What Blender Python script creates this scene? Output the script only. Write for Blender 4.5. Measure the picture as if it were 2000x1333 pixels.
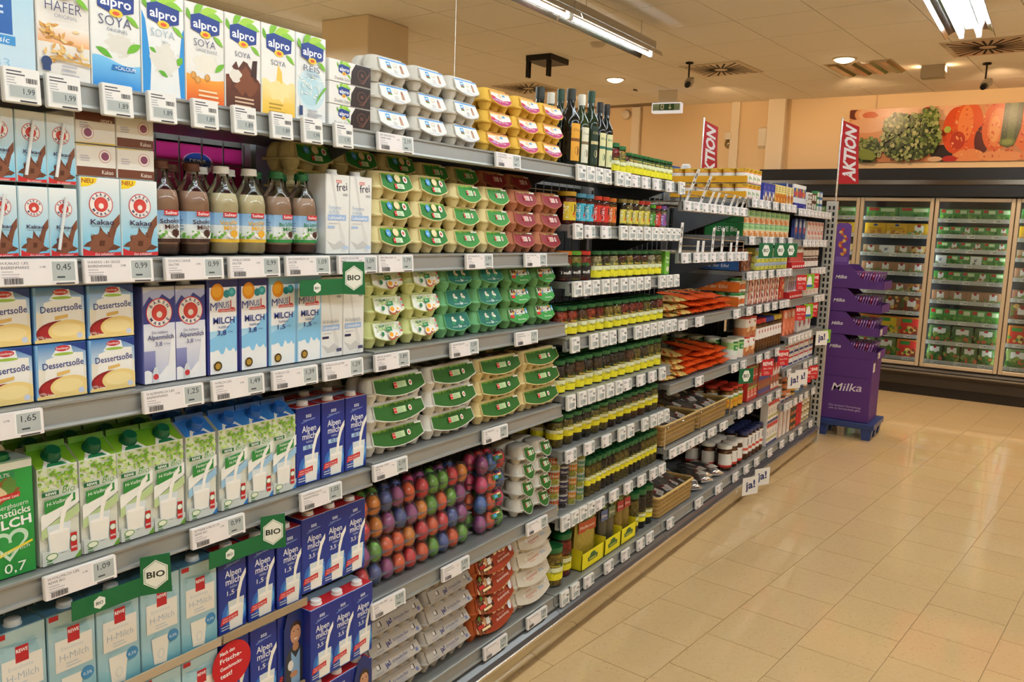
import bpy, bmesh, math, random, re
from mathutils import Vector, Matrix
import numpy as np

# ------------------------------------------------------------------ scene, camera, light
for o in list(bpy.data.objects): bpy.data.objects.remove(o, do_unlink=True)
SC = bpy.context.scene
COL = SC.collection
SC.view_settings.view_transform = 'Standard'
SC.view_settings.look = 'None'
SC.view_settings.gamma = 1.0
SC.view_settings.use_curve_mapping = False
SC.view_settings.exposure = -0.586
R_ = math.radians

def make_camera():
    yaw, pit, rol = R_(57.1028), R_(7.7028), R_(1.9902)
    f = Vector((math.sin(yaw)*math.cos(pit), math.cos(yaw)*math.cos(pit), -math.sin(pit)))
    r = f.cross(Vector((0, 0, 1))).normalized(); u = r.cross(f)
    r2 = r*math.cos(rol) + u*math.sin(rol); u2 = u*math.cos(rol) - r*math.sin(rol)
    M = Matrix(((r2.x, u2.x, -f.x, 0), (r2.y, u2.y, -f.y, -1.449), (r2.z, u2.z, -f.z, 1.55), (0, 0, 0, 1)))
    cam = bpy.data.cameras.new('camera'); cam.sensor_width = 36; cam.lens = 1631.5/2000*36; cam.clip_start = 0.05
    ob = bpy.data.objects.new('camera', cam); COL.objects.link(ob); ob.matrix_world = M
    SC.camera = ob
make_camera()

w = bpy.data.worlds.new('world'); SC.world = w; w.use_nodes = True
w.node_tree.nodes['Background'].inputs[0].default_value = (1.0, 0.9, 0.78, 1)
w.node_tree.nodes['Background'].inputs[1].default_value = 0.05

TUBE_E = 55.0           # fluorescent tube emission
TUBE_C = (0.80, 0.92, 1.0)

# ------------------------------------------------------------------ materials
def lin(h):
    if isinstance(h, tuple): return h
    h = h.lstrip('#'); o = []
    for i in (0, 2, 4):
        c = int(h[i:i+2], 16)/255
        o.append(c/12.92 if c <= 0.04045 else ((c+0.055)/1.055)**2.4)
    return tuple(o)
MATS = {}
def newmat(name):
    m = bpy.data.materials.new(name); m.use_nodes = True
    nt = m.node_tree; b = nt.nodes['Principled BSDF']
    return m, nt, b
def N(nt, t, **kw):
    n = nt.nodes.new(t)
    for k, v in kw.items():
        if k in n.inputs: n.inputs[k].default_value = v
        else: setattr(n, k, v)
    return n
def attr_mat(name, rough=0.4, spec=0.5, bump=0.0, bscale=200, var=0.0, vscale=30, coat=0.0, metal=0.0):
    """colour from the mesh's own face colours, fine grain from noise"""
    if name in MATS: return MATS[name]
    m, nt, b = newmat(name)
    a = N(nt, 'ShaderNodeAttribute', attribute_name='Col')
    b.inputs['Roughness'].default_value = rough; b.inputs['Specular IOR Level'].default_value = spec
    b.inputs['Metallic'].default_value = metal
    if coat: b.inputs['Coat Weight'].default_value = coat; b.inputs['Coat Roughness'].default_value = 0.06
    out = a.outputs['Color']
    tc = N(nt, 'ShaderNodeTexCoord')
    if var:
        nz = N(nt, 'ShaderNodeTexNoise', Scale=vscale, Detail=3.0)
        nt.links.new(tc.outputs['Object'], nz.inputs['Vector'])
        mr = N(nt, 'ShaderNodeMapRange'); mr.inputs['To Min'].default_value = 1-var; mr.inputs['To Max'].default_value = 1+var
        nt.links.new(nz.outputs['Fac'], mr.inputs['Value'])
        mx = N(nt, 'ShaderNodeVectorMath', operation='SCALE')
        nt.links.new(out, mx.inputs[0]); nt.links.new(mr.outputs[0], mx.inputs['Scale']); out = mx.outputs[0]
    nt.links.new(out, b.inputs['Base Color'])
    if bump:
        nz = N(nt, 'ShaderNodeTexNoise', Scale=bscale, Detail=4.0)
        nt.links.new(tc.outputs['Object'], nz.inputs['Vector'])
        bp = N(nt, 'ShaderNodeBump', Strength=bump, Distance=0.002)
        nt.links.new(nz.outputs['Fac'], bp.inputs['Height']); nt.links.new(bp.outputs[0], b.inputs['Normal'])
    MATS[name] = m; return m
PRINT = attr_mat('printed_card', 0.33, 0.45, var=0.03, vscale=40)
PAPER = attr_mat('matt_paper', 0.6, 0.3, var=0.03)
PULP = attr_mat('moulded_pulp', 0.92, 0.12, bump=0.35, bscale=320, var=0.07, vscale=60)
PLASTIC = attr_mat('plastic', 0.3, 0.5, var=0.02)
SHINY = attr_mat('glossy_foil', 0.16, 0.6, bump=0.25, bscale=45, var=0.05)
METAL = attr_mat('painted_metal', 0.38, 0.5, var=0.03, metal=0.35)
CHROME = attr_mat('chrome', 0.22, 0.6, metal=1.0)
EGG = attr_mat('dyed_egg_shell', 0.18, 0.6, var=0.12, vscale=40, coat=0.5)
WICKER = attr_mat('wicker', 0.6, 0.3, bump=0.5, bscale=120, var=0.22, vscale=90)
WALLP = attr_mat('plaster', 0.75, 0.25, bump=0.05, bscale=90, var=0.02, vscale=2)
TILEC = attr_mat('ceiling_fibre', 0.9, 0.15, bump=0.15, bscale=160, var=0.03, vscale=60)

def contents_mat():
    m, nt, b = newmat('jar_contents')
    a = N(nt, 'ShaderNodeAttribute', attribute_name='Col'); tc = N(nt, 'ShaderNodeTexCoord')
    v = N(nt, 'ShaderNodeTexVoronoi', Scale=62.0); nt.links.new(tc.outputs['Object'], v.inputs['Vector'])
    mr = N(nt, 'ShaderNodeMapRange'); mr.inputs['From Max'].default_value = 0.7; mr.inputs['To Min'].default_value = 1.35; mr.inputs['To Max'].default_value = 0.45
    nt.links.new(v.outputs['Distance'], mr.inputs['Value'])
    mx = N(nt, 'ShaderNodeVectorMath', operation='SCALE'); nt.links.new(a.outputs['Color'], mx.inputs[0]); nt.links.new(mr.outputs[0], mx.inputs['Scale'])
    nt.links.new(mx.outputs[0], b.inputs['Base Color'])
    bp = N(nt, 'ShaderNodeBump', Strength=0.9, Distance=0.006, invert=True); nt.links.new(v.outputs['Distance'], bp.inputs['Height']); nt.links.new(bp.outputs[0], b.inputs['Normal'])
    b.inputs['Roughness'].default_value = 0.35
    return m
CONTENTS = contents_mat()
def clear_mat(name, ior=1.45, tint=(1, 1, 1), rough=0.03, frost=0.0):
    m, nt, b = newmat(name); nt.nodes.remove(b)
    out = nt.nodes['Material Output']
    fr = N(nt, 'ShaderNodeFresnel', IOR=ior); tr = N(nt, 'ShaderNodeBsdfTransparent'); tr.inputs[0].default_value = (*tint, 1)
    gl = N(nt, 'ShaderNodeBsdfGlossy', Roughness=rough); mx = N(nt, 'ShaderNodeMixShader')
    nt.links.new(fr.outputs[0], mx.inputs[0]); nt.links.new(tr.outputs[0], mx.inputs[1]); nt.links.new(gl.outputs[0], mx.inputs[2])
    src = mx.outputs[0]
    if frost:
        df = N(nt, 'ShaderNodeBsdfDiffuse'); df.inputs[0].default_value = (0.9, 0.9, 0.9, 1); m2 = N(nt, 'ShaderNodeMixShader', Fac=frost)
        nt.links.new(src, m2.inputs[1]); nt.links.new(df.outputs[0], m2.inputs[2]); src = m2.outputs[0]
    nt.links.new(src, out.inputs[0]); return m
GLASS = clear_mat('jar_glass', 1.45, (0.97, 0.98, 0.96))
CLEAR = clear_mat('clear_plastic', 1.55, (1.0, 1.0, 1.0), 0.07, 0.045)
RIMC = clear_mat('clear_plastic_rim', 1.6, (0.98, 0.98, 0.98), 0.1, 0.08)
PANE = clear_mat('door_glass', 1.42, (0.93, 0.96, 0.94), 0.01)
FILM = clear_mat('wrinkled_film', 1.5, (0.92, 0.9, 0.9), 0.12, 0.07)
def emit_mat(name, col, s):
    m, nt, b = newmat(name); b.inputs['Base Color'].default_value = (*col, 1)
    b.inputs['Emission Color'].default_value = (*col, 1); b.inputs['Emission Strength'].default_value = s
    return m
TUBE = emit_mat('lit_fluorescent_tube', TUBE_C, TUBE_E)
WARMLAMP = emit_mat('warm_lamp_glow', (1.0, 0.78, 0.5), 22.0)
FLOOD = emit_mat('floodlight_glow', (1.0, 0.62, 0.32), 60.0)
EXITLIT = emit_mat('exit_sign_glow', (0.85, 0.9, 1.0), 0.7)
COOLTUBE = emit_mat('freezer_led', (0.85, 0.95, 1.0), 26.0)

def floor_mat():
    m, nt, b = newmat('polished_stone_tile')
    tc = N(nt, 'ShaderNodeTexCoord'); oi = N(nt, 'ShaderNodeObjectInfo')
    add = N(nt, 'ShaderNodeVectorMath', operation='ADD'); sc = N(nt, 'ShaderNodeVectorMath', operation='SCALE', Scale=37.0)
    cmb = N(nt, 'ShaderNodeCombineXYZ'); nt.links.new(oi.outputs['Random'], cmb.inputs[0]); nt.links.new(oi.outputs['Random'], cmb.inputs[1])
    nt.links.new(cmb.outputs[0], sc.inputs[0]); nt.links.new(tc.outputs['Object'], add.inputs[0]); nt.links.new(sc.outputs[0], add.inputs[1])
    v = N(nt, 'ShaderNodeTexVoronoi', Scale=130.0); nt.links.new(add.outputs[0], v.inputs['Vector'])
    n = N(nt, 'ShaderNodeTexNoise', Scale=60.0, Detail=5.0); nt.links.new(add.outputs[0], n.inputs['Vector'])
    r1 = N(nt, 'ShaderNodeValToRGB'); r1.color_ramp.elements[0].color = (*lin('cfae7c'), 1); r1.color_ramp.elements[1].color = (*lin('dabc8e'), 1)
    nt.links.new(n.outputs['Fac'], r1.inputs[0])
    r2 = N(nt, 'ShaderNodeValToRGB'); r2.color_ramp.elements[0].position = 0.80; r2.color_ramp.elements[0].color = (0, 0, 0, 1); r2.color_ramp.elements[1].position = 0.86
    nt.links.new(v.outputs['Color'], r2.inputs[0])
    dst = N(nt, 'ShaderNodeMath', operation='LESS_THAN'); dst.inputs[1].default_value = 0.33; nt.links.new(v.outputs['Distance'], dst.inputs[0])
    mul = N(nt, 'ShaderNodeMath', operation='MULTIPLY'); nt.links.new(r2.outputs[0], mul.inputs[0]); nt.links.new(dst.outputs[0], mul.inputs[1])
    mul2 = N(nt, 'ShaderNodeMath', operation='MULTIPLY'); mul2.inputs[1].default_value = 0.55; nt.links.new(mul.outputs[0], mul2.inputs[0])
    mx = N(nt, 'ShaderNodeMix', data_type='RGBA'); nt.links.new(mul2.outputs[0], mx.inputs[0]); nt.links.new(r1.outputs[0], mx.inputs[6]); mx.inputs[7].default_value = (*lin('a0662c'), 1)
    vr = N(nt, 'ShaderNodeMapRange'); vr.inputs['To Min'].default_value = 0.975; vr.inputs['To Max'].default_value = 1.01; nt.links.new(oi.outputs['Random'], vr.inputs['Value'])
    vs = N(nt, 'ShaderNodeVectorMath', operation='SCALE'); nt.links.new(mx.outputs[2], vs.inputs[0]); nt.links.new(vr.outputs[0], vs.inputs['Scale'])
    nt.links.new(vs.outputs[0], b.inputs['Base Color'])
    b.inputs['Roughness'].default_value = 0.055; b.inputs['Specular IOR Level'].default_value = 0.5
    n2 = N(nt, 'ShaderNodeTexNoise', Scale=3.5, Detail=2.0); nt.links.new(add.outputs[0], n2.inputs['Vector'])
    bp = N(nt, 'ShaderNodeBump', Strength=0.015, Distance=0.004); nt.links.new(n2.outputs['Fac'], bp.inputs['Height']); nt.links.new(bp.outputs[0], b.inputs['Normal'])
    return m
FLOORM = floor_mat()

# ------------------------------------------------------------------ mesh builder
RND = random.Random(11)
TEXTS = {}
def text_geo(s, bold=0.0):
    k = (s, bold)
    if k not in TEXTS:
        c = bpy.data.curves.new('lettering', 'FONT'); c.body = s; c.size = 1.0; c.resolution_u = 2; c.offset = bold; c.fill_mode = 'FRONT'
        o = bpy.data.objects.new('lettering', c); me = bpy.data.meshes.new_from_object(o)
        vs = [(v.co.x, v.co.y) for v in me.vertices]; fs = [tuple(p.vertices) for p in me.polygons]
        bpy.data.meshes.remove(me); bpy.data.objects.remove(o); bpy.data.curves.remove(c)
        if vs:
            xs = [v[0] for v in vs]; x0 = min(xs); x1 = max(xs)
        else: x0 = x1 = 0
        TEXTS[k] = ([((x-x0), y) for x, y in vs], fs, x1-x0)
    return TEXTS[k]

class MB:
    def __init__(s): s.v = []; s.f = []; s.c = []; s.L = 0
    def poly(s, pts, col):
        b = len(s.v); s.v += [tuple(p) for p in pts]; s.f.append(tuple(range(b, b+len(pts)))); s.c.append(col)
    def box(s, x0, x1, y0, y1, z0, z1, col, ch=0.0):
        col = lin(col)
        if not ch:
            p = [(x0,y0,z0),(x1,y0,z0),(x1,y1,z0),(x0,y1,z0),(x0,y0,z1),(x1,y0,z1),(x1,y1,z1),(x0,y1,z1)]
            b = len(s.v); s.v += p
            for f in ((3,2,1,0),(4,5,6,7),(0,1,5,4),(1,2,6,5),(2,3,7,6),(3,0,4,7)): s.f.append(tuple(b+i for i in f)); s.c.append(col)
        else:
            idx = {}; b = len(s.v)
            X, Y, Z = (x0, x1), (y0, y1), (z0, z1)
            for i in (0,1):
                for j in (0,1):
                    for k in (0,1):
                        sx, sy, sz = (ch if i == 0 else -ch), (ch if j == 0 else -ch), (ch if k == 0 else -ch)
                        for a in range(3):
                            p = [X[i]+(sx if a != 0 else 0), Y[j]+(sy if a != 1 else 0), Z[k]+(sz if a != 2 else 0)]
                            idx[(i,j,k,a)] = len(s.v); s.v.append(tuple(p))
            def F(*q): s.f.append(tuple(q)); s.c.append(col)
            I = idx
            for i in (0,1):
                q = [I[(i,0,0,0)], I[(i,1,0,0)], I[(i,1,1,0)], I[(i,0,1,0)]]; F(*(q if i else q[::-1]))
                q = [I[(0,i,0,1)], I[(0,i,1,1)], I[(1,i,1,1)], I[(1,i,0,1)]]; F(*(q if i else q[::-1]))
                q = [I[(0,0,i,2)], I[(1,0,i,2)], I[(1,1,i,2)], I[(0,1,i,2)]]; F(*(q if i else q[::-1]))
            for i in (0,1):
                for j in (0,1):
                    q = [I[(i,j,0,0)], I[(i,j,1,0)], I[(i,j,1,1)], I[(i,j,0,1)]]; F(*(q if i != j else q[::-1]))
                    q = [I[(i,0,j,0)], I[(i,1,j,0)], I[(i,1,j,2)], I[(i,0,j,2)]]; F(*(q if i == j else q[::-1]))
                    q = [I[(0,i,j,1)], I[(1,i,j,1)], I[(1,i,j,2)], I[(0,i,j,2)]]; F(*(q if i != j else q[::-1]))
            for i in (0,1):
                for j in (0,1):
                    for k in (0,1):
                        q = [I[(i,j,k,0)], I[(i,j,k,1)], I[(i,j,k,2)]]; F(*(q if (i+j+k) % 2 == 1 else q[::-1]))
        return s
    def prism(s, poly, x0, x1, col, axis='x'):
        """extrude a closed 2-D outline (y,z) along x, or (x,z) along y, or (x,y) along z"""
        col = lin(col); n = len(poly); b = len(s.v)
        def P(p, t): return (t, p[0], p[1]) if axis == 'x' else ((p[0], t, p[1]) if axis == 'y' else (p[0], p[1], t))
        s.v += [P(p, x0) for p in poly] + [P(p, x1) for p in poly]
        for i in range(n):
            j = (i+1) % n; s.f.append((b+i, b+j, b+n+j, b+n+i)); s.c.append(col)
        s.f.append(tuple(b+i for i in range(n))[::-1]); s.c.append(col)
        s.f.append(tuple(b+n+i for i in range(n))); s.c.append(col)
        return s
    def lathe(s, prof, col, seg=16, cx=0, cy=0, cz=0, cols=None, ax='z', sy=1.0):
        """prof: list of (r,z); closed at the ends where r = 0"""
        col = lin(col) if col is not None else None; rings = []
        for r, z in prof:
            if r <= 1e-6:
                rings.append([len(s.v)]); s.v.append((cx, cy, cz+z) if ax == 'z' else ((cx+z, cy, cz) if ax == 'x' else (cx, cy+z, cz)))
            else:
                ring = []
                for i in range(seg):
                    a = 2*math.pi*i/seg; ring.append(len(s.v)); p, q = r*math.cos(a), r*math.sin(a)*sy
                    s.v.append((cx+p, cy+q, cz+z) if ax == 'z' else ((cx+z, cy+p, cz+q) if ax == 'x' else (cx+q, cy+z, cz+p)))
                rings.append(ring)
        for k in range(len(rings)-1):
            a, b = rings[k], rings[k+1]; c = lin(cols[k]) if cols else col
            for i in range(seg):
                j = (i+1) % seg
                if len(a) == 1 and len(b) == 1: continue
                if len(a) == 1: s.f.append((a[0], b[j], b[i]))
                elif len(b) == 1: s.f.append((a[i], a[j], b[0]))
                else: s.f.append((a[i], a[j], b[j], b[i]))
                s.c.append(c)
        return s
    def tube(s, path, r, col, seg=6):
        col = lin(col); path = [Vector(p) for p in path]; rings = []
        for i, p in enumerate(path):
            d = (path[min(i+1, len(path)-1)] - path[max(i-1, 0)]).normalized()
            a = d.orthogonal().normalized() if i == 0 else (A - d*A.dot(d)).normalized()
            A = a; b = d.cross(a); rings.append(len(s.v))
            for k in range(seg):
                t = 2*math.pi*k/seg; s.v.append(tuple(p + a*math.cos(t)*r + b*math.sin(t)*r))
        for i in range(len(path)-1):
            for k in range(seg):
                j = (k+1) % seg; s.f.append((rings[i]+k, rings[i]+j, rings[i+1]+j, rings[i+1]+k)); s.c.append(col)
        s.f.append(tuple(rings[0]+k for k in range(seg))[::-1]); s.c.append(col)
        s.f.append(tuple(rings[-1]+k for k in range(seg))); s.c.append(col)
        return s
    def loft(s, rings, col, cap0=True, cap1=True):
        col = lin(col); n = len(rings[0]); b = len(s.v)
        for r in rings: s.v += [tuple(p) for p in r]
        for k in range(len(rings)-1):
            for i in range(n):
                j = (i+1) % n; s.f.append((b+k*n+i, b+k*n+j, b+(k+1)*n+j, b+(k+1)*n+i)); s.c.append(col)
        if cap0: s.f.append(tuple(b+i for i in range(n))[::-1]); s.c.append(col)
        if cap1: s.f.append(tuple(b+(len(rings)-1)*n+i for i in range(n))); s.c.append(col)
        return s
    def mesh(s, name, mat, smooth=None):
        me = bpy.data.meshes.new(name); me.from_pydata(s.v, [], s.f)
        at = me.color_attributes.new('Col', 'FLOAT_COLOR', 'CORNER')
        buf = []
        for f, c in zip(s.f, s.c):
            if isinstance(c, list):
                for q in c: buf += [*q, 1.0]
            else: buf += [*c, 1.0]*len(f)
        at.data.foreach_set('color', buf)
        me.materials.append(mat)
        if smooth is not None:
            me.polygons.foreach_set('use_smooth', [True]*len(me.polygons)); me.set_sharp_from_angle(angle=R_(smooth))
        me.update(); return me

class Pr:
    """flat print on a face: (u,v) in metres from the lower left corner; each layer lies a hair above the last"""
    def __init__(s, o=(0,0,0), U=(1,0,0), V=(0,0,1), cyl=None, clip=None):
        s.mb = MB(); s.o = Vector(o); s.U = Vector(U); s.V = Vector(V); s.Nn = s.U.cross(s.V).normalized(); s.cyl = cyl; s.L = 1; s.clip = clip
    def p(s, u, v):
        e = s.L*0.00007
        if s.clip:
            u = min(max(u, s.clip[0]), s.clip[2]); v = min(max(v, s.clip[1]), s.clip[3])
        if s.cyl:
            r = s.cyl + e; a = u/s.cyl; return (r*math.sin(a)+s.o.x, -r*math.cos(a)+s.o.y, v+s.o.z)
        return tuple(s.o + s.U*u + s.V*v + s.Nn*e)
    def poly(s, pts, col, cols=None):
        if s.clip and (all(p[0] <= s.clip[0] for p in pts) or all(p[0] >= s.clip[2] for p in pts) or all(p[1] <= s.clip[1] for p in pts) or all(p[1] >= s.clip[3] for p in pts)): return s
        q = [s.p(*p) for p in pts]
        s.mb.poly(q, [lin(c) for c in cols] if cols else lin(col)); s.L += 1; return s
    def rect(s, u0, v0, u1, v1, col, top=None):
        n = 10 if s.cyl else 1; c0 = lin(col); c1 = lin(top) if top else None
        for i in range(n):
            a = u0+(u1-u0)*i/n; b = u0+(u1-u0)*(i+1)/n
            s.mb.poly([s.p(a,v0), s.p(b,v0), s.p(b,v1), s.p(a,v1)], [c0,c0,c1,c1] if top else c0)
        s.L += 1; return s
    def ell(s, cu, cv, ru, rv, col, n=20, a0=0, a1=360):
        pts = [(cu+ru*math.cos(R_(a0+(a1-a0)*i/n)), cv+rv*math.sin(R_(a0+(a1-a0)*i/n))) for i in range(n if a1-a0 == 360 else n+1)]
        return s.poly(pts, col)
    def text(s, t, u, v, h, col, w=None, al='c', bold=0.0, shear=0.0, rot=0, maxw=None):
        vs, fs, W = text_geo(t, bold)
        if not vs: return s
        k = h/0.70; kx = k
        if w: kx = w/W
        if maxw and W*kx > maxw: kx = maxw/W
        off = {'c': -W*kx/2, 'l': 0, 'r': -W*kx}[al]; ca, sa = math.cos(R_(rot)), math.sin(R_(rot)); c = lin(col); b = len(s.mb.v)
        for x, y in vs:
            X = x*kx+off+shear*y*k; Y = y*k
            s.mb.v.append(s.p(u+X*ca-Y*sa, v+X*sa+Y*ca))
        for f in fs: s.mb.f.append(tuple(b+i for i in f)); s.mb.c.append(c)
        s.L += 1; return s
    def blob(s, cu, cv, r, col, seed=0, n=22, amp=0.3, sy=1.0):
        g = random.Random(seed)
        pts = [(cu+r*(1+amp*(g.random()*2-1))*math.cos(2*math.pi*i/n), cv+sy*r*(1+amp*(g.random()*2-1))*math.sin(2*math.pi*i/n)) for i in range(n)]
        return s.poly(pts, col)
    def wave(s, u0, u1, vb, vt, amp, col, k=1.0, ph=0, n=14, tilt=0.0, top=None):
        pts = [(u0, vb), (u1, vb)] + [(u1-(u1-u0)*i/n, vt+amp*math.sin(ph+k*2*math.pi*(1-i/n))+tilt*(1-i/n)) for i in range(n+1)]
        cols = None
        if top: cols = [col, col]+[top]*(n+1)
        return s.poly(pts, col, cols)
    def leaf(s, u, v, l, wd, rot, col):
        pts = []
        for i in range(9):
            t = i/8; pts.append((t*l, wd*math.sin(math.pi*t)*(1-0.3*t)))
        for i in range(1, 8):
            t = 1-i/8; pts.append((t*l, -wd*0.55*math.sin(math.pi*t)))
        c, q = math.cos(R_(rot)), math.sin(R_(rot))
        return s.poly([(u+x*c-y*q, v+x*q+y*c) for x, y in pts], col)
    def barcode(s, u, v, w, h, seed=1, col='26262a'):
        g = random.Random(seed); x = u
        while x < u+w:
            a = g.choice((.0006, .0011, .0016)); s.mb.poly([s.p(x,v), s.p(min(x+a,u+w),v), s.p(min(x+a,u+w),v+h), s.p(x,v+h)], lin(col)); x += a+g.choice((.0006, .001))
        s.L += 1; return s
    def lines(s, u, v, w, n, lh, col='9a9a9a', seed=3):
        g = random.Random(seed)
        for i in range(n):
            ww = w*(0.55+0.45*g.random()); y = v-i*lh
            s.mb.poly([s.p(u,y), s.p(u+ww,y), s.p(u+ww,y+lh*.42), s.p(u,y+lh*.42)], lin(col))
        s.L += 1; return s
    def mesh(s, name, mat=None): return s.mb.mesh(name, mat or PRINT)

# ------------------------------------------------------------------ objects
def obj(name, me, parent=None, loc=None, rot=None, label=None):
    o = bpy.data.objects.new(name, me); COL.objects.link(o)
    if parent is not None: o.parent = parent
    if loc is not None: o.location = loc
    if rot is not None: o.rotation_euler = rot
    if label: o['label'] = label
    return o
def tag(o, label, cat, group=None):
    o['label'] = label; o['category'] = cat
    if group: o['group'] = group
    return o
def struct(o): o['kind'] = 'structure'; return o
ORD = ('first','second','third','fourth','fifth','sixth','seventh','eighth','ninth','tenth','eleventh','twelfth','thirteenth','fourteenth','fifteenth','sixteenth')
def nth(i, n, a, b=None):
    if i == 0: return 'next to the '+a
    if b and i == n-1: return 'next to the '+b
    return '%s from the %s' % (ORD[i], a)
def fit(*parts):
    s = ''
    for p in parts:
        if p and len(re.findall(r'\w+', s+' '+p)) <= 16: s = (s+', '+p) if s else p
    return s
class Kit:
    """one kind of thing: parts (name, mesh, index of parent part or None, label)"""
    def __init__(s, name, cat, parts): s.name = name; s.cat = cat; s.parts = parts
def place(kit, loc, label, group=None, rz=0.0, rot=None, scale=None):
    if len(kit.parts) == 1:
        r = obj(kit.name, kit.parts[0][1], None, loc, rot or (0, 0, rz))
    else:
        r = obj(kit.name, None, None, loc, rot or (0, 0, rz)); r.empty_display_size = 0.03; made = []
        for pt in kit.parts:
            nm, me, par = pt[:3]
            o = obj(nm, me, made[par] if par is not None else r); made.append(o)
            if len(pt) > 3 and pt[3]: o['label'] = pt[3]
            if len(pt) > 4: o.location = pt[4]
    if scale: r.scale = scale
    tag(r, label, kit.cat, group); return r
# ------------------------------------------------------------------ room shell
CEIL = 3.07
def tile_field(parent, name, origin, ang, dx, dy, i0, i1, j0, j1, z0, z1, gap, mat, col, keep, stagger=0.0, limit=300, sm=None):
    ca, sa = math.cos(ang), math.sin(ang)
    m = MB(); m.box(gap/2, dx-gap/2, gap/2, dy-gap/2, 0, z1-z0, col); me = m.mesh(name, mat)
    rest = MB(); cand = []
    for j in range(j0, j1):
        for i in range(i0, i1):
            u = (i + (stagger if j % 2 else 0))*dx; v = j*dy
            x, y = origin[0]+u*ca-v*sa, origin[1]+u*sa+v*ca
            cx, cy = x+(dx*ca-dy*sa)/2, y+(dx*sa+dy*ca)/2
            if not (ROOM[0] < cx < ROOM[1] and ROOM[2] < cy < ROOM[3]): continue
            cand.append((keep(cx, cy), x, y))
    cand.sort(key=lambda q: q[0])
    for n, (k, x, y) in enumerate(cand):
        if n < limit and k < 1e5: obj(name, me, parent, (x, y, z0), (0, 0, ang))
        else:
            b = len(rest.v)
            for vx, vy, vz in m.v: rest.v.append((x+vx*ca-vy*sa, y+vx*sa+vy*ca, z0+vz))
            for f, c in zip(m.f, m.c): rest.f.append(tuple(b+q for q in f)); rest.c.append(c)
    if rest.v:
        o = obj(name+'s_beyond', rest.mesh(name+'s_beyond', mat), parent); o['kind'] = 'stuff'
ROOM = (-3.0, 9.66, -4.2, 7.0)
m = MB(); m.box(ROOM[0], ROOM[1], ROOM[2], ROOM[3], -0.12, -0.003, 'b39a6c'); FL = struct(obj('floor', m.mesh('floor', PAPER)))
def vis_floor(x, y):
    if y > 0.12 or x < 0.5: return 1e6
    d = math.hypot(x, y+1.449); return d + (6 if y < -2.4 else 0)
tile_field(FL, 'floor_tile', (2.888, -0.424), R_(-6.0), 0.305, 0.297, -22, 26, -14, 24, -0.003, 0.0, 0.003, FLOORM, 'd9bd8d', vis_floor, 0.5)
m = MB(); m.box(ROOM[0], ROOM[1], ROOM[2], ROOM[3], CEIL+0.012, CEIL+0.1, '8c7c66'); CE = struct(obj('ceiling', m.mesh('ceiling', PAPER)))
def vis_ceil(x, y):
    if x < 0.5: return 1e6
    return math.hypot(x, y+1.449)
tile_field(CE, 'ceiling_tile', (6.61, 0.042), R_(-4.8), 0.625, 0.575, -17, 7, -9, 14, CEIL, CEIL+0.012, 0.007, TILEC, 'f0e8d8', vis_ceil)
PEACH = 'ecd0a6'
def wall(name, *b):
    m = MB(); m.box(*b, PEACH); return struct(obj(name, m.mesh(name, WALLP)))
WB = wall('wall_back', 9.66, 9.8, -4.2, 7.0, 0, CEIL+0.1)
wall('wall_left', -3.0, 9.66, 7.0, 7.12, 0, CEIL+0.1)
wall('wall_right', -3.0, 9.66, -4.32, -4.2, 0, CEIL+0.1)
wall('wall_front', -3.12, -3.0, -4.2, 7.0, 0, CEIL+0.1)
for i, (y0, y1, d) in enumerate(((3.02, 3.13, 0.05), (1.78, 1.88, 0.04), (1.25, 1.44, 0.10))):
    m = MB(); m.box(9.66-d, 9.66, y0, y1, 0, CEIL, 'efe0c6', ch=0.004); struct(obj('trim_%d' % (i+1), m.mesh('trim', WALLP)))
m = MB(); m.box(4.74, 5.2, 2.97, 3.45, 0, CEIL, 'ecd6b4', ch=0.006); struct(obj('pillar', m.mesh('pillar', WALLP)))

# ------------------------------------------------------------------ shelving
GREY = '979895'; DGREY = '54565a'; BOARD = '868684'
RAILP = [(0.006,0.0),(-0.003,0.0),(-0.007,-0.002),(-0.007,-0.006),(-0.003,-0.008),(-0.006,-0.038),(-0.011,-0.039),(-0.013,-0.044),(-0.008,-0.048),(0.006,-0.048)]
BAYS = [(0.58,1.58),(1.58,2.58),(2.58,3.58),(3.58,4.56),(4.56,5.54),(5.54,6.5)]
SHELVES = [[1.775,1.472,1.22,0.918],[1.775,1.472,1.224,0.93,0.55],[1.775,1.57,1.366,1.165,0.955,0.75,0.50],
           [1.70,1.465,1.156,0.856,0.55],[1.755,1.55,1.355,1.155,0.855,0.57],[1.74,1.54,1.345,1.145,0.90,0.68,0.45]]
BAYLAB = ['grey shelving bay stocked with milk cartons','grey shelving bay stocked with egg boxes','grey shelving bay stocked with olive and pickle jars',
          'grey shelving bay with snack bags and wicker baskets','grey shelving bay with stacked cans and sausage jars','grey shelving bay ending at the slotted post, with small packs']
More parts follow.
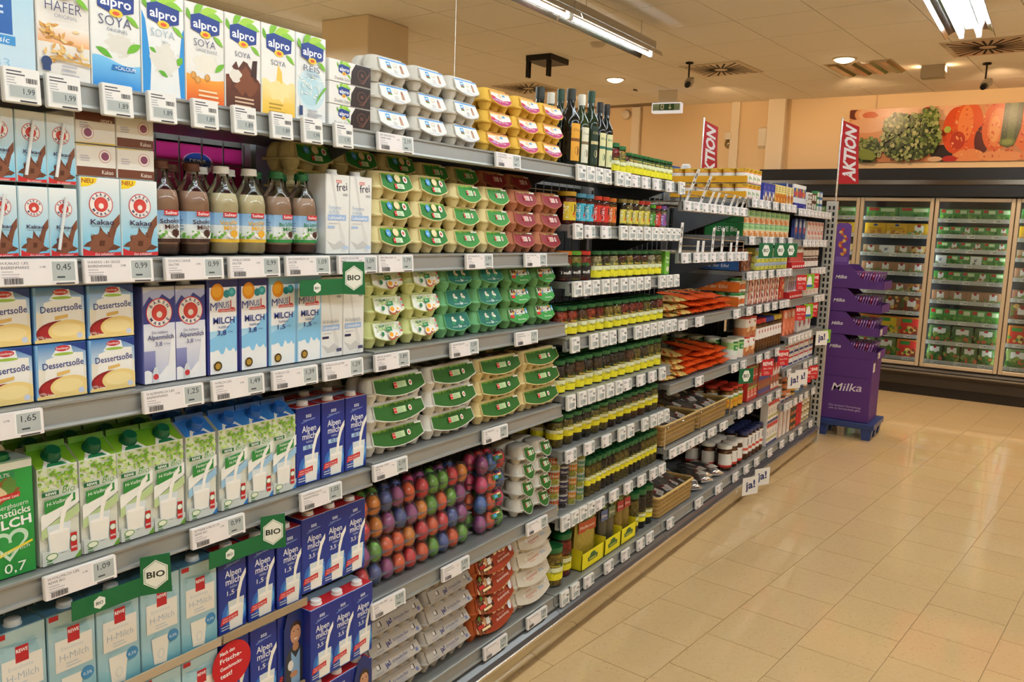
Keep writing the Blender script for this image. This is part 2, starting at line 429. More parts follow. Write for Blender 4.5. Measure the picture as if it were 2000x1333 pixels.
for bi, ((x0, x1), zs) in enumerate(zip(BAYS, SHELVES)):
    W = x1-x0; bay = obj('shelving_bay', None, None, (x0, 0, 0)); tag(bay, BAYLAB[bi], 'shelf', 'bays of the long shelf')
    sd = MB(); sd.box(0.004, W-0.004, 0.004, 0.42, -0.024, -0.001, BOARD); sme = sd.mesh('shelf', METAL)
    rl = MB(); rl.prism([(a, b) for a, b in RAILP][::-1], 0.003, W-0.003, GREY); rme = rl.mesh('price_rail', METAL)
    br = MB(); br.prism([(0.03,-0.024),(0.43,-0.024),(0.43,-0.16),(0.40,-0.16)], 0.001, 0.005, '5d6066'); bme = br.mesh('bracket', METAL)
    for z in zs:
        if bi == 3 and z > 1.4:
            wt = MB()
            for k in range(12): wt.tube([(0.02+k*(W-0.04)/11, 0.0, -0.004), (0.02+k*(W-0.04)/11, 0.36, -0.004)], 0.0022, 'c9c9c6')
            for yy in (0.002, 0.18, 0.36): wt.tube([(0.01, yy, -0.008), (W-0.01, yy, -0.008)], 0.003, 'c9c9c6')
            wt.tube([(0.02, 0.004, -0.004), (0.02, 0.004, 0.07), (W-0.02, 0.004, 0.055), (W-0.02, 0.004, -0.004)], 0.003, 'd2d2d0')
            wt.tube([(0.02, 0.004, 0.03), (W-0.02, 0.004, 0.03)], 0.0025, 'd2d2d0')
            s = obj('wire_tray', wt.mesh('wire_tray', CHROME, 60), bay, (0, 0, z))
        else: s = obj('shelf', sme, bay, (0, 0, z))
        obj('price_rail', rme, s)
        for xx in (0.0, W-0.006): obj('bracket', bme, bay, (xx, 0, z))
    # base: deep bottom shelf, rail, dark bumper, chrome bead, steel kick plate
    b = MB(); b.box(0.003, W-0.003, 0.005, 0.46, 0.16, 0.199, BOARD); s = obj('base_shelf', b.mesh('base_shelf', METAL), bay)
    obj('price_rail', rme, s, (0, 0, 0.2))
    b = MB(); b.prism([(0.02,0.15),(0.0,0.152),(-0.018,0.149),(-0.034,0.140),(-0.044,0.128),(-0.044,0.118),(0.02,0.118)][::-1], 0.001, W-0.001, '4a4a4c'); obj('bumper', b.mesh('bumper', attr_mat('bumper_vinyl', 0.18, 0.6)), bay)
    b = MB(); b.tube([(0.0, -0.044, 0.122), (W, -0.044, 0.122)], 0.007, 'e8e6e0', 8); obj('chrome_bead', b.mesh('chrome_bead', CHROME, 60), bay)
    b = MB(); b.prism([(-0.036,0.118),(-0.040,0.10),(-0.034,0.055),(-0.010,0.012),(0.02,0.012),(0.02,0.118)][::-1], 0.0, W, 'c9c3b6'); obj('kick_plate', b.mesh('kick_plate', attr_mat('brushed_steel', 0.16, 0.6, metal=1.0), 50), bay)
    b = MB(); b.box(0.0, W, 0.02, 0.4, 0.002, 0.155, '2c2b2a'); obj('plinth', b.mesh('plinth', PAPER), bay)
    # back: wire grid, added dark panel behind it blocks light
    g = MB()
    for k in range(15): g.tube([(0.03+k*(W-0.06)/14, 0.45, 0.2), (0.03+k*(W-0.06)/14, 0.45, 1.79)], 0.0022, '8d8f92', 4)
    for k in range(18): g.tube([(0.0, 0.453, 0.25+k*0.09), (W, 0.453, 0.25+k*0.09)], 0.0022, '8d8f92', 4)
    obj('wire_back', g.mesh('wire_back', METAL, 60), bay)
    b = MB(); b.box(0.0, W, 0.74, 0.76, 0.0, 1.745, '2a2b2e'); obj('back_panel', b.mesh('back_panel', PAPER), bay)
    u = MB(); u.box(0.002, 0.03, 0.46, 0.50, 0.0, 1.80, '85878a', ch=0.002); obj('upright', u.mesh('upright', METAL), bay)
# slotted end post
ep = obj('end_post', None, None, (6.575, 0, 0)); tag(ep, 'pale slotted steel upright at the far end of the shelf beside the purple display', 'post')
m = MB(); m.box(-0.02, 0.02, -0.035, 0.045, 0.0, 1.83, 'c9c4b8', ch=0.002); obj('upright', m.mesh('upright', METAL), ep)
m = MB()
for k in range(38):
    for yy in (-0.018, 0.012): m.box(-0.0215, -0.0195, yy, yy+0.014, 0.12+k*0.0445, 0.148+k*0.0445, '1b1b1c')
o = obj('slots', m.mesh('slots', PAPER), ep); o['kind'] = 'stuff'
m = MB(); m.box(-0.018, 0.015, 0.045, 0.74, 0.0, 1.7, '26282c'); obj('end_panel', m.mesh('end_panel', PAPER), ep)
# ------------------------------------------------------------------ cartons
def cap_mesh(col, r=0.012, h=0.012, seg=14):
    m = MB(); m.lathe([(r*1.1,0),(r*1.1,h*.25),(r,h*.3),(r,h*.92),(r*.9,h),(0,h)], col, seg); return m.mesh('cap', PLASTIC, 40)
def carton_kit(name, W, H, D, body, art, cap=None, gable=False, capr=0.012, top=None, cat='carton'):
    m = MB()
    if gable:
        m.prism([(0,0),(D,0),(D,H),(D*0.55,H),(0.0,H*0.875)], -W/2, W/2, body)
        m.prism([(D*0.5,H),(D*0.62,H),(D*0.60,H+0.012),(D*0.53,H+0.012)], -W/2+.002, W/2-.002, top or body)
    else: m.box(-W/2, W/2, 0, D, 0, H, body, ch=0.0016)
    if top and not gable: m.box(-W/2+.0012, W/2-.0012, .0012, D-.0012, H-.001, H+.0006, top)
    parts = [('body', m.mesh('body', PRINT), None)]
    p = Pr((-W/2+.0012, -0.0001, 0.0), clip=(0.0002, 0.0008, W-.0026, H*(.87 if gable else 1)-.001)); art(p, W-.0024, H); parts.append(('front_print', p.mesh('front_print'), None))
    if gable:
        L = math.hypot(D*.55, H*.125)
        t = Pr((-W/2, -.0001, H*0.875), (1,0,0), (0, D*.55/L, H*.125/L)); gable(t, W, L); parts.append(('top_print', t.mesh('top_print'), None))
        cm = MB(); cm.lathe([(.017,0),(.017,.004),(.0145,.005),(.0135,.017),(.012,.019),(0,.019)], cap, 16)
        tilt = math.atan2(H*.125, D*.55)
        R = Matrix.Rotation(tilt, 3, 'X')
        cm.v = [tuple(R @ Vector(v) + Vector((0, D*.30, H*.938))) for v in cm.v]
        parts.append(('cap', cm.mesh('cap', PLASTIC, 40), None))
    elif cap:
        cm = MB(); r = capr; cm.lathe([(r*1.12,0),(r*1.12,.003),(r,.0035),(r,.011),(r*.9,.012),(0,.012)], cap, 16, cy=0.022, cz=H)
        parts.append(('cap', cm.mesh('cap', PLASTIC, 40), None))
    return Kit(name, cat, parts)

def alpro_logo(p, cu, cv, s):
    for du, dv, l, wd, r, c in ((-.022,.012,.034,.009,55,'7dbb2d'),(-.012,.016,.04,.010,20,'a6d243'),(.004,.018,.034,.009,-8,'8cc63a'),(-.03,.004,.02,.006,110,'6fae28'),(.016,-.016,.026,.006,-35,'7dbb2d')):
        p.leaf(cu+du*s, cv+dv*s, l*s, wd*s, r, c)
    p.poly([(cu-.030*s,cv+.012*s),(cu-.012*s,cv+.018*s),(cu+.030*s,cv+.012*s),(cu+.029*s,cv-.011*s),(cu+.012*s,cv-.016*s),(cu-.012*s,cv-.016*s),(cu-.029*s,cv-.011*s)], '1f3d8c')
    p.ell(cu, cv-.016*s, .011*s, .006*s, 'e9c92c', 14); p.ell(cu, cv-.0165*s, .006*s, .003*s, 'e2572b', 10)
    p.text('alpro', cu, cv-.007*s, .014*s, 'ffffff', w=.05*s, bold=.02)
def glass_milk(p, cu, v0, w, h, col='f3f1ea', stream=True):
    p.poly([(cu-w*.42,v0),(cu+w*.38,v0),(cu+w*.5,v0+h),(cu-w*.5,v0+h)], 'dfe9ee')
    p.poly([(cu-w*.38,v0+h*.04),(cu+w*.34,v0+h*.04),(cu+w*.43,v0+h*.72),(cu-w*.43,v0+h*.78)], col)
    p.ell(cu, v0+h*.75, w*.43, h*.06, 'ffffff', 14)
    if stream:
        p.poly([(cu-.02*w,v0+h*.74),(cu+.16*w,v0+h*.74),(cu+.22*w,v0+h*1.1),(cu+.4*w,v0+h*1.5),(cu+.62*w,v0+h*1.75),(cu+.62*w,v0+h*1.95),(cu+.3*w,v0+h*1.7),(cu+.08*w,v0+h*1.3)], 'fbfaf4')
def splash(p, cu, cv, r, col, seed, sy=1.0):
    p.blob(cu, cv, r, col, seed, 26, .22, sy); g = random.Random(seed+5)
    for _ in range(6):
        a = g.random()*6.28; p.ell(cu+r*1.15*math.cos(a), cv+r*1.1*sy*math.sin(a), r*.10, r*.10, col, 8)
W1, H1, D1 = 0.0925, 0.191, 0.07
def soy(title, sub, kind, seed):
    def art(p, W, H):
        c = W/2
        if kind == 'oat':
            p.rect(0, H*.30, W, H*.45, 'f0b070', 'f4efe6')
            for k in range(46):
                g = random.Random(k*7+1); p.leaf(c-.036+g.random()*.07, H*.17+g.random()*.055-(.0 if k < 30 else .01), .013, .0036, g.random()*180, g.choice(('d9a254','e7bf78','c98d3c','f0d398')))
            for k in range(9): p.leaf(c-.04+k*.009, H*.15+.0008*k, .03, .002, 20-k*5, 'cda050')
            p.rect(.005, H*.06, .018, H*.15, '27406f'); p.ell(.0115, H*.135, .009, .009, '27406f', 14)
            p.lines(W*.42, H*.11, W*.45, 3, .0075, 'b7b3bb', 4)
        if kind == 'calcium':
            p.wave(0, W, 0, H*.26, .006, '1f86d4', .8, 1, top='7cc6f0')
            splash(p, c+.006, H*.42, .026, 'e2ddd2', seed, .75); p.leaf(c-.04, H*.36, .035, .008, -25, '5fae2b'); p.leaf(c+.02, H*.35, .036, .01, 35, '6fb72f')
            p.poly([(c-.012,H*.175),(W-.012,H*.175),(W-.016,H*.225),(c-.009,H*.225)], '1b76c0'); p.text('+CALCIUM', c+.016, H*.185, .0065, 'ffffff', w=.04)
        if kind == 'light':
            p.poly([(0,0),(W*.16,0),(W*.2,H*.3),(W*.08,H*.72),(0,H*.8)], '2a92da'); p.poly([(W,0),(W*.9,0),(W*.85,H*.3),(W*.95,H*.66),(W,H*.7)], '2a92da')
            splash(p, c+.002, H*.37, .027, 'e6e2d8', seed); p.leaf(c-.03, H*.46, .016, .005, -30, '5fae2b'); p.leaf(c-.012, H*.25, .022, .006, -25, '5fae2b'); p.leaf(c+.03, H*.33, .02, .009, 60, '6fb72f')
        if kind == 'bean':
            p.wave(0, W, 0, H*.27, .004, 'e2531c', .7, 2, top='f7a53a')
            splash(p, c+.003, H*.41, .027, 'efe9da', seed, .7)
            for k, (a, b) in enumerate(((-.028,.275),(-.018,.235),(.004,.27))): p.ell(c+a, H*b, .0065, .0075, 'c98a3a', 12); p.ell(c+a-.001, H*b+.001, .0045, .0055, 'd9a257', 12)
            p.leaf(c+.022, H*.34, .032, .008, 40, '6fb72f'); p.lines(W*.3, H*.12, W*.6, 3, .009, 'f8d9b0', 5)
        if kind == 'choc':
            p.wave(0, W, 0, H*.30, .012, '4a2417', 1.3, 1, top='74391f')
            p.blob(c, H*.34, .036, '5a2a18', seed, 24, .35, .8); p.blob(c+.006, H*.30, .026, '7d4426', seed+2, 20, .35); p.blob(c-.02, H*.36, .014, 'e9e2d6', seed+3, 16, .3)
            p.poly([(c+.018,H*.38),(c+.034,H*.36),(c+.036,H*.56),(c+.024,H*.55)], '3b1c12'); p.lines(W*.25, H*.12, W*.6, 3, .008, 'd9b79a', 6)
        if kind == 'vanilla':
            p.rect(0, 0, W, H*.2, 'f0bf3b', 'f6d06a'); p.wave(0, W, H*.16, H*.34, .012, 'f4cf6c', 1.2, 1, top='f8e3a4')
            p.poly([(c-.012,H*.2),(c+.014,H*.2),(c+.008,H*.5),(c-.003,H*.58)], 'f2c95c'); p.blob(c, H*.27, .028, 'f9e2a0', seed, 20, .4, .8); p.lines(W*.2, H*.12, W*.6, 3, .008, 'b98f2e', 7)
        if kind == 'rice':
            p.ell(c, H*.37, .042, .045, 'cfe6ee', 22); p.ell(c-.005, H*.36, .03, .034, 'b9dbe6', 20)
            for k in range(34):
                g = random.Random(k*5+3); p.leaf(c-.034+g.random()*.06, H*.26+g.random()*.05, .012, .002, g.random()*180, 'f7f7f2')
            for k in range(7): p.leaf(c+.012+k*.003, H*.2+k*.006, .035, .002, 65-k*6, '74b53a')
            p.rect(.006, H*.06, .016, H*.17, '27406f'); p.lines(W*.35, H*.12, W*.5, 3, .008, 'b0adb5', 8)
        if kind != 'oat': alpro_logo(p, c, H*.80, W/.078)
        else: alpro_logo(p, c, H*.80, W/.078)
        t = {'oat': .56}.get(kind, .575 if kind not in ('choc','vanilla') else .56)
        hh = .018 if kind in ('oat','calcium') else .0145
        if kind in ('choc','vanilla','rice'): hh = .0115 if kind != 'rice' else .014
        p.text(title, c-.002, H*t, hh, '3b3f6b' if kind not in ('light',) else '9fb4c4', w=hh*3.5, bold=-.012)
        if sub: p.text(sub, c+.002, H*(t-.05), .0062, '5a5d7c' if kind != 'light' else 'a9bfca', maxw=.05, bold=-.01)
    return art
SOY = [('HAFER','ORIGINAL','oat','ede7de'),('SOYA','ORIGINAL','calcium','eeeeea'),('SOYA','light','light','f0f1ef'),('SOYA','GANZE BOHNE','bean','efece6'),('SOYA','','choc','f0ede8'),('SOYA','','vanilla','f2efe8'),('REIS','ORIGINAL','rice','edefed')]
SOYLAB = ['white oat drink carton with a heap of grain','white soya drink carton with a blue calcium band','white soya light drink carton with blue curved sides','white soya drink carton with an orange band and beans','white soya drink carton with a brown chocolate splash','white soya drink carton with a yellow vanilla splash','white rice drink carton with a pale blue bowl of rice']
XS = [0.776,0.870,0.968,1.062,1.155,1.249,1.346,1.439]
for i, (t, sub, kd, bc) in enumerate(SOY):
    wdt = XS[i+1]-XS[i]
    k = carton_kit('drink_carton', wdt-.002, H1 if i else .2, D1, bc, soy(t, sub, kd, 20+i))
    place(k, ((XS[i]+XS[i+1])/2, 0.022, 1.776), SOYLAB[i]+' on the top shelf')
def art_blue(p, W, H):
    p.rect(0, 0, W, H, 'cfe3ee', '9fd0ea'); p.rect(0, H*.28, W*.62, H*.82, '2663ae'); p.text('Natur', W*.3, H*.70, .011, 'ffffff', w=.04); p.lines(W*.1, H*.6, W*.45, 5, .009, 'cfe0f2')
    p.poly([(0,H*.2),(W*.66,H*.2),(W*.66,H*.27),(0,H*.27)], '3a8fd0'); p.text('classic', W*.32, H*.215, .009, 'ffffff', w=.042, shear=.25); p.text('0,33', W*.3, H*.03, .014, '9cc4dc', w=.045)
place(carton_kit('drink_carton', .094, .21, D1, 'dfeaf0', art_blue), (0.727, 0.022, 1.776), 'pale blue drink carton reading classic at the end of the top shelf')
# dark chocolate dessert multipacks
def art_choc(p, W, H):
    p.rect(0, 0, W, H, 'efece6'); p.poly([(W*.5,0),(W,0),(W,H),(W*.62,H),(W*.52,H*.6)], '2a1712')
    p.ell(W*.78, H*.52, .024, .021, '1c0f0b'); p.ell(W*.78, H*.52, .018, .015, '4a2a1e'); p.ell(W*.785, H*.53, .012, .010, '1c0f0b'); p.ell(W*.785, H*.53, .006, .005, '5f382a')
    p.poly([(W*.68,H*.2),(W*.82,H*.12),(W*.97,H*.62),(W*.99,H*.82),(W*.93,H*.6),(W*.8,H*.2)], '6b4436')
    alpro_logo(p, W*.34, H*.62, .62); p.text('Dunkle Schoko', W*.34, H*.1, .0075, '2b1d18', w=.062, bold=-.01)
ck = carton_kit('dessert_multipack', .142, .0505, .10, 'efece6', art_choc, cat='box')
tk = MB(); tk.box(-.073,.073,.004,.3,0,.152,'8d7355'); 
for i in range(3): place(ck, (1.519, 0.022, 1.776+i*.0515), 'dark chocolate dessert multipack, %s of the stack of three on the top shelf' % ('bottom','middle','top')[i], 'chocolate dessert multipacks')

# row 2: cocoa packs
def round_mark(p, cu, cv, r, txt=True):
    p.ell(cu, cv, r, r, 'c8323a', 26); p.ell(cu, cv, r*.93, r*.93, 'f5efe9', 26); p.ell(cu, cv, r*.58, r*.58, 'c8323a', 22); p.ell(cu, cv, r*.5, r*.5, 'd4463f', 20); p.ell(cu, cv-.12*r, r*.22, r*.22, 'f2e9e2', 12)
    if txt:
        for word, a0, sgn in (('BÄREN', 90, 1), ('MARKE', -90, -1)):
            n = len(word)
            for i, chh in enumerate(word):
                a = a0 - sgn*(i-(n-1)/2)*27; q = r*.66 if sgn > 0 else r*.87
                p.text(chh, cu+q*math.cos(R_(a)), cv+q*math.sin(R_(a)), r*.22, '2b2f6b', rot=(a-90 if sgn > 0 else a+90), bold=.02)
def cocoa(big):
    def art(p, W, H):
        p.rect(0, 0, W, H, '5fc0e2', 'f0f3f2'); s = W/.075
        if big: p.poly([(0,H),(W*.42,H),(W*.38,H*.93),(W*.2,H*.885),(0,H*.87)], 'f3d32a'); p.text('NEU', W*.17, H*.925, .0075, 'a43a22', w=.022, bold=.02)
        p.poly([(W*.99,H*.55),(W*.80,H*.45),(W*.66,H*.28),(W*.62,H*.2),(W*.8,H*.2),(W*.9,H*.36),(W*.99,H*.42)], '7c4a35')
        p.blob(W*.5, H*.17, .028*s, '6d3b28', 31, 26, .4, .8 if big else 1.0); p.blob(W*.48, H*.14, .022*s, '84503a', 33, 20, .3); p.poly([(W*.42,H*.13),(W*.56,H*.13),(W*.58,H*.2),(W*.44,H*.2)], '5c2f1e')
        p.poly([(0,0),(W,0),(W,H*.045)]+[(W-W*i/10, H*(.045+.055*abs(i/5-1)**2*(1 if i > 5 else .2))) for i in range(11)], 'cf2a30'); p.text('Gut schütteln!', W*.55, H*.012, .0045*s, 'ffffff', w=W*.5, shear=.2)
        round_mark(p, W*.5, H*(.66 if big else .70), .0235*s); p.text('Kakao', W*.52, H*.405, .0095*s, '3d2a4a', w=W*.62, bold=.015); p.text('3,8 % Fett im Milchanteil', W*.53, H*.37, .0032*s, '46506a', w=W*.6)
    return art
ks = carton_kit('cocoa_carton', .0505, .119, .04, 'cfe6ec', cocoa(False))
straw = MB(); straw.tube([(-.012,-.004,.012),(.004,-.004,.104)], .0028, 'e9ecec', 8)
ks2 = Kit('cocoa_carton', 'carton', ks.parts + [('straw', straw.mesh('straw', PLASTIC, 60), None)])
for lv in range(2):
    for i, x in enumerate((0.657, 0.709, 0.761, 0.812)):
        z = 1.473+lv*.1255
        place(ks if (lv == 0 and i == 2) else ks2, (x, 0.024, z), fit('small cocoa carton%s' % (' without straw' if (lv == 0 and i == 2) else ' with straw'), '%s layer' % ('lower','upper')[lv], nth(3-i, 5, 'large cocoa cartons')), 'small cocoa cartons in two layers')
kb = carton_kit('cocoa_carton', .0755, .142, .055, 'dfeff2', cocoa(True))
for i, x in enumerate((0.880, 0.957)): place(kb, (x, 0.022, 1.473), 'large cocoa carton with yellow NEU corner, next to the %s' % ('small cocoa cartons','glass milk bottles')[i], 'large cocoa cartons')
def lying(flip):
    def art(p, W, H):
        p.rect(0, 0, W, H, 'ece8e0')
        b0, b1 = ((.70,1.0) if flip else (0.0,.30)); p.rect(0, H*b0, W, H*b1, '6d3a26'); p.text('Kakao', W*.78, H*(b0+.09), .0075, 'f1e6da', w=.022, rot=180 if flip else 0)
        round_mark(p, W*(.3 if flip else .72), H*(.34 if flip else .66), .0115, False); p.ell(W*(.3 if flip else .72), H*(.34 if flip else .66), .0075, .0075, '8c4a6a', 14)
        p.lines(W*.1, H*.62, W*.3, 3, .004, 'b9b5c4'); p.poly([(0,0),(W,0),(W,.003),(0,.0015)] if flip else [(0,H-.003),(W,H-.001),(W,H),(0,H)], 'e3c52e')
    return art
kl = [carton_kit('cocoa_carton', .077, .0565, .13, 'e6e1d8', lying(f)) for f in (True, False)]
for i, x in enumerate((0.879, 0.957)):
    for lv in range(2): place(kl[0 if (lv == 1 and i == 0) else 1], (x, 0.03, 1.6165+lv*.058), 'cocoa carton lying on its side, brown band %s' % ('upside down along the top' if (lv == 1 and i == 0) else ('along its lower edge, beside the shorter stack' if i == 0 else 'along its lower edge, beside the bottles, %s' % ('lower','upper')[lv])), 'cocoa cartons lying on their sides')

# white lactose free milk
def frei(whole):
    def art(p, W, H):
        p.rect(0, 0, W, H, 'e9e9e6', 'f1f1ee'); c = W/2
        p.poly([(W*.16,H*.99),(W*.3,H*.99),(W*.55,H*.45),(W*.82,H*.2),(W*.86,H*.02),(W*.66,H*.02),(W*.62,H*.2),(W*.4,H*.6)], 'dedddb')
        p.poly([(W*.02,H*.17),(W*.35,H*.12),(W*.6,H*.17),(W*.9,H*.10),(W*.7,H*.07),(W*.3,H*.05)], 'cdccc9')
        p.rect(W*.42, H*.895, W*.66, H*.93, 'cf3a30'); p.text('REWE', W*.54, H*.90, .0042, 'ffffff', w=W*.2, bold=.02)
        p.text('frei', W*.68, H*.80, .019, '22223a', w=W*.46, bold=.005, rot=6); p.text('von', W*.82, H*.735, .009, '22223a', w=W*.2)
        col = '8fb4dc' if not whole else '6f7684'
        if not whole: p.text('Fettarme', W*.12, H*.56, .0105, col, al='l', w=W*.52, bold=-.012); p.text('H-Milch', W*.12, H*.50, .0105, col, al='l', w=W*.44, bold=-.012)
        else: p.text('H-Vollmilch', W*.1, H*.42, .010, col, al='l', w=W*.72, bold=-.01)
        v = H*(.425 if not whole else .335); p.rect(W*.06, v, W*.86, v+.0135, '9fbce6'); p.text('Laktosefrei', W*.45, v+.003, .0078, 'ffffff', w=W*.68, bold=.005)
        p.rect(W*.06, v-H*.1, W*.36, v-H*.07, 'a9c0e2' if not whole else '2a2c50'); p.rect(W*.72, H*.06, W*.96, H*.10, 'bcd0ea' if not whole else '4a4f74'); p.lines(W*.1, v-.008, W*.6, 1, .004, 'b7b9c2')
    return art
kf = carton_kit('milk_carton', .079, .19, .075, 'dddddb', frei(False), cap='eceef0', capr=.013)
for r in range(1):
    for i, x in enumerate((1.479, 1.559)): place(kf, (x, 0.022, 1.473), 'white low fat lactose free milk carton, next to the %s' % ('milk bottles','cream egg boxes')[i], 'white lactose free cartons on the second shelf')
kw = carton_kit('milk_carton', .0745, .197, .075, 'e3e3e0', frei(True), cap='eceef0', capr=.013)
for i, x in enumerate((1.461, 1.537)): place(kw, (x, 0.022, 1.221), 'white lactose free whole milk carton, next to the %s' % ('carton with orange ball','lime egg boxes')[i], 'white lactose free cartons on the third shelf')

# row 3: dessert sauce, alpine milk, lactose free milk
def sauce(p, W, H):
    p.rect(0, 0, W, H, 'eee9da'); p.rect(0, H*.55, W, H, 'cfe3f0', '3f7fc0'); p.poly([(W*.5,H),(W,H),(W,H*.82),(W*.75,H*.93)], '1f3f8c'); p.poly([(0,0),(W*.04,0),(W*.05,H),(0,H)], '7fb2dc')
    p.poly([(W*.16,H*.3),(W*.94,H*.36),(W*.94,H*.8),(W*.6,H*.82),(W*.2,H*.72)], 'f4f3ee')
    p.poly([(W*.3,H*.77),(W*.45,H*.95),(W*.7,H*.95),(W*.74,H*.8),(W*.5,H*.74)], 'eef2f4'); p.ell(W*.55, H*.80, W*.2, H*.028, '9fbf4a', 14); p.ell(W*.53, H*.905, W*.15, H*.055, 'c8323c', 16); p.text('Rosenberger', W*.53, H*.885, .0045, 'ffffff', w=W*.25)
    p.text('Dessertsoße', W*.54, H*.56, .0115, '2c3f86', w=W*.82, bold=.012, rot=3); p.poly([(W*.4,H*.40),(W*.66,H*.44),(W*.66,H*.5),(W*.4,H*.47)], 'e0b96a')
    p.ell(W*.5, H*.17, W*.47, H*.22, '8e1a1e', 24); p.blob(W*.3, H*.18, W*.2, 'a8222a', 3, 18, .3, .7); p.ell(W*.66, H*.20, W*.40, H*.2, 'efd48c', 24); p.ell(W*.62, H*.22, W*.3, H*.12, 'f4dfa2', 20)
    p.poly([(0,0),(W,0),(W,H*.05),(W*.5,H*.1),(0,H*.06)], 'e9cf88'); p.text('völlig lecker', W*.2, H*.07, .0048, 'f2e6dc', w=W*.3, rot=-14); p.ell(W*.88, H*.1, W*.06, W*.06, 'cdd5ea', 14)
kd = [carton_kit('dessert_sauce_carton', .0925, .0985, .07, '4f84bf', sauce, cap='2f7fd0' if c else None, capr=.0135, top='27509c') for c in (0, 1)]
for lv in range(2):
    for i, x in enumerate((0.606, 0.701, 0.797, 0.893)):
        place(kd[lv], (x, 0.022, 1.221+lv*.1005), fit('blue and cream dessert sauce carton', '%s layer' % ('lower','upper')[lv], nth(3-i, 5, 'violet alpine milk')), 'dessert sauce cartons in two layers')
def alpine(p, W, H):
    p.rect(0, 0, W, H*.45, 'b9bedb', 'e6e7ee'); p.rect(0, H*.45, W, H*.62, 'e6e7ee', 'd9dcea'); p.rect(0, H*.62, W, H, '38408c')
    p.poly([(0,H*.80),(W*.2,H*.9),(W*.4,H*.84),(W*.6,H*.92),(W*.85,H*.86),(W,H*.9),(W,H*.99),(0,H*.99)], 'aab0d2'); p.poly([(0,H*.93),(W*.3,H*.97),(W,H*.95),(W,H),(0,H)], 'c7c9d6')
    p.rect(0, 0, W*.35, H*.34, '4a4a92', '8f93c2'); p.wave(0, W, 0, H*.10, .008, 'f3f3f5', 1.4, 1, tilt=H*.05); p.poly([(W*.7,0),(W,0),(W,H*.55),(W*.86,H*.42),(W*.76,H*.2)], 'f0f1f4')
    round_mark(p, W*.5, H*.73, .029); p.text('Die haltbare', W*.5, H*.515, .0052, '4a4f86', w=W*.5); p.text('Alpenmilch', W*.52, H*.455, .0095, '2c3070', w=W*.82, bold=.008); p.text('3,8', W*.45, H*.385, .009, '2c3070', w=W*.22); p.text('% Fett', W*.72, H*.395, .004, '2c3070', w=W*.2)
    p.poly([(W*.24,H*.0),(W*.44,H*.0),(W*.43,H*.13),(W*.38,H*.17),(W*.30,H*.17),(W*.25,H*.13)], 'd5dbe0'); p.ell(W*.34, H*.07, .006, .006, 'c8323a', 12)
ka = carton_kit('milk_carton', .0715, .192, .07, '6469a8', alpine, cap='d9dcde', capr=.0125, top='5a5f62')
for i, x in enumerate((0.993, 1.064)): place(ka, (x, 0.022, 1.221), 'violet alpine milk carton with red emblem, next to the %s' % ('dessert sauce','carton with orange ball')[i], 'violet alpine milk cartons')
def minus(pct, edge):
    def art(p, W, H):
        p.rect(0, 0, W, H, 'f2f3f5'); p.rect(0, 0, W, H*.45, 'e3eef6', '9fd2f0'); p.poly([(0,H*.2),(W,H*.2),(W,H*.62),(W*.6,H*.47),(W*.3,H*.40),(0,H*.36)], '86c5ec')
        p.poly([(0,0),(W,0)]+[(W-W*i/12, H*(.19+.09*random.Random(i*3).random())) for i in range(13)], 'f1f4f6'); p.rect(0, 0, W*.06, H, edge); p.rect(W*.95, 0, W, H, edge); p.rect(0, H*.9, W, H, edge)
        p.ell(W*.32, H*.85, .0165, .0185, 'e8921e'); p.ell(W*.30, H*.86, .012, .013, 'f2ab2f'); p.ell(W*.62, H*.83, .0085, .0085, '2a8f96'); p.ell(W*.79, H*.845, .0098, .0098, '35a0a8'); p.ell(W*.78, H*.85, .005, .005, '5cc0c4', 12)
        p.text('M', W*.185, H*.665, .0165, '2b3f8e', w=.016); p.text('INUS', W*.505, H*.685, .0135, '2b3f8e', w=.03); p.text('L', W*.80, H*.675, .0185, 'c8282e', w=.010)
        p.rect(W*.34, H*.645, W*.9, H*.675, 'c8282e'); p.text('Laktosefrei', W*.62, H*.651, .0042, 'ffffff', w=W*.5, shear=.15)
        p.text('MILCH', W*.52, H*.525, .0135, '27367f', w=W*.70, bold=.018); p.text('haltbar', W*.52, H*.475, .0062, '27367f', w=W*.36); p.text(pct, W*.44, H*.405, .0105, '27367f', w=W*.3, bold=.012); p.text('% Fett', W*.72, H*.425, .004, '27367f', w=W*.16)
        p.ell(W*.3, H*.085, .0105, .0105, '7a5a1c'); p.ell(W*.3, H*.085, .0092, .0092, '1d1a18'); p.ell(W*.3, H*.085, .007, .007, 'b08a34', 14)
    return art
km = [carton_kit('milk_carton', .0795, .205, .075, e, minus(t, e), cap='f0f0f0', capr=.0135, top='a92a30' if t == '3,8' else 'd6dde6') for t, e in (('3,8','27307e'),('1,5','8ec3e6'))]
for i, x in enumerate((1.142, 1.223, 1.305, 1.385)):
    place(km[i//2], (x, 0.02, 1.221), 'milk carton with orange and teal balls, %s' % ('dark blue edges, next to the violet carton','dark blue edges, next to the light edged one','light blue edges, next to the dark edged one','light blue edges, next to the white carton')[i], 'lactose free milk cartons with balls')

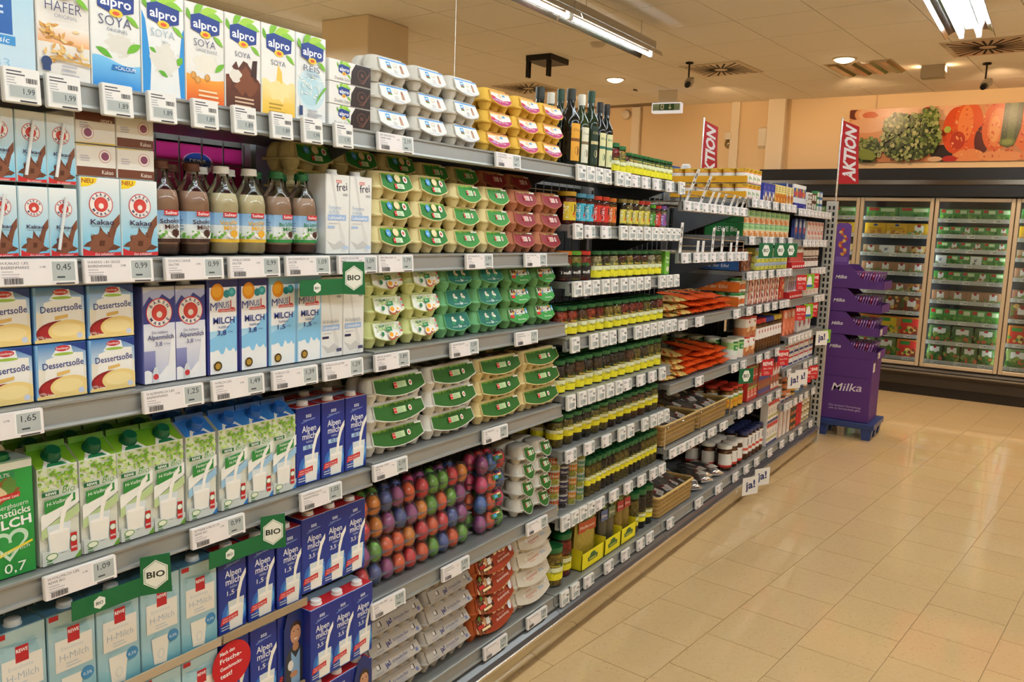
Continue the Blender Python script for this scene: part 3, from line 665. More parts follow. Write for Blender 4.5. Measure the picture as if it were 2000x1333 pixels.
# row 4: organic milk with gable tops, green milk, blue alpine milk
def bio(fett):
    sky = '5f9fd6' if fett else '8fbc5a'
    def art(p, W, H):
        p.rect(0, 0, W, H, 'e9ebe4', 'dfe6cf'); g = random.Random(4)
        for _ in range(70): p.ell(g.random()*W, H*(.68+.2*g.random()), .004*g.random()+.0015, .003*g.random()+.0015, g.choice(('8dbb3a','a9cc5e','c9dd92','6fa528')), 7)
        p.poly([(0,H*.33),(W,H*.52),(W,H*.64),(0,H*.46)], 'f5f6f2'); p.poly([(0,H*.24),(W,H*.42),(W,H*.50),(0,H*.33)], 'bcd39a' if not fett else '9cc6e6')
        p.poly([(0,0),(W,0),(W,H*.12),(W*.5,H*.08),(0,H*.15)], 'cfd6d2'); p.poly([(W*.82,0),(W,0),(W,H*.07)], '6aa032' if not fett else '2f78c4')
        p.rect(W*.05, H*.625, W*.48, H*.665, '1d6b3a'); p.text('REWE', W*.28, H*.632, .005, 'ffffff', w=W*.28, bold=.02); p.text('Bio', W*.72, H*.628, .0125, '3e8a3c', w=W*.32, shear=.25, bold=-.01)
        if fett: p.poly([(W*.15,H*.45),(W*.88,H*.50),(W*.88,H*.60),(W*.15,H*.57)], '2f8a3e'); p.text('Fettarme', W*.52, H*.545, .0062, 'ffffff', w=W*.5, rot=4, shear=.15); p.text('H-Milch', W*.52, H*.495, .0062, 'ffffff', w=W*.42, rot=4, shear=.15)
        else: p.poly([(W*.1,H*.47),(W*.9,H*.54),(W*.9,H*.61),(W*.1,H*.585)], '2f8a3e'); p.text('H-Vollmilch', W*.5, H*.545, .0068, 'ffffff', w=W*.68, rot=4, shear=.15)
        glass_milk(p, W*.45, H*.09, W*.62, H*.27); p.ell(W*.24, H*.075, .0105, .0065, '4f8f3a'); p.ell(W*.24, H*.075, .009, .005, 'eef2dc', 14)
        p.rect(W*.73, H*.07, W*.90, H*.245, 'bf2228'); p.ell(W*.815, H*.19, .0065, .0065, '2f7a3a', 14); p.ell(W*.815, H*.19, .0055, .0055, 'eef2ea', 14); p.text('REWE', W*.815, H*.10, .0038, 'ffffff', w=W*.14, bold=.02)
        p.lines(W*.1, H*.035, W*.2, 2, .005, '3b7a40')
    def gable(t, W, L):
        base = '86b82e' if not fett else '3b86d6'; t.rect(0, 0, W, L, base, '5b9a22' if not fett else '2f6fc0')
        t.poly([(W*.14,0.0),(W*.86,0.0),(W*.72,L*.36),(W*.28,L*.36)], 'eef0ea'); t.poly([(W*.24,.001),(W*.76,.001),(W*.67,L*.2),(W*.33,L*.2)], '1f7a4a' if not fett else '2f6fc8')
    return carton_kit('milk_carton', .0725, .205, .072, 'e4e6de', art, cap='0f5f3f' if not fett else '1f5fb4', gable=gable, top='4f8a20' if not fett else '2a60ac')
kbv, kbf = bio(False), bio(True)
for r in range(3):
    for i, x in enumerate((0.781, 0.857, 0.931, 1.003)): place(kbv, (x, 0.02+r*.078, 0.919), fit('organic whole milk carton with dark green cap', '%s row' % ('front','second','third')[r], nth(i, 5, 'bright green carton')), 'organic whole milk cartons')
    for i, x in enumerate((1.082, 1.163, 1.235, 1.306)): place(kbf, (x, 0.02+r*.078, 0.919), fit('organic low fat milk carton with blue cap', '%s row' % ('front','second','third')[r], nth(i, 5, 'green capped cartons')), 'organic low fat milk cartons')
def green_art(p, W, H):
    p.rect(0, 0, W, H, '1c8a3c', '2fa34a'); p.rect(0, H*.93, W, H, 'e9efe6'); p.rect(0, H*.86, W*.66, H*.92, '2f8f5a'); p.text('haltbar 0,7%', W*.3, H*.875, .007, 'e9f2ea', w=W*.55)
    p.blob(W*.45, H*.76, .022, '8a5a2e', 2, 18, .3); p.blob(W*.55, H*.80, .014, '5f8a3e', 4, 14, .3); p.blob(W*.35, H*.74, .012, 'd9c49a', 6, 14, .3)
    p.poly([(W*.1,H*.66),(W*.75,H*.69),(W*.75,H*.735),(W*.1,H*.71)], 'c8322e'); p.text('Berchtesgadener Land', W*.42, H*.685, .005, 'ffffff', w=W*.6, rot=2); p.text('Die Bergbauern', W*.5, H*.60, .0085, 'e6f2e6', w=W*.8, rot=3)
    p.text('Frühstücks', W*.5, H*.53, .012, 'f2f7f0', w=W*.88, bold=.02, rot=3); p.text('MILCH', W*.5, H*.43, .016, 'ffffff', w=W*.9, bold=.03, rot=3)
    p.ell(W*.36, H*.33, .017, .015, 'c9e6cf'); p.ell(W*.68, H*.34, .017, .015, 'c9e6cf'); p.poly([(W*.17,H*.31),(W*.87,H*.32),(W*.5,H*.14)], 'c9e6cf'); p.ell(W*.37, H*.32, .011, .010, '2a9648'); p.ell(W*.67, H*.33, .011, .010, '2a9648'); p.poly([(W*.25,H*.30),(W*.79,H*.31),(W*.5,H*.18)], '2a9648')
    p.poly([(W*.3,H*.19),(W*.95,H*.27),(W*.95,H*.29),(W*.3,H*.22)], 'e6d437'); p.text('Natürlich', W*.62, H*.215, .007, 'dff0df', w=W*.55, rot=8); p.text('0,7', W*.6, H*.04, .017, 'eef6ee', w=W*.42)
place(carton_kit('milk_carton', .09, .205, .08, '1f8a40', green_art, cap='0f6a3a', capr=.016, top='cfe0d2'), (0.692, 0.018, 0.919), 'bright green breakfast milk carton with a pale heart')
def alp(pct):
    def art(p, W, H):
        p.rect(0, 0, W, H, '1f3f9c', '1d2c86'); p.ell(W*.6, H*.22, W*.5, H*.17, '2f6fc6'); p.ell(W*.62, H*.22, W*.36, H*.13, '5fa8e0')
        p.text('sss', W*.5, H*.865, .0105, 'ccd6ec', w=W*.24, bold=.03); p.text('Weihenstephan', W*.52, H*.825, .0045, 'b9c6e6', w=W*.5, rot=3); p.poly([(W*.2,H*.8),(W*.8,H*.845),(W*.8,H*.85),(W*.2,H*.812)], '6f93d6')
        p.text('Alpen', W*.52, H*.68, .0155, 'f2f4fa', w=W*.6, bold=.012); p.text('milch', W*.52, H*.585, .0155, 'f2f4fa', w=W*.56, bold=.012); p.text('haltbar', W*.54, H*.535, .006, 'c9d6ee', w=W*.28)
        if pct == '0,1': p.rect(W*.26, H*.45, W*.72, H*.505, 'a9cdee'); p.text('0,1', W*.5, H*.458, .0085, '1d2c6e', w=W*.22, bold=.01)
        else: p.text(pct, W*.42, H*.455, .0105, 'eef2fa', w=W*.27, bold=.012); p.text('% Fett', W*.68, H*.47, .004, 'c9d6ee', w=W*.16)
        glass_milk(p, W*.62, H*.02, W*.6, H*.36, 'f1f0ec'); p.poly([(W*.03,H*.115),(W*.68,H*.155),(W*.68,H*.225),(W*.08,H*.20)], 'cf2a2e'); p.text('Unser einzigartig', W*.38, H*.175, .0036, 'ffffff', w=W*.5, rot=3); p.text('frischer Geschmack', W*.37, H*.145, .0036, 'ffffff', w=W*.52, rot=3); p.lines(W*.06, H*.08, W*.4, 2, .006, 'cfd6e6')
    k = carton_kit('milk_carton', .0775, .19, .078, '1d2c86', art, cap='eceaea', capr=.0135, top='b8cfe6')
    t = MB(); t.box(-.0365,.0365,.003,.045,.1898,.1912,'c52a30'); k.parts.append(('top_print', t.mesh('top_print', PRINT), None)); return k
kal = {q: alp(q) for q in ('0,1', '1,5', '3,5')}
for r in range(2):
    for i, x in enumerate((1.384, 1.467, 1.548)): place(kal['0,1'], (x, 0.02+r*.084, 0.919), fit('dark blue 0,1 percent alpine milk carton', '%s row' % ('front','rear')[r], nth(2-i, 4, 'white egg boxes')), 'blue 0,1 percent milk cartons')
# bottom stacks: trays of skimmed and alpine milk standing on each other
def rewe_art(p, W, H):
    p.rect(0, 0, W, H, '8fb9c6', 'b7d6e0'); g = random.Random(9)
    for k in range(12): p.poly([(W*g.random(), H*(.62+.3*g.random())) for _ in range(3)], g.choice(('9cc6d4','86b3c4','a8cfdb')))
    p.wave(0, W, 0, H*.2, .008, '5f9fb4', 1, 2, top='8fc0cd'); p.rect(W*.13, H*.40, W*.93, H*.72, 'eeeae2'); p.rect(W*.40, H*.67, W*.66, H*.83, 'bf2430'); p.text('REWE', W*.53, H*.765, .0068, 'ffffff', w=W*.23, bold=.02)
    p.text('Entrahmte', W*.5, H*.61, .0075, 'b9c9d8', w=W*.48, bold=-.01); p.text('H-Milch', W*.53, H*.505, .0135, '9fb6cc', w=W*.62, bold=-.014); p.lines(W*.35, H*.46, W*.4, 2, .006, 'c9d3da')
    p.poly([(W*.30,H*.04),(W*.62,H*.02),(W*.70,H*.33),(W*.24,H*.33)], 'e6e2d8'); p.poly([(W*.24,H*.33),(W*.70,H*.33),(W*.62,H*.37),(W*.33,H*.37)], '9fc4ce'); p.ell(W*.48, H*.14, .008, .011, 'd3d6d2'); p.ell(W*.48, H*.14, .005, .008, 'e6e2d8')
    p.ell(W*.80, H*.29, .013, .013, '3f86b8'); p.text('0,3%', W*.80, H*.27, .006, 'e6f0f6', w=.017); p.rect(.002, H*.94, W*.22, H*.99, 'bf2430')
kr = carton_kit('milk_carton', .0905, .192, .07, '86aebc', rewe_art, cap='dfe6ea', capr=.0135, top='5f93b0')
def tray(x0, x1, z, col, lab):
    m = MB(); m.box(x0, x1, 0.012, 0.30, z-.0085, z+.001, col); m.box(x0, x1, 0.008, 0.012, z-.0085, z+.010, col); o = obj('cardboard_tray', m.mesh('cardboard_tray', PAPER)); tag(o, lab, 'tray', 'cardboard trays under the milk')
LV = (0.202, 0.416, 0.628)
for lv, z in enumerate(LV):
    lvn = ('bottom','middle','top')[lv]
    for i, x in enumerate((0.612, 0.704, 0.797, 0.889, 0.981, 1.073)):
        dz = -0.0 if i > 1 else -0.0
        place(kr, (x, 0.022, z), fit('pale blue skimmed milk carton', '%s layer' % lvn, nth(5-i, 7, 'dark blue cartons')), 'pale blue skimmed milk cartons', rz=R_(RND.uniform(-1.5, 1.5)))
    for i, x in enumerate((1.165, 1.247, 1.329)): place(kal['1,5'], (x, 0.022+.006*RND.random(), z), fit('dark blue 1,5 percent alpine milk carton', '%s layer' % lvn, nth(i, 4, 'pale blue cartons')), 'blue 1,5 percent milk cartons', rz=R_(RND.uniform(-2, 2)))
    for i, x in enumerate((1.408, 1.48, 1.553)):
        zz = z + (0.012 if lv == 2 else 0); place(kal['3,5'], (x-.006, 0.02-(.03 if lv < 2 else 0), zz), fit('dark blue 3,5 percent alpine milk carton', '%s layer' % lvn, nth(2-i, 4, 'egg bay')), 'blue 3,5 percent milk cartons', rz=R_(RND.uniform(-2, 2)))
    if lv:
        tray(0.567, 1.118, z-.002, 'b8a58a', 'brown cardboard tray edge under the %s layer of skimmed milk' % lvn); tray(1.124, 1.37, z-.002, 'a58e70', 'brown cardboard tray edge under the %s layer of blue milk' % lvn)
# red round sticker and tray-front portrait on the blue milk display
sb = MB(); sb.lathe([(0,0),(.052,0),(.052,.0015),(0,.0015)], 'c9242a', 24, ax='y', cx=1.150, cy=.0135, cz=.560)
r = obj('promotion_disc', None); tag(r, 'red disc sign reading Frische Geschmackstest on the blue milk display', 'sign'); obj('card', sb.mesh('card', PAPER), r)
q = Pr((1.114, .0134, .485)); 
for i, t in enumerate(('Mach den','Frische-','Geschmacks-','test!')): q.text(t, .004, .102-.018*i, .0085 if i in (0,2) else .0105, 'ffffff', al='l', w=(.04,.058,.06,.032)[i], bold=.02, rot=3)
obj('lettering', q.mesh('lettering'), r)
def portrait():
    p = Pr((-.03, -.0002, 0)); p.poly([(0,0),(.066,0),(.066,.15),(.055,.19),(.033,.205),(.011,.19),(0,.15)], '1d2f6e'); p.poly([(.004,0),(.064,0),(.064,.08),(.048,.10),(.022,.10),(.006,.08)], '3a3a40')
    p.poly([(.022,.0),(.05,.0),(.05,.09),(.036,.07),(.022,.09)], '8fb4da'); p.ell(.036, .146, .0178, .0185, '3f2a1e'); p.ell(.036, .131, .0165, .0245, 'c89474'); p.poly([(.0205,.142),(.028,.153),(.045,.154),(.0515,.142),(.051,.156),(.036,.163),(.021,.155)], '3f2a1e'); p.ell(.036,.10,.01,.012,'b98462')
    p.ell(.030,.14,.0025,.0016,'2d1d18',8); p.ell(.043,.14,.0025,.0016,'2d1d18',8); p.poly([(.030,.121),(.042,.121),(.039,.1175),(.033,.1175)], 'f0e6e0'); p.ell(.02, .055, .009, .013, 'eceae6'); p.ell(.03, .03, .012, .008, 'c08a68')
    c = MB(); c.prism([(-.03,0),(.036,0),(.036,.15),(.025,.19),(.003,.205),(-.019,.19),(-.03,.15)], 0, .0015, '1d2f6e', 'y'); return Kit('promotion_card', 'sign', [('card', c.mesh('card', PAPER), None), ('portrait_print', p.mesh('portrait_print'), None)])
pk = portrait()
for i, (x, z) in enumerate(((1.334, 0.42), (1.545, 0.21))): place(pk, (x, 0.017 if i == 0 else -.014, z), 'cut-out card of a smiling person in apron, %s' % ('beside the 3,5 percent cartons' if i == 0 else 'next to the grey egg boxes'), 'portrait promotion cards')
# ------------------------------------------------------------------ glass milk bottles
def milk_bottle(fill, low, cap, art):
    R = .0355
    prof = [(0,.002),(.030,0),(R,.006),(R,.105),(.033,.122),(.025,.140),(.0165,.152),(.0145,.160),(.0145,.172)]
    g = MB(); g.lathe(prof, 'ffffff', 20); 
    ri = R-.0015; c = MB(); c.lathe([(0,.003),(.029,.003),(ri,.009),(ri,.022),(ri,.04),(ri,.104),(.0315,.121),(.029,.129),(0,.129)], None, 20, cols=[low,low,low,fill,fill,fill,fill,fill])
    k = MB(); k.lathe([(.0175,0),(.0175,.004),(.0165,.005),(.0165,.014),(.015,.0155),(0,.0155)], cap, 18, cz=.170)
    p = Pr(cyl=R+.0004); art(p)
    return Kit('milk_bottle', 'bottle', [('glass', g.mesh('glass', GLASS, 60), None), ('contents', c.mesh('contents', PLASTIC, 60), None), ('label', p.mesh('label', PAPER), None), ('cap', k.mesh('cap', PLASTIC, 40), None)])
def bottle_art(l1, l2, tcol, band, extra):
    def art(p):
        p.rect(-.062, .026, .062, .088, 'eef1f0'); p.rect(-.062, .062, .062, .088, 'a9cbe8', '8fb9e0'); p.rect(-.062, .026, .062, .033, band)
        for o in (-.062, 0.0):
            pass
        g = random.Random(3)
        for _ in range(34): p.ell(-.058+.116*g.random(), .036+.012*g.random(), .004, .003, g.choice(('6aa54a','8cc05a','f4f4ee')), 7)
        p.rect(-.006, .079, .024, .0895, 'c4262c'); p.text('Saliter', .009, .081, .0062, 'ffffff', w=.026, bold=.01)
        p.text(l1, .006, .064, .0085, tcol, w=.038, bold=.02, rot=4); p.text(l2, .010, .053, .0085, tcol, w=.03, bold=.02, rot=4)
        p.ell(.014, .043, .015, .008, 'f5f3ec', 16); p.blob(.016, .044, .008, extra, 5, 12, .3); p.lines(-.055, .075, .03, 5, .006, '8aa6c0')
    return art
mb_s = milk_bottle('b8917a', '6a4634', '5a3020', bottle_art('Schoko','Milch','4a2a22','4a2c20','4a2a1e'))
mb_v = milk_bottle('e6d9b4', 'e0d0a4', 'eceae6', bottle_art('Vanille','Milch','e0a83c','e6b93a','e6a92e'))
mb_b = milk_bottle('c0a08a', '6a4230', '1d6b3c', bottle_art('Bio Schoko','Milch','2f7a3c','2f8a44','4a2a1e'))
for i, (x, kk) in enumerate(zip((1.028,1.100,1.174,1.247,1.323,1.399), (mb_s,mb_s,mb_v,mb_v,mb_b,mb_b))):
    nm = {id(mb_s):'brown chocolate milk bottle with brown cap', id(mb_v):'cream vanilla milk bottle with white cap', id(mb_b):'organic chocolate milk bottle with green cap'}[id(kk)]
    rot = (-.25, -.2, -.4, -.4, -.15, -.2)[i]
    place(kk, (x, 0.062, 1.473), nm+', front row'+('',', next to the carton stack')[i == 0]+('',', next to the white cartons')[i == 5], 'front milk bottles', rz=rot)
    place(kk, (x+.006, 0.142, 1.473), nm+', second row', 'second row milk bottles', rz=1.0)
# tissue pack seen through the wire back
p = Pr((-.15, -.0002, 0)); p.rect(0,0,.30,.2,'a81e68','c2287c'); p.ell(.13,.15,.05,.03,'e9a9cc'); p.ell(.13,.155,.042,.024,'2a4aa0'); p.text('rewe',.13,.155,.012,'ffffff',w=.05); p.text('soft',.15,.135,.012,'ffffff',w=.045); p.blob(.22,.13,.02,'f2eef0',3,12,.3)
m = MB(); m.box(-.15,.15,0,.1,0,.2,'b0226e',ch=.008)
place(Kit('tissue_pack','pack',[('body',m.mesh('body',SHINY),None),('print',p.mesh('print'),None)]), (1.46,.50,1.54), 'magenta toilet tissue pack behind the wire back of the bottle shelf')
m = MB(); m.box(.92,1.6,.5,.62,1.50,1.538,'4a4a4e'); o = obj('rear_shelf', m.mesh('rear_shelf', METAL)); tag(o, 'grey rear shelf behind the wire back of the bottle shelf', 'shelf')

# ------------------------------------------------------------------ egg boxes
def rim_outline(W, D, n=5, r=.014):
    pts = []
    for cx, cy, a0 in ((W/2-r,-D/2+r,-90),(W/2-r,D/2-r,0),(-W/2+r,D/2-r,90),(-W/2+r,-D/2+r,180)):
        for i in range(n): a = R_(a0+90*i/(n-1)); pts.append((cx+r*math.cos(a), cy+r*math.sin(a)))
    return pts
def egg_box(cups, W, D, H, pulp, art=None, top=None, smile=.016, ptop=.85, classic=False, cat='egg box', lobe=.26, mat=None):
    mat = mat or PULP
    hb = H*(.42 if not classic else .5); m = MB(); pit = (W-.012)/cups
    for i in range(cups):
        for j in (0, 1):
            cx = (i-(cups-1)/2)*pit; cy = (-.245 if j == 0 else .245)*D
            r1 = min(pit, D*.5)*.52; r0 = r1*(.62 if not classic else .42)
            m.lathe([(0,0.0),(r0*.9,0.0),(r0,.004),((r0+r1)/2*(1.08 if not classic else 1.0),hb*.5),(r1,hb)], pulp, 10, cx=cx, cy=cy)
    ol = rim_outline(W, D); m.loft([[(x,y,hb-.004) for x,y in ol],[(x*1.012,y*1.015,hb-.0015) for x,y in ol],[(x*1.012,y*1.015,hb+.0015) for x,y in ol],[(x*.99,y*.99,hb+.003) for x,y in ol]], pulp)
    base = m.mesh('base', mat, 50)
    m = MB(); rings = []; rl = D*lobe; K = 7
    for k in range(K):
        t = k/(K-1); z = hb+.001+(H-hb-.001)*math.sin(t*math.pi/2)**.9; q = t if not classic else t*.8
        s = math.sqrt(max(0, 1-(.93*math.sin(t*math.pi/2))**2.4)) if not classic else 1-.45*t
        b = D/2-.003-(.013 if not classic else .020)*(z-hb)/(H-hb); cx = W/2-rl; ring = []
        yl = b/2; n = 7
        for sx in (1, -1):
            cs = (-yl, yl) if sx > 0 else (yl, -yl)
            for c in cs:
                for i in range(n):
                    a = -90+180*i/(n-1); ca, sa = math.cos(R_(a)), math.sin(R_(a))
                    ring.append((sx*(cx+rl*.95*s*ca), c+yl*sa*(sx), z))
        rings.append(ring)
    m.loft(rings, pulp, cap0=False)
    # front tongue, a slightly proud panel with a curved lower edge
    b0 = D/2+.0038; b1 = D/2-.001-(.013 if not classic else .020); dy = b0-b1; dz = H-hb; L = math.hypot(dy, dz); V = Vector((0, dy/L, dz/L)); U = Vector((1,0,0)); Nn = U.cross(V)
    o = Vector((0, -D/2-.0038, hb)); ua = W/2-rl*.95; ub = W/2-rl*.38
    def outline(e, du=0.0):
        ns = 12; pts = []
        for i in range(ns+1):
            u = -ua+(ua+ub)*i/ns; w_ = (u-(ub-ua)/2)/((ua+ub)/2); pts.append((u*(1-du), -smile*(1-w_*w_)+e+.002))
        return pts + [(ub-.004-e, L*ptop), (-ua+.004+e, L*ptop)]
    ol = outline(0); fr = [tuple(o+U*u+V*v+Nn*.0016) for u, v in ol]; bk = [tuple(o+U*u+V*v-Nn*.0035) for u, v in ol]
    m.loft([bk, fr], pulp, cap0=True, cap1=True)
    lid = m.mesh('lid', mat, 50)
    parts = [('base', base, None), ('lid', lid, None)]
    if art:
        p = Pr(o+Nn*.0017, U, V); art(p, outline(.0022, .03), -ua, ub, L*ptop, smile); parts.append(('label', p.mesh('label', PAPER), None))
    if top:
        p = Pr((-W/2+rl*.75, -D/2+.03, H+.0004), (1,0,0), (0,1,0)); top(p, W-rl*1.5, D-.06); parts.append(('top_label', p.mesh('top_label', PAPER), None))
    return Kit('egg_box', cat, parts)
def art_white(p, ol, a, b, L, s):
    p.poly(ol, 'eceae6'); p.rect(a+.006, L-.0045, b-.006, L-.0008, '4f9be0'); W = b-a; c = (a+b)/2
    p.rect(c-.030, L*.25, c-.014, L*.78, '4f9fd6'); p.rect(c-.030, L*.25, c-.014, L*.42, '5f8a4a'); p.rect(c-.028, L*.33, c-.018, L*.46, 'a8543a'); p.rect(c-.027,L*.55,c-.018,L*.66,'eef2f4')
    p.ell(c+.002, L*.58, .0085, .0075, 'cfc4b4'); p.ell(c+.001, L*.62, .0075, .006, 'e9e2d6', 14); p.poly([(c+.020,L*.02),(c+.031,L*.02),(c+.031,L*.4),(c+.029,L*.62),(c+.024,L*.66),(c+.021,L*.5)], 'b98f78'); p.ell(c+.0255, L*.56, .004, .0055, 'a87458', 10)
    p.lines(c-.008, L*.15, .02, 3, .0035, 'b9b6b2'); p.text('Eier aus Freilandhaltung', c, -s*.5, .0035, '7f9fd0', w=.05)
def art_pink(p, ol, a, b, L, s):
    p.poly(ol, 'b83a72'); c = (a+b)/2; p.poly([(a+.007,L*.93),(b-.006,L*.93),(b-.003,L*.5),(b-.006,L*.3),(c,L*.12),(a+.004,L*.42)], 'e9e4e0'); p.poly([(a+.006,L*.95),(b-.006,L*.95),(b-.006,L*.8),(a+.006,L*.75)], 'f0b85a')
    p.blob(c-.006, L*.58, .012, 'e6c4a0', 4, 14, .4, .6); p.blob(c+.016, L*.62, .010, '6f9fc0', 7, 14, .5, .5); p.poly([(a+.004,L*.35),(a+.024,L*.2),(a+.024,L*.38),(a+.005,L*.5)], 'd4342c'); p.poly([(a+.006,L*.1),(c-.01,-.002),(a+.03,L*.2)], 'b9a4d0')
    p.text('Ja, wir Eier', c+.008, -.001, .0065, 'f2dfe8', w=.05, shear=.2); p.text('Freiland', c+.008, -s*.75, .003, 'f0d0e0', w=.022)
def art_rewe(bg, grass, egg=False, badge='cfe3c0', sc=1.0):
    def art(p, ol, a, b, L, s):
        p.poly(ol, bg); c = (a+b)/2; g = random.Random(5); W = b-a
        for k in range(int(36*sc)):
            u = a+.008+(W-.016)*k/(36*sc); p.poly([(u,L*.99),(u+.004,L*.99),(u+.002+.003*(g.random()-.5),L*(.74+.18*g.random()))], grass)
        if not egg: p.rect(b-.036, L*.86, b-.009, L*.985, 'e3e2dc')
        if egg:
            p.ell(c-.027, L*.62, .0095, .0105, '4f9ad6'); p.text('XL', c-.027, L*.54, .006, 'ffffff', w=.009); p.ell(c+.002, L*.66, .0115, .0115, 'c7b47e'); p.ell(c+.001, L*.70, .0105, .0095, 'e9dba8'); p.ell(c+.031, L*.60, .0085, .0100, 'e9ebe2'); p.ell(c+.031, L*.6, .0045, .005, 'd05a3a', 12)
            p.rect(c-.016, -.004, c+.020, L*.26, badge); p.rect(c-.016, -.004, c-.007, L*.26, 'c9342e'); p.text('REWE', c-.0115, L*.06, .0022, 'ffffff', w=.007); p.lines(c-.004, L*.12, .02, 3, .0035, '8fae84')
        else:
            w = .021*sc; h = .0085; v = L*.38; p.rect(c-w*1.05, v-h, c+w*.75, v+h, badge); p.rect(c-w*1.05, v-h*.85, c-w*.6, v+h*.85, 'c9342e'); p.text('REWE', c-w*.825, v, .0028, 'ffffff', w=w*.36); p.lines(c-w*.5, v+.003, w*1.1, 3, .0045, '8fae84'); p.ell(c+w*1.35, v, .006*min(sc,1.2), .0082, 'eceee4'); p.ell(c+w*1.35, v, .0032*min(sc,1.2), .0045, 'd05a3a', 12)
    return art
def art_eggs(p, ol, a, b, L, s):
    p.poly(ol, 'eef0e8'); c = (a+b)/2; g = random.Random(8)
    for _ in range(60): p.ell(a+.01+(b-a-.02)*g.random(), L*(.45+.45*g.random()), .0028, .0022, g.choice(('cfe3a4','b5d67e','e2edc8')), 7)
    p.rect(c-.034, L*.70, c-.014, L*.82, '2a7a44'); p.text('REWE', c-.026, L*.73, .003, 'ffffff', w=.011); p.text('Bio', c-.006, L*.70, .007, '7fb85a', w=.01, shear=.2)
    p.poly([(c-.011,L*.30),(c+.012,L*.34),(c+.012,L*.66),(c-.011,L*.62)], '2f8a4a'); p.text('Eier', c, L*.46, .0045, 'ffffff', w=.012); p.poly([(c-.034,-.002),(c-.024,.003),(c-.023,L*.28),(c-.033,L*.34)], '1f7a44')
    p.ell(c+.004, -.003, .013, .0105, 'b4542e'); p.ell(c+.004, .001, .0125, .0095, 'f2ede2'); p.ell(c+.003, .002, .008, .0068, 'f0a524'); p.ell(c+.024, -.0005, .008, .0075, 'b4542e'); p.ell(c+.024, .0015, .0078, .0065, 'f4efe6'); p.ell(c+.024, .002, .004, .0035, 'f0a524', 12)
    for k in range(3): p.rect(b-.014, L*(.2+.22*k), b-.007, L*(.36+.22*k), 'c9444a' if k != 1 else '8fb0a0')
def art_teal(p, ol, a, b, L, s):
    p.poly(ol, '1f6f60'); c = (a+b)/2
    for du in (-.018, .020):
        p.ell(c+du, L*.58, .006, .0085, 'e9e6dc', 14); p.ell(c+du+.007, L*.46, .006, .004, 'e9e6dc', 12); p.poly([(c+du-.008,L*.2),(c+du+.006,L*.18),(c+du+.005,L*.42),(c+du-.007,L*.44)], '3f8f5a'); p.ell(c+du+.001, L*.6, .0022, .003, 'c98a3a', 8)
    p.text('6 Freiland', c-.016, -.001, .0042, 'e6efe8', w=.026); p.text('Eier', c+.007, -.002, .0085, 'ffffff', w=.014, bold=.02); p.text('aus Bayern', c+.027, -.001, .0036, 'cfe0d6', w=.02)
def art_bayern(p, ol, a, b, L, s):
    p.poly(ol, '3f9a48'); c = (a+b)/2; p.rect(a+.008, L*.45, b-.018, L*.97, 'e6e2d6'); g = random.Random(2)
    for _ in range(26): p.blob(a+.012+(b-a-.034)*g.random(), L*(.5+.42*g.random()), .0045, g.choice(('5a3a2a','e9c04a','4f7fc0','f4f2ec','b98a5a')), int(g.random()*99), 8, .4)
    p.rect(b-.016, L*.45, b-.006, L*.95, '4f9ad0'); p.rect(b-.014,L*.5,b-.008,L*.75,'eef2f4'); p.poly([(a+.005,L*.18),(a+.026,L*.14),(a+.026,L*.44),(a+.005,L*.46)], 'd4342c'); p.lines(c-.006, L*.3, .026, 1, .005, 'dfeed8'); p.text('Bodenhaltung', c+.008, -s*.25, .006, 'eef4e8', w=.046, shear=.25)
def art_boden(p, ol, a, b, L, s):
    p.poly(ol, '9c3a20'); c = (a+b)/2; g = random.Random(6)
    for _ in range(46): p.blob(a+.012+(b-a)*.36*g.random(), L*(-.1+1.0*g.random()), .0085, g.choice(('6a3a22','a8643a','d9a878','4a2416','e6c8a0','8a4a2a')), int(g.random()*99), 9, .3)
    for _ in range(22): p.blob(c-.01+(b-c)*g.random(), L*(.78+.2*g.random()), .007, g.choice(('d9b07a','b9743a','e9d0a8')), int(g.random()*99), 8, .3)
    p.ell(a+.03, L*.9, .008, .008, '5f8a3a', 10); p.rect(a+.012, L*.18, a+.045, L*.42, 'c4302a'); p.rect(a+.03, -.002, a+.075, .006, 'f0d9a8'); p.rect(a+.06,L*.25,a+.08,L*.7,'e9e4e0'); p.ell(b-.022, L*.66, .010, .014, 'dfe4ee'); p.text('10 Eier aus', c+.032, L*.42, .005, 'e6c0a8', w=.04, rot=4); p.text('Bodenhaltung', c+.038, L*.12, .0088, 'f2e2d4', w=.072, shear=.25, rot=6)
def art_ja(p, ol, a, b, L, s):
    c = (a+b)/2
    for u in (c-.068, c+.078): p.rect(u-.008, L*.42, u+.008, L*.80, '2d2a28'); p.rect(u-.007, L*.46, u+.004, L*.78, 'cfc8c0')
    p.text('ja!', c-.030, L*.30, .013, '2a2f6a', w=.022, bold=.03, rot=8); p.text('10 frische Eier', c+.022, L*.36, .0085, '3a3f72', w=.066, bold=.005, rot=2); p.lines(c+.0, L*.2, .06, 2, .005, '8f8f9c'); p.text('Güteklasse A', c-.07, L*.12, .004, '5a5f86', w=.032); p.ell(b-.018, L*.3, .006, .006, '6a6f9c', 12)
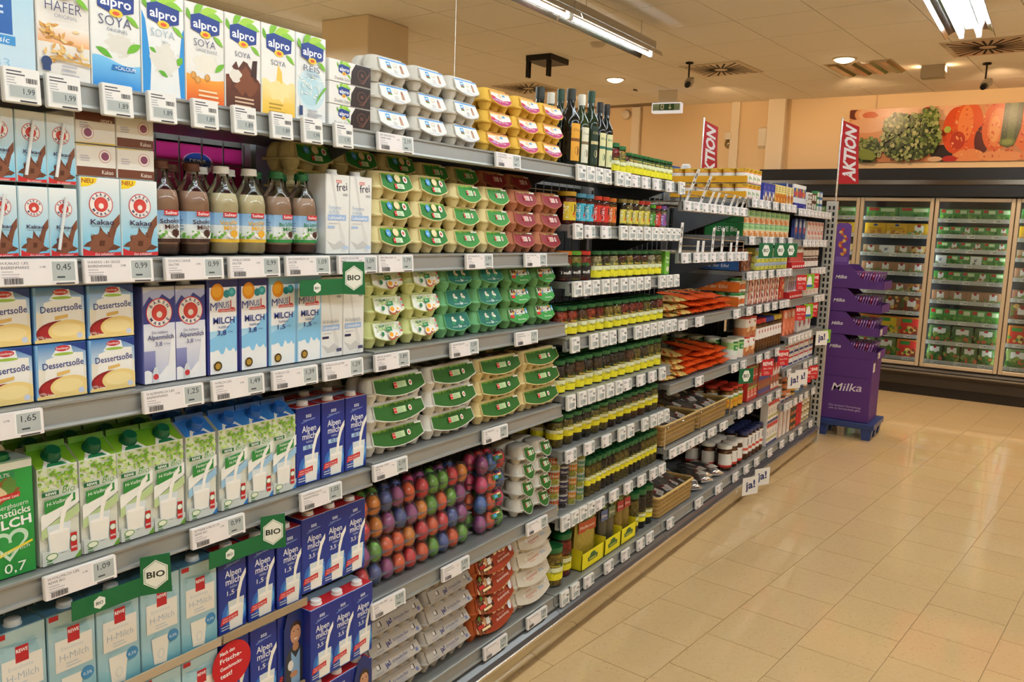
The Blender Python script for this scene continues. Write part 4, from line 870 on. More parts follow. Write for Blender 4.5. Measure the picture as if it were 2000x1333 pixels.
def art_round(p, ol, a, b, L, s):
    c = (a+b)/2
    p.ell(c-.062, L*.40, .0085, .0085, 'a8a196'); p.ell(c-.061, L*.41, .0075, .0075, 'd9d2c6'); p.ell(c+.082, L*.55, .007, .007, 'a8a196'); p.ell(c+.083, L*.56, .0062, .0062, 'd9d2c6')
    p.text('10 Eier aus', c-.026, L*.55, .0055, 'c8553a', w=.034, rot=3); p.text('Bodenhaltung', c-.014, L*.18, .009, 'c8442e', w=.07, shear=.2, rot=4, bold=-.008); p.text('Landfrische', c+.050, L*.62, .005, '8a6a5a', w=.032, rot=5); p.lines(c+.03, L*.36, .05, 2, .006, '7f9fc0'); p.lines(c-.04, L*.02, .05, 1, .005, 'c87a62')
def top_dark(col):
    def t(p, W, D): p.rect(0, 0, W, D, col); g = random.Random(4); [p.blob(W*g.random(), D*g.random(), .012, g.choice(('3a3a34','6a6a5a','8a8a80','4a5a34')), int(g.random()*99), 8, .4) for _ in range(14)]
    return t
EB = {
 'white': egg_box(3,.148,.10,.066,'cfcac0',art_white,smile=.015), 'yellow': egg_box(3,.150,.10,.064,'e0b450',art_pink,smile=.016),
 'creamegg': egg_box(3,.156,.105,.0715,'dccd98',art_rewe('2f7a34','8fbf3a',True),smile=.015), 'cream': egg_box(3,.150,.10,.0675,'dccd98',art_rewe('3a8a3c','9cc94a',sc=.8),smile=.018),
 'terra': egg_box(3,.155,.10,.0675,'b5765a',art_rewe('8c2a34','b9a05a',sc=.9,badge='e9b9bc'),smile=.017),
 'lime': egg_box(3,.150,.10,.0695,'ccd292',art_eggs,smile=.015), 'green': egg_box(3,.152,.10,.0690,'74b07e',art_teal,smile=.014,ptop=.98), 'mid': egg_box(3,.152,.10,.066,'6a9a62',art_bayern,smile=.017),
 'w10': egg_box(5,.243,.105,.072,'d6d2c8',art_rewe('2c621e','8fb83e',sc=1.35,badge='b9d09c'),top_dark('4a4a40'),smile=.018,lobe=.22), 'c10': egg_box(5,.25,.105,.070,'d4c08a',art_rewe('2c621e','86ac3a',sc=1.35,badge='b9d09c'),top_dark('5a3a28'),smile=.018,lobe=.22),
 'ja10': egg_box(5,.243,.11,.071,'b0a89e',art_ja,smile=.002,classic=True,lobe=.16), 'boden': egg_box(5,.25,.11,.0745,'a8552e',art_boden,smile=.026,lobe=.2,ptop=.97), 'round': egg_box(5,.25,.105,.0745,'cfc6b6',art_round,smile=.022,lobe=.24,ptop=.97),
 'side': egg_box(2,.105,.15,.064,'cfcabf',art_rewe('2c621e','6f9a3a',sc=.62),smile=.022,lobe=.2)}
LVN = {3: ('bottom','middle','top'), 4: ('bottom','second','third','top')}
def egg_stack(key, xs, z, n, pitch, desc, where, group, y=.02, j=1.5, dx=.004, back=0, D=.105, cols=None):
    for ci, x in enumerate(xs):
        for lv in range(n):
            lvn = LVN[n][lv] if n in LVN else ('bottom','second','third','fourth','top')[lv]
            place(EB[key], (x+RND.uniform(-dx,dx), y+D/2+RND.uniform(0,.004), z+lv*pitch), fit(desc, '%s of its stack' % lvn, where, (nth(ci, len(xs), *cols) if cols and len(xs) > 1 else '')), group, rz=R_(RND.uniform(-j, j)))
# top shelf of the egg bay
egg_stack('white', (1.678,1.832,1.990), 1.776, 3, .0645, 'white egg box with blue edged label','','white egg boxes on the top shelf', cols=('dessert packs','yellow boxes'))
egg_stack('yellow', (2.163,2.326,2.485), 1.776, 3, .0625, 'yellow egg box with a pink label','','yellow egg boxes', cols=('white boxes','oil bottles'))
# second shelf
egg_stack('creamegg', (1.683,1.846), 1.473, 3, .070, 'cream egg box, green egg picture label','','cream egg boxes with egg picture', cols=('milk cartons','plain label boxes'))
egg_stack('cream', (2.010,2.166), 1.473, 3, .066, 'cream egg box, plain green label','','cream egg boxes with plain green label', cols=('egg picture boxes','terracotta boxes'))
egg_stack('terra', (2.330,2.492), 1.473, 3, .066, 'terracotta egg box, dark red label','','terracotta egg boxes', cols=('cream boxes','tomato jars'))
for key, xs, pt, ds in (('creamegg',(1.52,1.683,1.846),.070,'cream egg box, green egg picture label, rear row'),('cream',(2.010,2.166),.0665,'cream egg box with plain green label, rear row'),('terra',(2.330,2.492),.0665,'terracotta egg box with dark red label, rear row')):
    egg_stack(key, xs, 1.473, 4 if key != 'creamegg' else 4, pt-.005 if False else .0645 if key != 'creamegg' else .0665, ds, '', 'egg boxes in the rear row of the second shelf', y=.145, cols=('milk side','jar side') if len(xs) > 1 else None)
# third shelf
egg_stack('lime', (1.662,1.816), 1.225, 3, .068, 'lime egg box, white label','','lime egg boxes', cols=('milk cartons','green boxes'))
egg_stack('green', (1.973,2.138), 1.225, 3, .0678, 'bright green egg box, teal label','','bright green egg boxes', cols=('lime boxes','leaf green boxes'))
egg_stack('mid', (2.310,2.474), 1.225, 3, .0648, 'leaf green egg box, farm label','','leaf green egg boxes', cols=('bright green boxes','jars'))
# fourth shelf: boxes of ten
egg_stack('w10', (1.712,1.963), .931, 3, .0705, 'white ten egg box, green label','','white boxes of ten', dx=.003, cols=('blue milk','cream boxes'))
egg_stack('c10', (2.216,2.468), .931, 3, .0685, 'cream ten egg box, green label','','cream boxes of ten', dx=.003, cols=('white boxes','olive jars'))
egg_stack('w10', (1.72,1.97), .931, 3, .0725, 'white ten egg box, dark green label, rear row','','rear white boxes of ten', y=.15)
egg_stack('c10', (2.21,2.46), .931, 3, .0705, 'cream ten egg box, dark green label, rear row','','rear cream boxes of ten', y=.15)
# fifth shelf: short ends of white boxes
egg_stack('side', (2.405,2.516), .551, 4, .0625, 'white egg box, small green label','','white egg boxes seen from the end', D=.15, cols=('dyed eggs','olive tins'))
# base shelf
egg_stack('ja10', (1.716,1.966), .2015, 5, .0635, 'grey ten egg box with blue lettering','','grey boxes of ten', dx=.004, cols=('blue milk','reddish boxes'))
egg_stack('boden', (2.212,), .2015, 4, .0695, 'reddish brown ten egg box with a picture label','','reddish brown boxes of ten', dx=.006)
egg_stack('round', (2.466,), .2015, 4, .0695, 'pale round ended ten egg box, red lettering','','pale round ended boxes of ten', dx=.006)

# ------------------------------------------------------------------ dyed eggs in clear packs
def egg_mesh(col):
    pr = []
    for i in range(11):
        t = math.pi*i/10; z = -math.cos(t); r = math.sin(t)*(1-.13*z); pr.append((0 if i in (0, 10) else r*.0230, z*.0285))
    m = MB(); m.lathe(pr, col, 14); return m.mesh('dyed_egg', EGG, 80)
EGGC = {'red':'f42c4c','pink':'fa3c8c','orange':'ff6a30','amber':'fa9c30','green':'74c040','purple':'b854a8','navy':'4668c0','blue':'4484e0'}
EGGM = {k: egg_mesh(v) for k, v in EGGC.items()}
def clear_pack(n, pit, rows=2):
    m = MB(); W = n*pit
    for i in range(n):
        for j in range(rows):
            cx = (i-(n-1)/2)*pit; cy = (j+.5)*.05
            m.lathe([(.012,.001),(.0190,.007),(.0243,.024),(.0245,.031)], 'ffffff', 12, cx=cx, cy=cy)
            m.lathe([(.0245,.033),(.0236,.042),(.0150,.0645),(.0115,.066),(0,.066)], 'ffffff', 12, cx=cx, cy=cy)
    r = MB(); r.box(-W/2-.003, W/2+.003, -.003, .05*rows+.003, .0312, .0328, 'ffffff'); return m.mesh('clear_pack', CLEAR, 20), r.mesh('rim', RIMC)
P5 = clear_pack(5, .0492); P3 = clear_pack(3, .0485)
SEQ = ['orange amber navy purple orange','red amber purple navy purple','purple green orange orange amber','red navy purple orange red','green red red amber navy'], ['red green green red amber','amber green orange green purple','red orange red navy purple','orange green navy orange green','purple orange amber red green']
def egg_pack(mesh, x, y, z, seq, n, pit, desc, grp, rz=0):
    o = PK = obj('egg_pack', mesh[0], None, (x, y, z), (0, 0, rz)); obj('rim', mesh[1], PK); tag(o, desc, 'egg pack', grp); g = random.Random(int(x*1000+z*999))
    ca, sa = math.cos(rz), math.sin(rz)
    for i in range(n):
        for j in range(2):
            c = seq[i] if j == 0 else g.choice(list(EGGC)); lx, ly = (i-(n-1)/2)*pit, (j+.5)*.05
            e = obj('dyed_egg', EGGM[c], None, (x+lx*ca-ly*sa, y+lx*sa+ly*ca, z+.0325), (R_(g.uniform(-4,4)), R_(g.uniform(-4,4)), g.random()*6))
            tag(e, '%s dyed egg in a clear %s pack, %s row' % (c, 'ten' if n == 5 else 'six', ('front','rear')[j]), 'egg', '%s dyed eggs' % c)
    return PK
for c in range(2):
    for lv in range(4):
        egg_pack(P5, 1.712+c*.252+RND.uniform(-.006,.006), .03+RND.uniform(0,.008), .5505+lv*.0665, SEQ[c][3-lv].split() if True else None, 5, .0492, 'clear plastic pack of ten dyed eggs, %s of its stack, %s' % (LVN[4][lv], ('next to the blue milk','in the inner stack')[c]), 'clear packs of ten dyed eggs', rz=R_(RND.uniform(-2,2)))
for lv in range(4):
    PK = egg_pack(P3, 2.215, .03, .5505+lv*.0665, (['purple','blue','red'],['pink','orange','navy'],['blue','orange','pink'],['purple','orange','green'])[3-lv], 3, .0485, 'clear plastic pack of six dyed eggs with farm label, %s of its stack' % LVN[4][lv], 'clear packs of six dyed eggs')
    p = Pr((-.012, -.002, .043), (1,0,0), (0,.45,.9)); p.rect(0,0,.052,.02,'3a6a34'); p.rect(.012,.004,.03,.014,'4f9fd0'); p.rect(.03,.012,.05,.018,'e6d9a0'); p.rect(0,.017,.052,.02,'c8443a')
    obj('paper_label', p.mesh('paper_label', PAPER), PK, label='green and blue farm label')
# ------------------------------------------------------------------ jars, bottles, tins
def yellow_label(t1='Oliven', pale='e6e6b4'):
    def art(p, r, z0, z1):
        w = r*1.9; h = z1-z0
        p.rect(-w, z0, w, z0+h*.72, 'e8dc2c'); p.rect(-w, z0+h*.45, w, z0+h*.72, pale, 'dfe3c0')
        for k in range(-2, 3):
            pass
        p.poly([(-r*.75,z0+h*.70),(r*.75,z0+h*.70),(r*.62,z0+h*.95),(0,z0+h),(-r*.62,z0+h*.95)], '2f6a34'); p.text('Feinkost', 0, z0+h*.77, h*.11, 'e6dc5a', w=r*1.0, bold=.02)
        p.text(t1, r*.1, z0+h*.36, h*.17, '4a5a22', w=r*1.05); p.lines(-r*.6, z0+h*.15, r*1.2, 2, h*.09, 'b9a92a')
    return art
def jar_kit(R, H, lid, content, art=None, l0=.08, l1=.56, content2=None, waist=False, mat=None, name='jar', seg=16):
    g = MB(); hs = H*.86
    pr = [(0,.001),(R*.9,0),(R,.005),(R,hs*.80),(R*.9,hs*.92),(R*.82,hs)] if not waist else [(0,.001),(R*.9,0),(R,.005),(R*.96,hs*.3),(R*.90,hs*.5),(R*.96,hs*.72),(R,hs*.86),(R*.86,hs)]
    g.lathe(pr, 'ffffff', seg); c = MB(); ri = .965; c.lathe([(0,.002)]+[(r*ri, min(z+.001, hs*.95)) for r, z in pr[1:-1]]+[(0,hs*.95)], content, seg)
    l = MB(); rl = R*.90; l.lathe([(rl,0),(rl*1.04,.001),(rl*1.04,H*.13),(rl*.97,H*.14),(0,H*.14)], lid, seg, cz=H*.86)
    parts = [('glass', g.mesh('glass', GLASS, 50), None), ('contents', c.mesh('contents', mat or CONTENTS, 60), None), ('lid', l.mesh('lid', PLASTIC, 40), None)]
    if art: p = Pr(cyl=R+.0003); art(p, R, H*l0, H*l1); parts.append(('label', p.mesh('label', PAPER), None))
    return Kit(name, 'jar', parts)
CONT = {'green':'8a7a2c','dark':'2a2320','brown':'5a4430','red':'a31f18','ajvar':'c8401c','yellow':'b59a3a','pale':'c9bc86','tomato':'6a2318','mixed':'7a4a2c','cream':'d6cfb4'}
CN = {'green':'green olives','dark':'black olives','brown':'brown olives','red':'red peppers','ajvar':'orange red paste','yellow':'yellow peppers','pale':'artichokes','tomato':'dried tomatoes','mixed':'mixed vegetables','cream':'white cloves'}
JC = {}
def jar(kind, R, H, lid='1f6a3a', t='Oliven', l0=.08, l1=.56):
    k = (kind, R, H, lid, t, l0)
    if k not in JC: JC[k] = jar_kit(R, H, lid, CONT[kind], yellow_label(t), l0, l1)
    return JC[k]
def jar_row(z, items, R, H, shelf, t='Oliven', y=.02, rows=1, l0=.08, l1=.56, x0=2.60, x1=3.55):
    n = len(items); pit = (x1-x0)/n
    for r in range(rows):
        for i, kd in enumerate(items):
            tt = t if not isinstance(t, dict) else t.get(kd, 'Oliven')
            place(jar(kd, R, H, t=tt, l0=l0, l1=l1), (x0+pit*(i+.5)+RND.uniform(-.003,.003), y+R+r*(2*R+.006)+RND.uniform(0,.004), z), fit('jar of %s' % CN[kd], shelf.replace('on the ',''), '%s row' % ('front','second','third')[r], '%s from the egg bay' % ORD[i]), 'yellow label jars %s' % shelf, rz=RND.uniform(-.05,-.4) if r == 0 else 0)
names = {'red':'Paprika','yellow':'Pfefferoni','ajvar':'Ajvar','pale':'Artischocken','tomato':'Tomaten','cream':'Salat','mixed':'Peperoni','brown':'Oliven','dark':'Oliven','green':'Oliven'}
# top shelf: oil bottles
def oil_bottle(col, cap, lab, H=.262, R=.033, tint=None, paper=None):
    m = MB(); m.lathe([(0,0),(R*.92,0),(R,.006),(R,H*.58),(R*.92,H*.65),(R*.5,H*.74),(R*.40,H*.80),(R*.38,H*.90)], col, 18)
    c = MB(); c.lathe([(R*.46,0),(R*.46,H*.145),(R*.40,H*.15),(0,H*.15)], cap, 16, cz=H*.85); c.lathe([(R*.47,H*.02),(R*.48,H*.03),(R*.47,H*.04)], cap, 16, cz=H*.85)
    p = Pr(cyl=R+.0003); lab(p, R, H); return Kit('oil_bottle', 'bottle', [('glass', m.mesh('glass', attr_mat('dark_bottle_glass', .10, .4), 60), None), ('cap', c.mesh('cap', PLASTIC, 40), None), ('label', p.mesh('label', PAPER), None)])
def lb(bg, c2, t):
    def f(p, R, H): p.rect(-R*.75, H*.07, R*.75, H*.55, bg); p.rect(-R*.75, H*.32, R*.75, H*.36, c2); p.text(t, 0, H*.45, .009, c2, w=R*1.1); p.ell(0, H*.2, R*.3, R*.45, c2, 14); p.lines(-R*.5, H*.12, R, 2, .006, c2)
    return f
OB = [oil_bottle('15140f','1c241c',lb('e0a23a','7a4a1a','Olio'),.27,.036), oil_bottle('2f3a1a','e4e0d2',lb('e0dcc4','7a6a4a','Crudo'),.262,.030), oil_bottle('1c2a14','17402a',lb('24382a','c9b98a','Olio'),.285,.031), oil_bottle('101410','1a1a1a',lb('dcd8a4','2f6a5a','Bio'),.255,.028)]
obl = ['tall black oil bottle with an orange label','oil bottle with white cap and cream label','dark green oil bottle with a dark label','slim black oil bottle with a pale yellow label','slim black oil bottle with a pale yellow label']
for i, (x, k) in enumerate(((2.665,0),(2.745,1),(2.817,2),(2.888,3),(2.945,3))):
    place(OB[k], (x, .06, 1.776), obl[i]+' on the top shelf', 'oil bottles on the top shelf' if i > 2 else None, rz=-.15)
for i, (x, k) in enumerate(((2.592,0),(2.668,1),(2.738,2))): place(OB[k], (x, .145, 1.776), obl[k]+' in the row behind', None, rz=-.6)
top3 = [('red',2.998,.115),('yellow',3.055,.108)]
for kd, x, h in top3: place(jar(kd, .026, h, t=names[kd]), (x, .05, 1.776), 'jar of %s with green lid beside the oil bottles on the top shelf' % CN[kd], None, rz=-.5)
jar_row(1.776, ['red','red','brown','brown','brown','mixed','green','green','brown','green'], .0235, .088, 'on the top shelf', t=names, x0=3.09, x1=3.545, l0=.1, l1=.8)
# second shelf: classic tomato jars, slim jars
def cls_art(bg, t):
    def f(p, r, z0, z1): p.rect(-r*.75, z0, r*.75, z1, bg); p.text(t, -r*.25, (z0+z1)/2, r*.5, 'ffffff', w=(z1-z0)*.8, rot=90, bold=.02); p.ell(r*.35, z0+(z1-z0)*.65, r*.33, (z1-z0)*.25, '1d1d1f', 14); p.ell(r*.42, z0+(z1-z0)*.3, r*.2, (z1-z0)*.14, 'c22a22', 12)
    return f
row2 = [(.037,.116,'c9a22a','8f1f14','d8b92e','ANTIPASTI','yellow lid and red tomatoes'),(.0275,.113,'4fa0c8','8f1f14','4fb4cc','CLASSIC','blue lid'),(.0275,.113,'4fa0c8','8f1f14','4fb4cc','CLASSIC','blue lid'),(.0275,.110,'d43a22','a8281a','d8382c','CLASSIC','red lid'),(.0275,.110,'d43a22','a8281a','d8382c','CLASSIC','red lid'),(.026,.108,'d87a2a','9a6a22','e0762e','CLASSIC','orange lid')]
x = 2.625
for i, (r, h, lid, cc, bg, t, nm) in enumerate(row2):
    k = JC.setdefault(('cls', lid), jar_kit(r, h, lid, cc, cls_art(bg, t), .12, .68, waist=i > 0)); place(k, (x+r*.9, .02+r, 1.571), 'waisted tomato jar with %s on the second jar shelf' % nm, 'tomato jars with %s' % nm, rz=-.6); x += 2*r+.009
slim = [('2c241c','9a8a4a'),('b5a060','9a8a4a'),('5a3420','9a8a4a'),('d0c86a','c8382e'),('d6d0a0','c8382e'),('6a8a3a','4fa032'),('c8462a','d4342c'),('d0c4a4','7a4a9a')]
for i, (cc, lid) in enumerate(slim):
    h = .11 if i < 5 else .098; k = jar_kit(.0215, h, lid, cc, cls_art('d9c64a' if i < 5 else {5:'4f9a3a',6:'d4443a',7:'8a5aa4'}[i], 'Antip'), .12, .62, waist=i > 4); place(k, (3.085+i*.0585, .045, 1.571), 'slim jar with %s lid near the end of the second jar shelf' % ('olive brown','olive brown','olive brown','red','red','bright green','red orange','violet')[i], 'slim jars' if i < 5 else None, rz=-.6)
# third shelf
def teuf(p, r, z0, z1): p.rect(-r*1.6, z0-.008, r*1.6, z1*.8, '1d1a18'); p.text('Teufli', 0, z0+.008, .012, 'f2efe8', w=r*1.3, bold=.02); p.ell(0, z1*.86, r*.55, .008, '2f6a34', 14); p.wave(-r*1.5, r*1.5, z0-.010, z0, .003, 'd8662a', 2)
for i, (lid, cc) in enumerate((('d8762a','a03a1a'),('6ab03a','b0a03a'),('d4342c','b02a1c'))): place(jar_kit(.036, .108, lid, cc, teuf, .16, .62), (2.645+i*.073, .057, 1.367), 'jar with black flame label and %s lid' % ('orange','light green','red')[i], None, rz=-.6)
jar_row(1.367, ['pale','brown','pale','tomato','yellow','tomato','tomato','cream','green'], .0335, .108, 'on the third jar shelf', t=names, x0=2.845, x1=3.50, l0=.06, l1=.62)
m = MB(); m.box(-.025,.025,0,.06,0,.104,'6fb33a',ch=.002); p = Pr((-.025,-.0002,0)); p.text('Palm', .025,.07,.011,'f2f6ea',w=.038,bold=.02); p.text('Herz', .025,.052,.011,'f2f6ea',w=.036,bold=.02); p.ell(.03,.025,.016,.012,'e6e2c4')
place(Kit('palm_heart_box','box',[('body',m.mesh('body',PRINT),None),('front_print',p.mesh('front_print'),None)]), (3.535,.022,1.367), 'light green palm heart box at the end of the third jar shelf')
# fourth to seventh shelves
jar_row(1.166, ['ajvar','ajvar','mixed','ajvar','red','yellow','yellow','red','red','red','green','tomato','red'], .0335, .108, 'on the fourth jar shelf', t=names, rows=2, l0=.04, l1=.58)
jar_row(.956, ['dark','brown','mixed','dark','brown','dark','dark','dark','mixed','green','brown','green','green'], .0345, .122, 'on the fifth jar shelf', rows=3, l0=.03, l1=.55)
jar_row(.751, ['green','green','dark','dark','green','green','brown','brown','brown','mixed','mixed','brown','green'], .034, .115, 'on the sixth jar shelf', rows=3, l0=.28, l1=.70)
jar_row(.501, ['green','green','green','dark','dark','dark','green','green','green','dark','dark','dark','green','green','green','green'], .0205, .148, 'on the seventh jar shelf', rows=3, l0=.30, l1=.62, x0=2.86, x1=3.56)
# olive tins, four columns stacked four high
def tin_kit(c1, c2, dark, R=.0285, H=.054):
    m = MB(); m.lathe([(0,.001),(R*.96,.001),(R,0),(R,.002),(R*.985,.003)], 'b9bcbe', 18); m.lathe([(R*.985,H-.003),(R,H-.002),(R,H),(R*.95,H-.0015),(0,H-.0015)], 'b9bcbe', 18); m.lathe([(R*.985,.003),(R*.985,H-.003)], c2, 18)
    p = Pr(cyl=R*.987); p.rect(-R*1.9, H*.5, R*1.9, H-.003, c1); p.rect(-R*1.9, .003, R*1.9, H*.5, c2); p.text('Oliven', 0, H*.6, .010, 'e6e0d0', w=R*1.3); p.ell(0, H*.28, R*.8, .010, 'e6e6de'); g = random.Random(3)
    for _ in range(10): p.ell((g.random()-.5)*R*1.1, H*(.22+.16*g.random()), .0045, .004, '26201e' if dark else g.choice(('7a7a2c','94943a')), 8)
    return Kit('olive_tin', 'tin', [('can', m.mesh('can', attr_mat('tin_metal', .3, .5, metal=.4), 40), None), ('label', p.mesh('label', PRINT), None)])
tins = [tin_kit('b8242a','8a8a3c',False), tin_kit('2c2f5a','2a2634',True), tin_kit('d8762a','7a7a34',False), tin_kit('1f7a84','7a8a3c',False)]
for ci, x in enumerate((2.622, 2.690, 2.757, 2.820)):
    for lv in range(4): place(tins[ci], (x, .048, .501+lv*.0545), 'olive tin with %s label, %s of its stack' % (('red','navy','orange','teal')[ci], LVN[4][lv]), '%s olive tins' % ('red','navy','orange','teal')[ci], rz=-.7)
# base shelf of the jar bay
place(jar('yellow', .046, .155, t='Peperoni', l0=.18, l1=.62), (2.672, .066, .2), 'large jar of yellow peppers with green lid on the base shelf', None, rz=-.6)
place(jar('red', .046, .175, t='Paprika', l0=.16, l1=.55), (2.775, .085, .2), 'large jar of red peppers with green lid on the base shelf', None, rz=-.5)
def shelf_tray(w, d, h):
    m = MB(); m.box(-w/2, w/2, 0, .003, 0, h, 'e6d822'); m.box(-w/2, -w/2+.003, 0, d, 0, h*1.25, 'd8c81e'); m.box(w/2-.003, w/2, 0, d, 0, h*1.25, 'd8c81e'); m.box(-w/2, w/2, 0, d, 0, .003, 'b59a6a'); m.box(-w/2, w/2, d-.003, d, 0, h*1.25, 'b59a6a')
    p = Pr((-w/2,-.0003,0)); c = w/2; p.poly([(c-.040,h*.36),(c+.040,h*.36),(c+.044,h*.62),(c+.026,h*.66),(c+.02,h*.82),(c,h*.88),(c-.02,h*.82),(c-.026,h*.66),(c-.044,h*.62)], '2f5f2c'); p.text('Feinkost', c, h*.42, h*.14, 'e0d83a', w=.058, bold=.02)
    return Kit('display_tray', 'tray', [('tray', m.mesh('tray', PAPER), None), ('front_print', p.mesh('front_print'), None)])
def pouch(w, h, fill, band, t):
    m = MB(); n = 8; rings = []
    for k in range(n+1):
        v = k/n; th = .018*math.sin(math.pi*min(1, v*1.05+.12))**.7*(1 if v < .97 else .2)+.0015; ww = w/2*(1-.12*v); rings.append([(ww*math.cos(a)*1.0, th*math.sin(a), v*h) for a in [2*math.pi*i/12 for i in range(12)]])
    m.loft(rings, fill); p = Pr((-w*.40, -.0185, 0), (1,0,0), (0,.03,1)); p.rect(0, h*.60, w*.8, h*.80, band); p.text(t, w*.4, h*.665, .012, 'f0e2d0', w=w*.66, bold=.01); p.ell(w*.4, h*.86, w*.26, h*.06, '2f5f2c', 14); p.text('Feinkost', w*.4, h*.84, .007, 'e0d83a', w=w*.38)
    return Kit('pouch', 'pouch', [('bag', m.mesh('bag', attr_mat('pouch_film', .18, .6, bump=.9, bscale=70, var=.25, vscale=60), 70), None), ('label', p.mesh('label', PRINT), None)])
for i, (x, w) in enumerate(((2.93,.188),(3.112,.148),(3.268,.148))): place(shelf_tray(w, .18, .068), (x, .018, .2), 'yellow cardboard display tray holding %s on the base shelf' % ('yellow pepper pouches','dark olive pouches','green olive pouches')[i], 'yellow display trays')
for i, (x, f, b, t, nm) in enumerate(((2.925,'a8943a','b8502a','Pfefferoni','yellow pepper'),(3.078,'4a4a40','5a6a9a','Oliven','dark olive'),(3.148,'5a5444','6a7a5a','Oliven','dark olive'),(3.233,'8a7230','b02a34','Oliven','green olive'),(3.303,'8a7230','b02a34','Oliven','green olive'))):
    place(pouch(.16 if i == 0 else .066, .225, f, b, t), (x, .06, .2045), 'clear stand-up %s pouch in a yellow tray' % nm, '%s pouches' % nm, rz=-.08)
for i, (x, kd) in enumerate(((3.383,'green'),(3.462,'dark'),(3.538,'dark'))): place(jar(kd, .037, .185, l0=.18, l1=.46), (x, .065, .2), 'tall jar of %s with green lid on the base shelf' % CN[kd], 'tall olive jars on the base shelf', rz=-.5)

# ------------------------------------------------------------------ electronic shelf labels
TK = {}
HW = {(1.637,1.7505):'white egg boxes',(2.152,1.7505):'yellow egg boxes',(.741,1.4485):'small cocoa cartons',(.886,1.4485):'large cocoa cartons',(1.045,1.4485):'chocolate milk bottles',(1.193,1.4485):'vanilla milk bottles',(1.344,1.4485):'organic chocolate milk bottles',(1.505,1.4485):'low fat lactose free cartons',(1.645,1.4485):'cream boxes with egg picture',(2.017,1.4485):'cream boxes with plain green label',(2.334,1.4485):'terracotta egg boxes',
 (.672,1.1955):'dessert sauce cartons',(.993,1.1955):'violet alpine milk cartons',(1.148,1.1955):'dark edged cartons with orange balls',(1.306,1.1955):'light edged cartons with orange balls',(1.459,1.1955):'lactose free whole milk cartons',(1.637,1.1955):'pale lime egg boxes',(1.955,1.1955):'bright green egg boxes',(2.295,1.1955):'leaf green egg boxes',(.795,.8935):'organic whole milk cartons',(1.093,.8935):'organic low fat milk cartons',(1.388,.8935):'blue 0,1 percent cartons',
 (1.637,.9055):'white boxes of ten eggs',(2.131,.9055):'cream boxes of ten eggs',(1.638,.5255):'dyed egg packs next to the milk',(1.94,.5255):'inner stack of dyed egg packs',(2.41,.5255):'small ended white egg boxes',(2.173,.1755):'reddish brown egg boxes',(2.435,.1755):'pale round ended egg boxes'}
def vtag(price, seed, tiny=False):
    k = ('v', price, tiny)
    if k not in TK:
        w, h = .058, .056; m = MB(); m.box(-w/2, w/2, -.012, 0, -h/2, h/2, 'e9e7e2', ch=.002); p = Pr((-w/2, -.0122, -h/2)); p.rect(.001,.001,w-.001,h-.001,'efece8'); p.lines(.005, h*.86, .036, 2, .005, '55555c', seed); p.lines(.005, h*.68, .02, 4, .0042, 'b0aeb2', seed+1); p.barcode(w*.60, h*.58, .018, .008, seed); p.rect(.006, .007, w-.008, h*.5, 'd8d8d4'); p.rect(.008, .009, w-.010, h*.48, 'aeb4b2'); p.text(price, w*.66, h*.26, .009, '33383a', w=.018); p.rect(w*.4,.002,w*.86,.0045,'3a3a3e')
        TK[k] = Kit('price_label', 'price label', [('housing', m.mesh('housing', PLASTIC), None), ('display', p.mesh('display', PAPER), None)])
    return TK[k]
def htag(price, l1='', l2='', w=.134, h=.0445, seed=1):
    k = ('h', price, l1, l2, w)
    if k not in TK:
        m = MB(); m.box(-w/2, w/2, -.010, 0, -h/2, h/2, 'e9e6e4', ch=.002); p = Pr((-w/2, -.0102, -h/2)); p.rect(.001,.001,w-.001,h-.001,'efe9e9'); s = w/.134
        if l1: p.text(l1, .007*s, h*.80, .0046, '4a4a52', al='l', maxw=w*.45); p.text(l2, .007*s, h*.64, .0046, '4a4a52', al='l', maxw=w*.36)
        else: p.lines(.006*s, h*.8, w*.4, 2, .006, '6a6a70', seed)
        p.lines(.007*s, h*.52, .03*s, 3, .0045, 'c4bfc4', seed); p.barcode(.010*s, h*.08, .03*s, .010, seed); p.text('1l PK', w*.55, h*.66, .0036, '55555c', maxw=.012)
        p.rect(w*.64, h*.12, w*.975, h*.94, 'f6f6f4'); p.rect(w*.66, h*.16, w*.955, h*.90, 'b3b9b8'); p.text(price, w*.81, h*.58, .0105, '2f3436', w=.025*s); p.lines(w*.72, h*.27, .022*s, 1, .007, '4a5052', seed); p.rect(w*.7, h*.035, w*.94, h*.085, '3a3a3e')
        TK[k] = Kit('price_label', 'price label', [('housing', m.mesh('housing', PLASTIC), None), ('display', p.mesh('display', PAPER), None)])
    return TK[k]
TILT = R_(-4)
def tags(lst, z, price, where, kind='v', w=.134):
    for i, x in enumerate(lst):
        pr = price[i] if isinstance(price, (list, tuple)) else price
        k = vtag(pr, i+3) if (kind if isinstance(kind, str) else kind[i]) == 'v' else htag(pr, w=w, h=.0445 if w > .1 else .048, seed=i+2)
        anc = 'slotted post' if 'post' in where else 'egg bay' if ('jar' in where or 'oil' in where) else 'jar bay' if any(q in where for q in ('wire','snack','basket','sausage')) else 'snack bay'
        place(k, (x, -.0135, z), fit('label reading %s %s' % (pr, where), '%s from the %s' % (ORD[len(lst)-1-i if anc == 'slotted post' else i], anc)), 'price labels %s' % where, rot=(TILT, 0, 0))
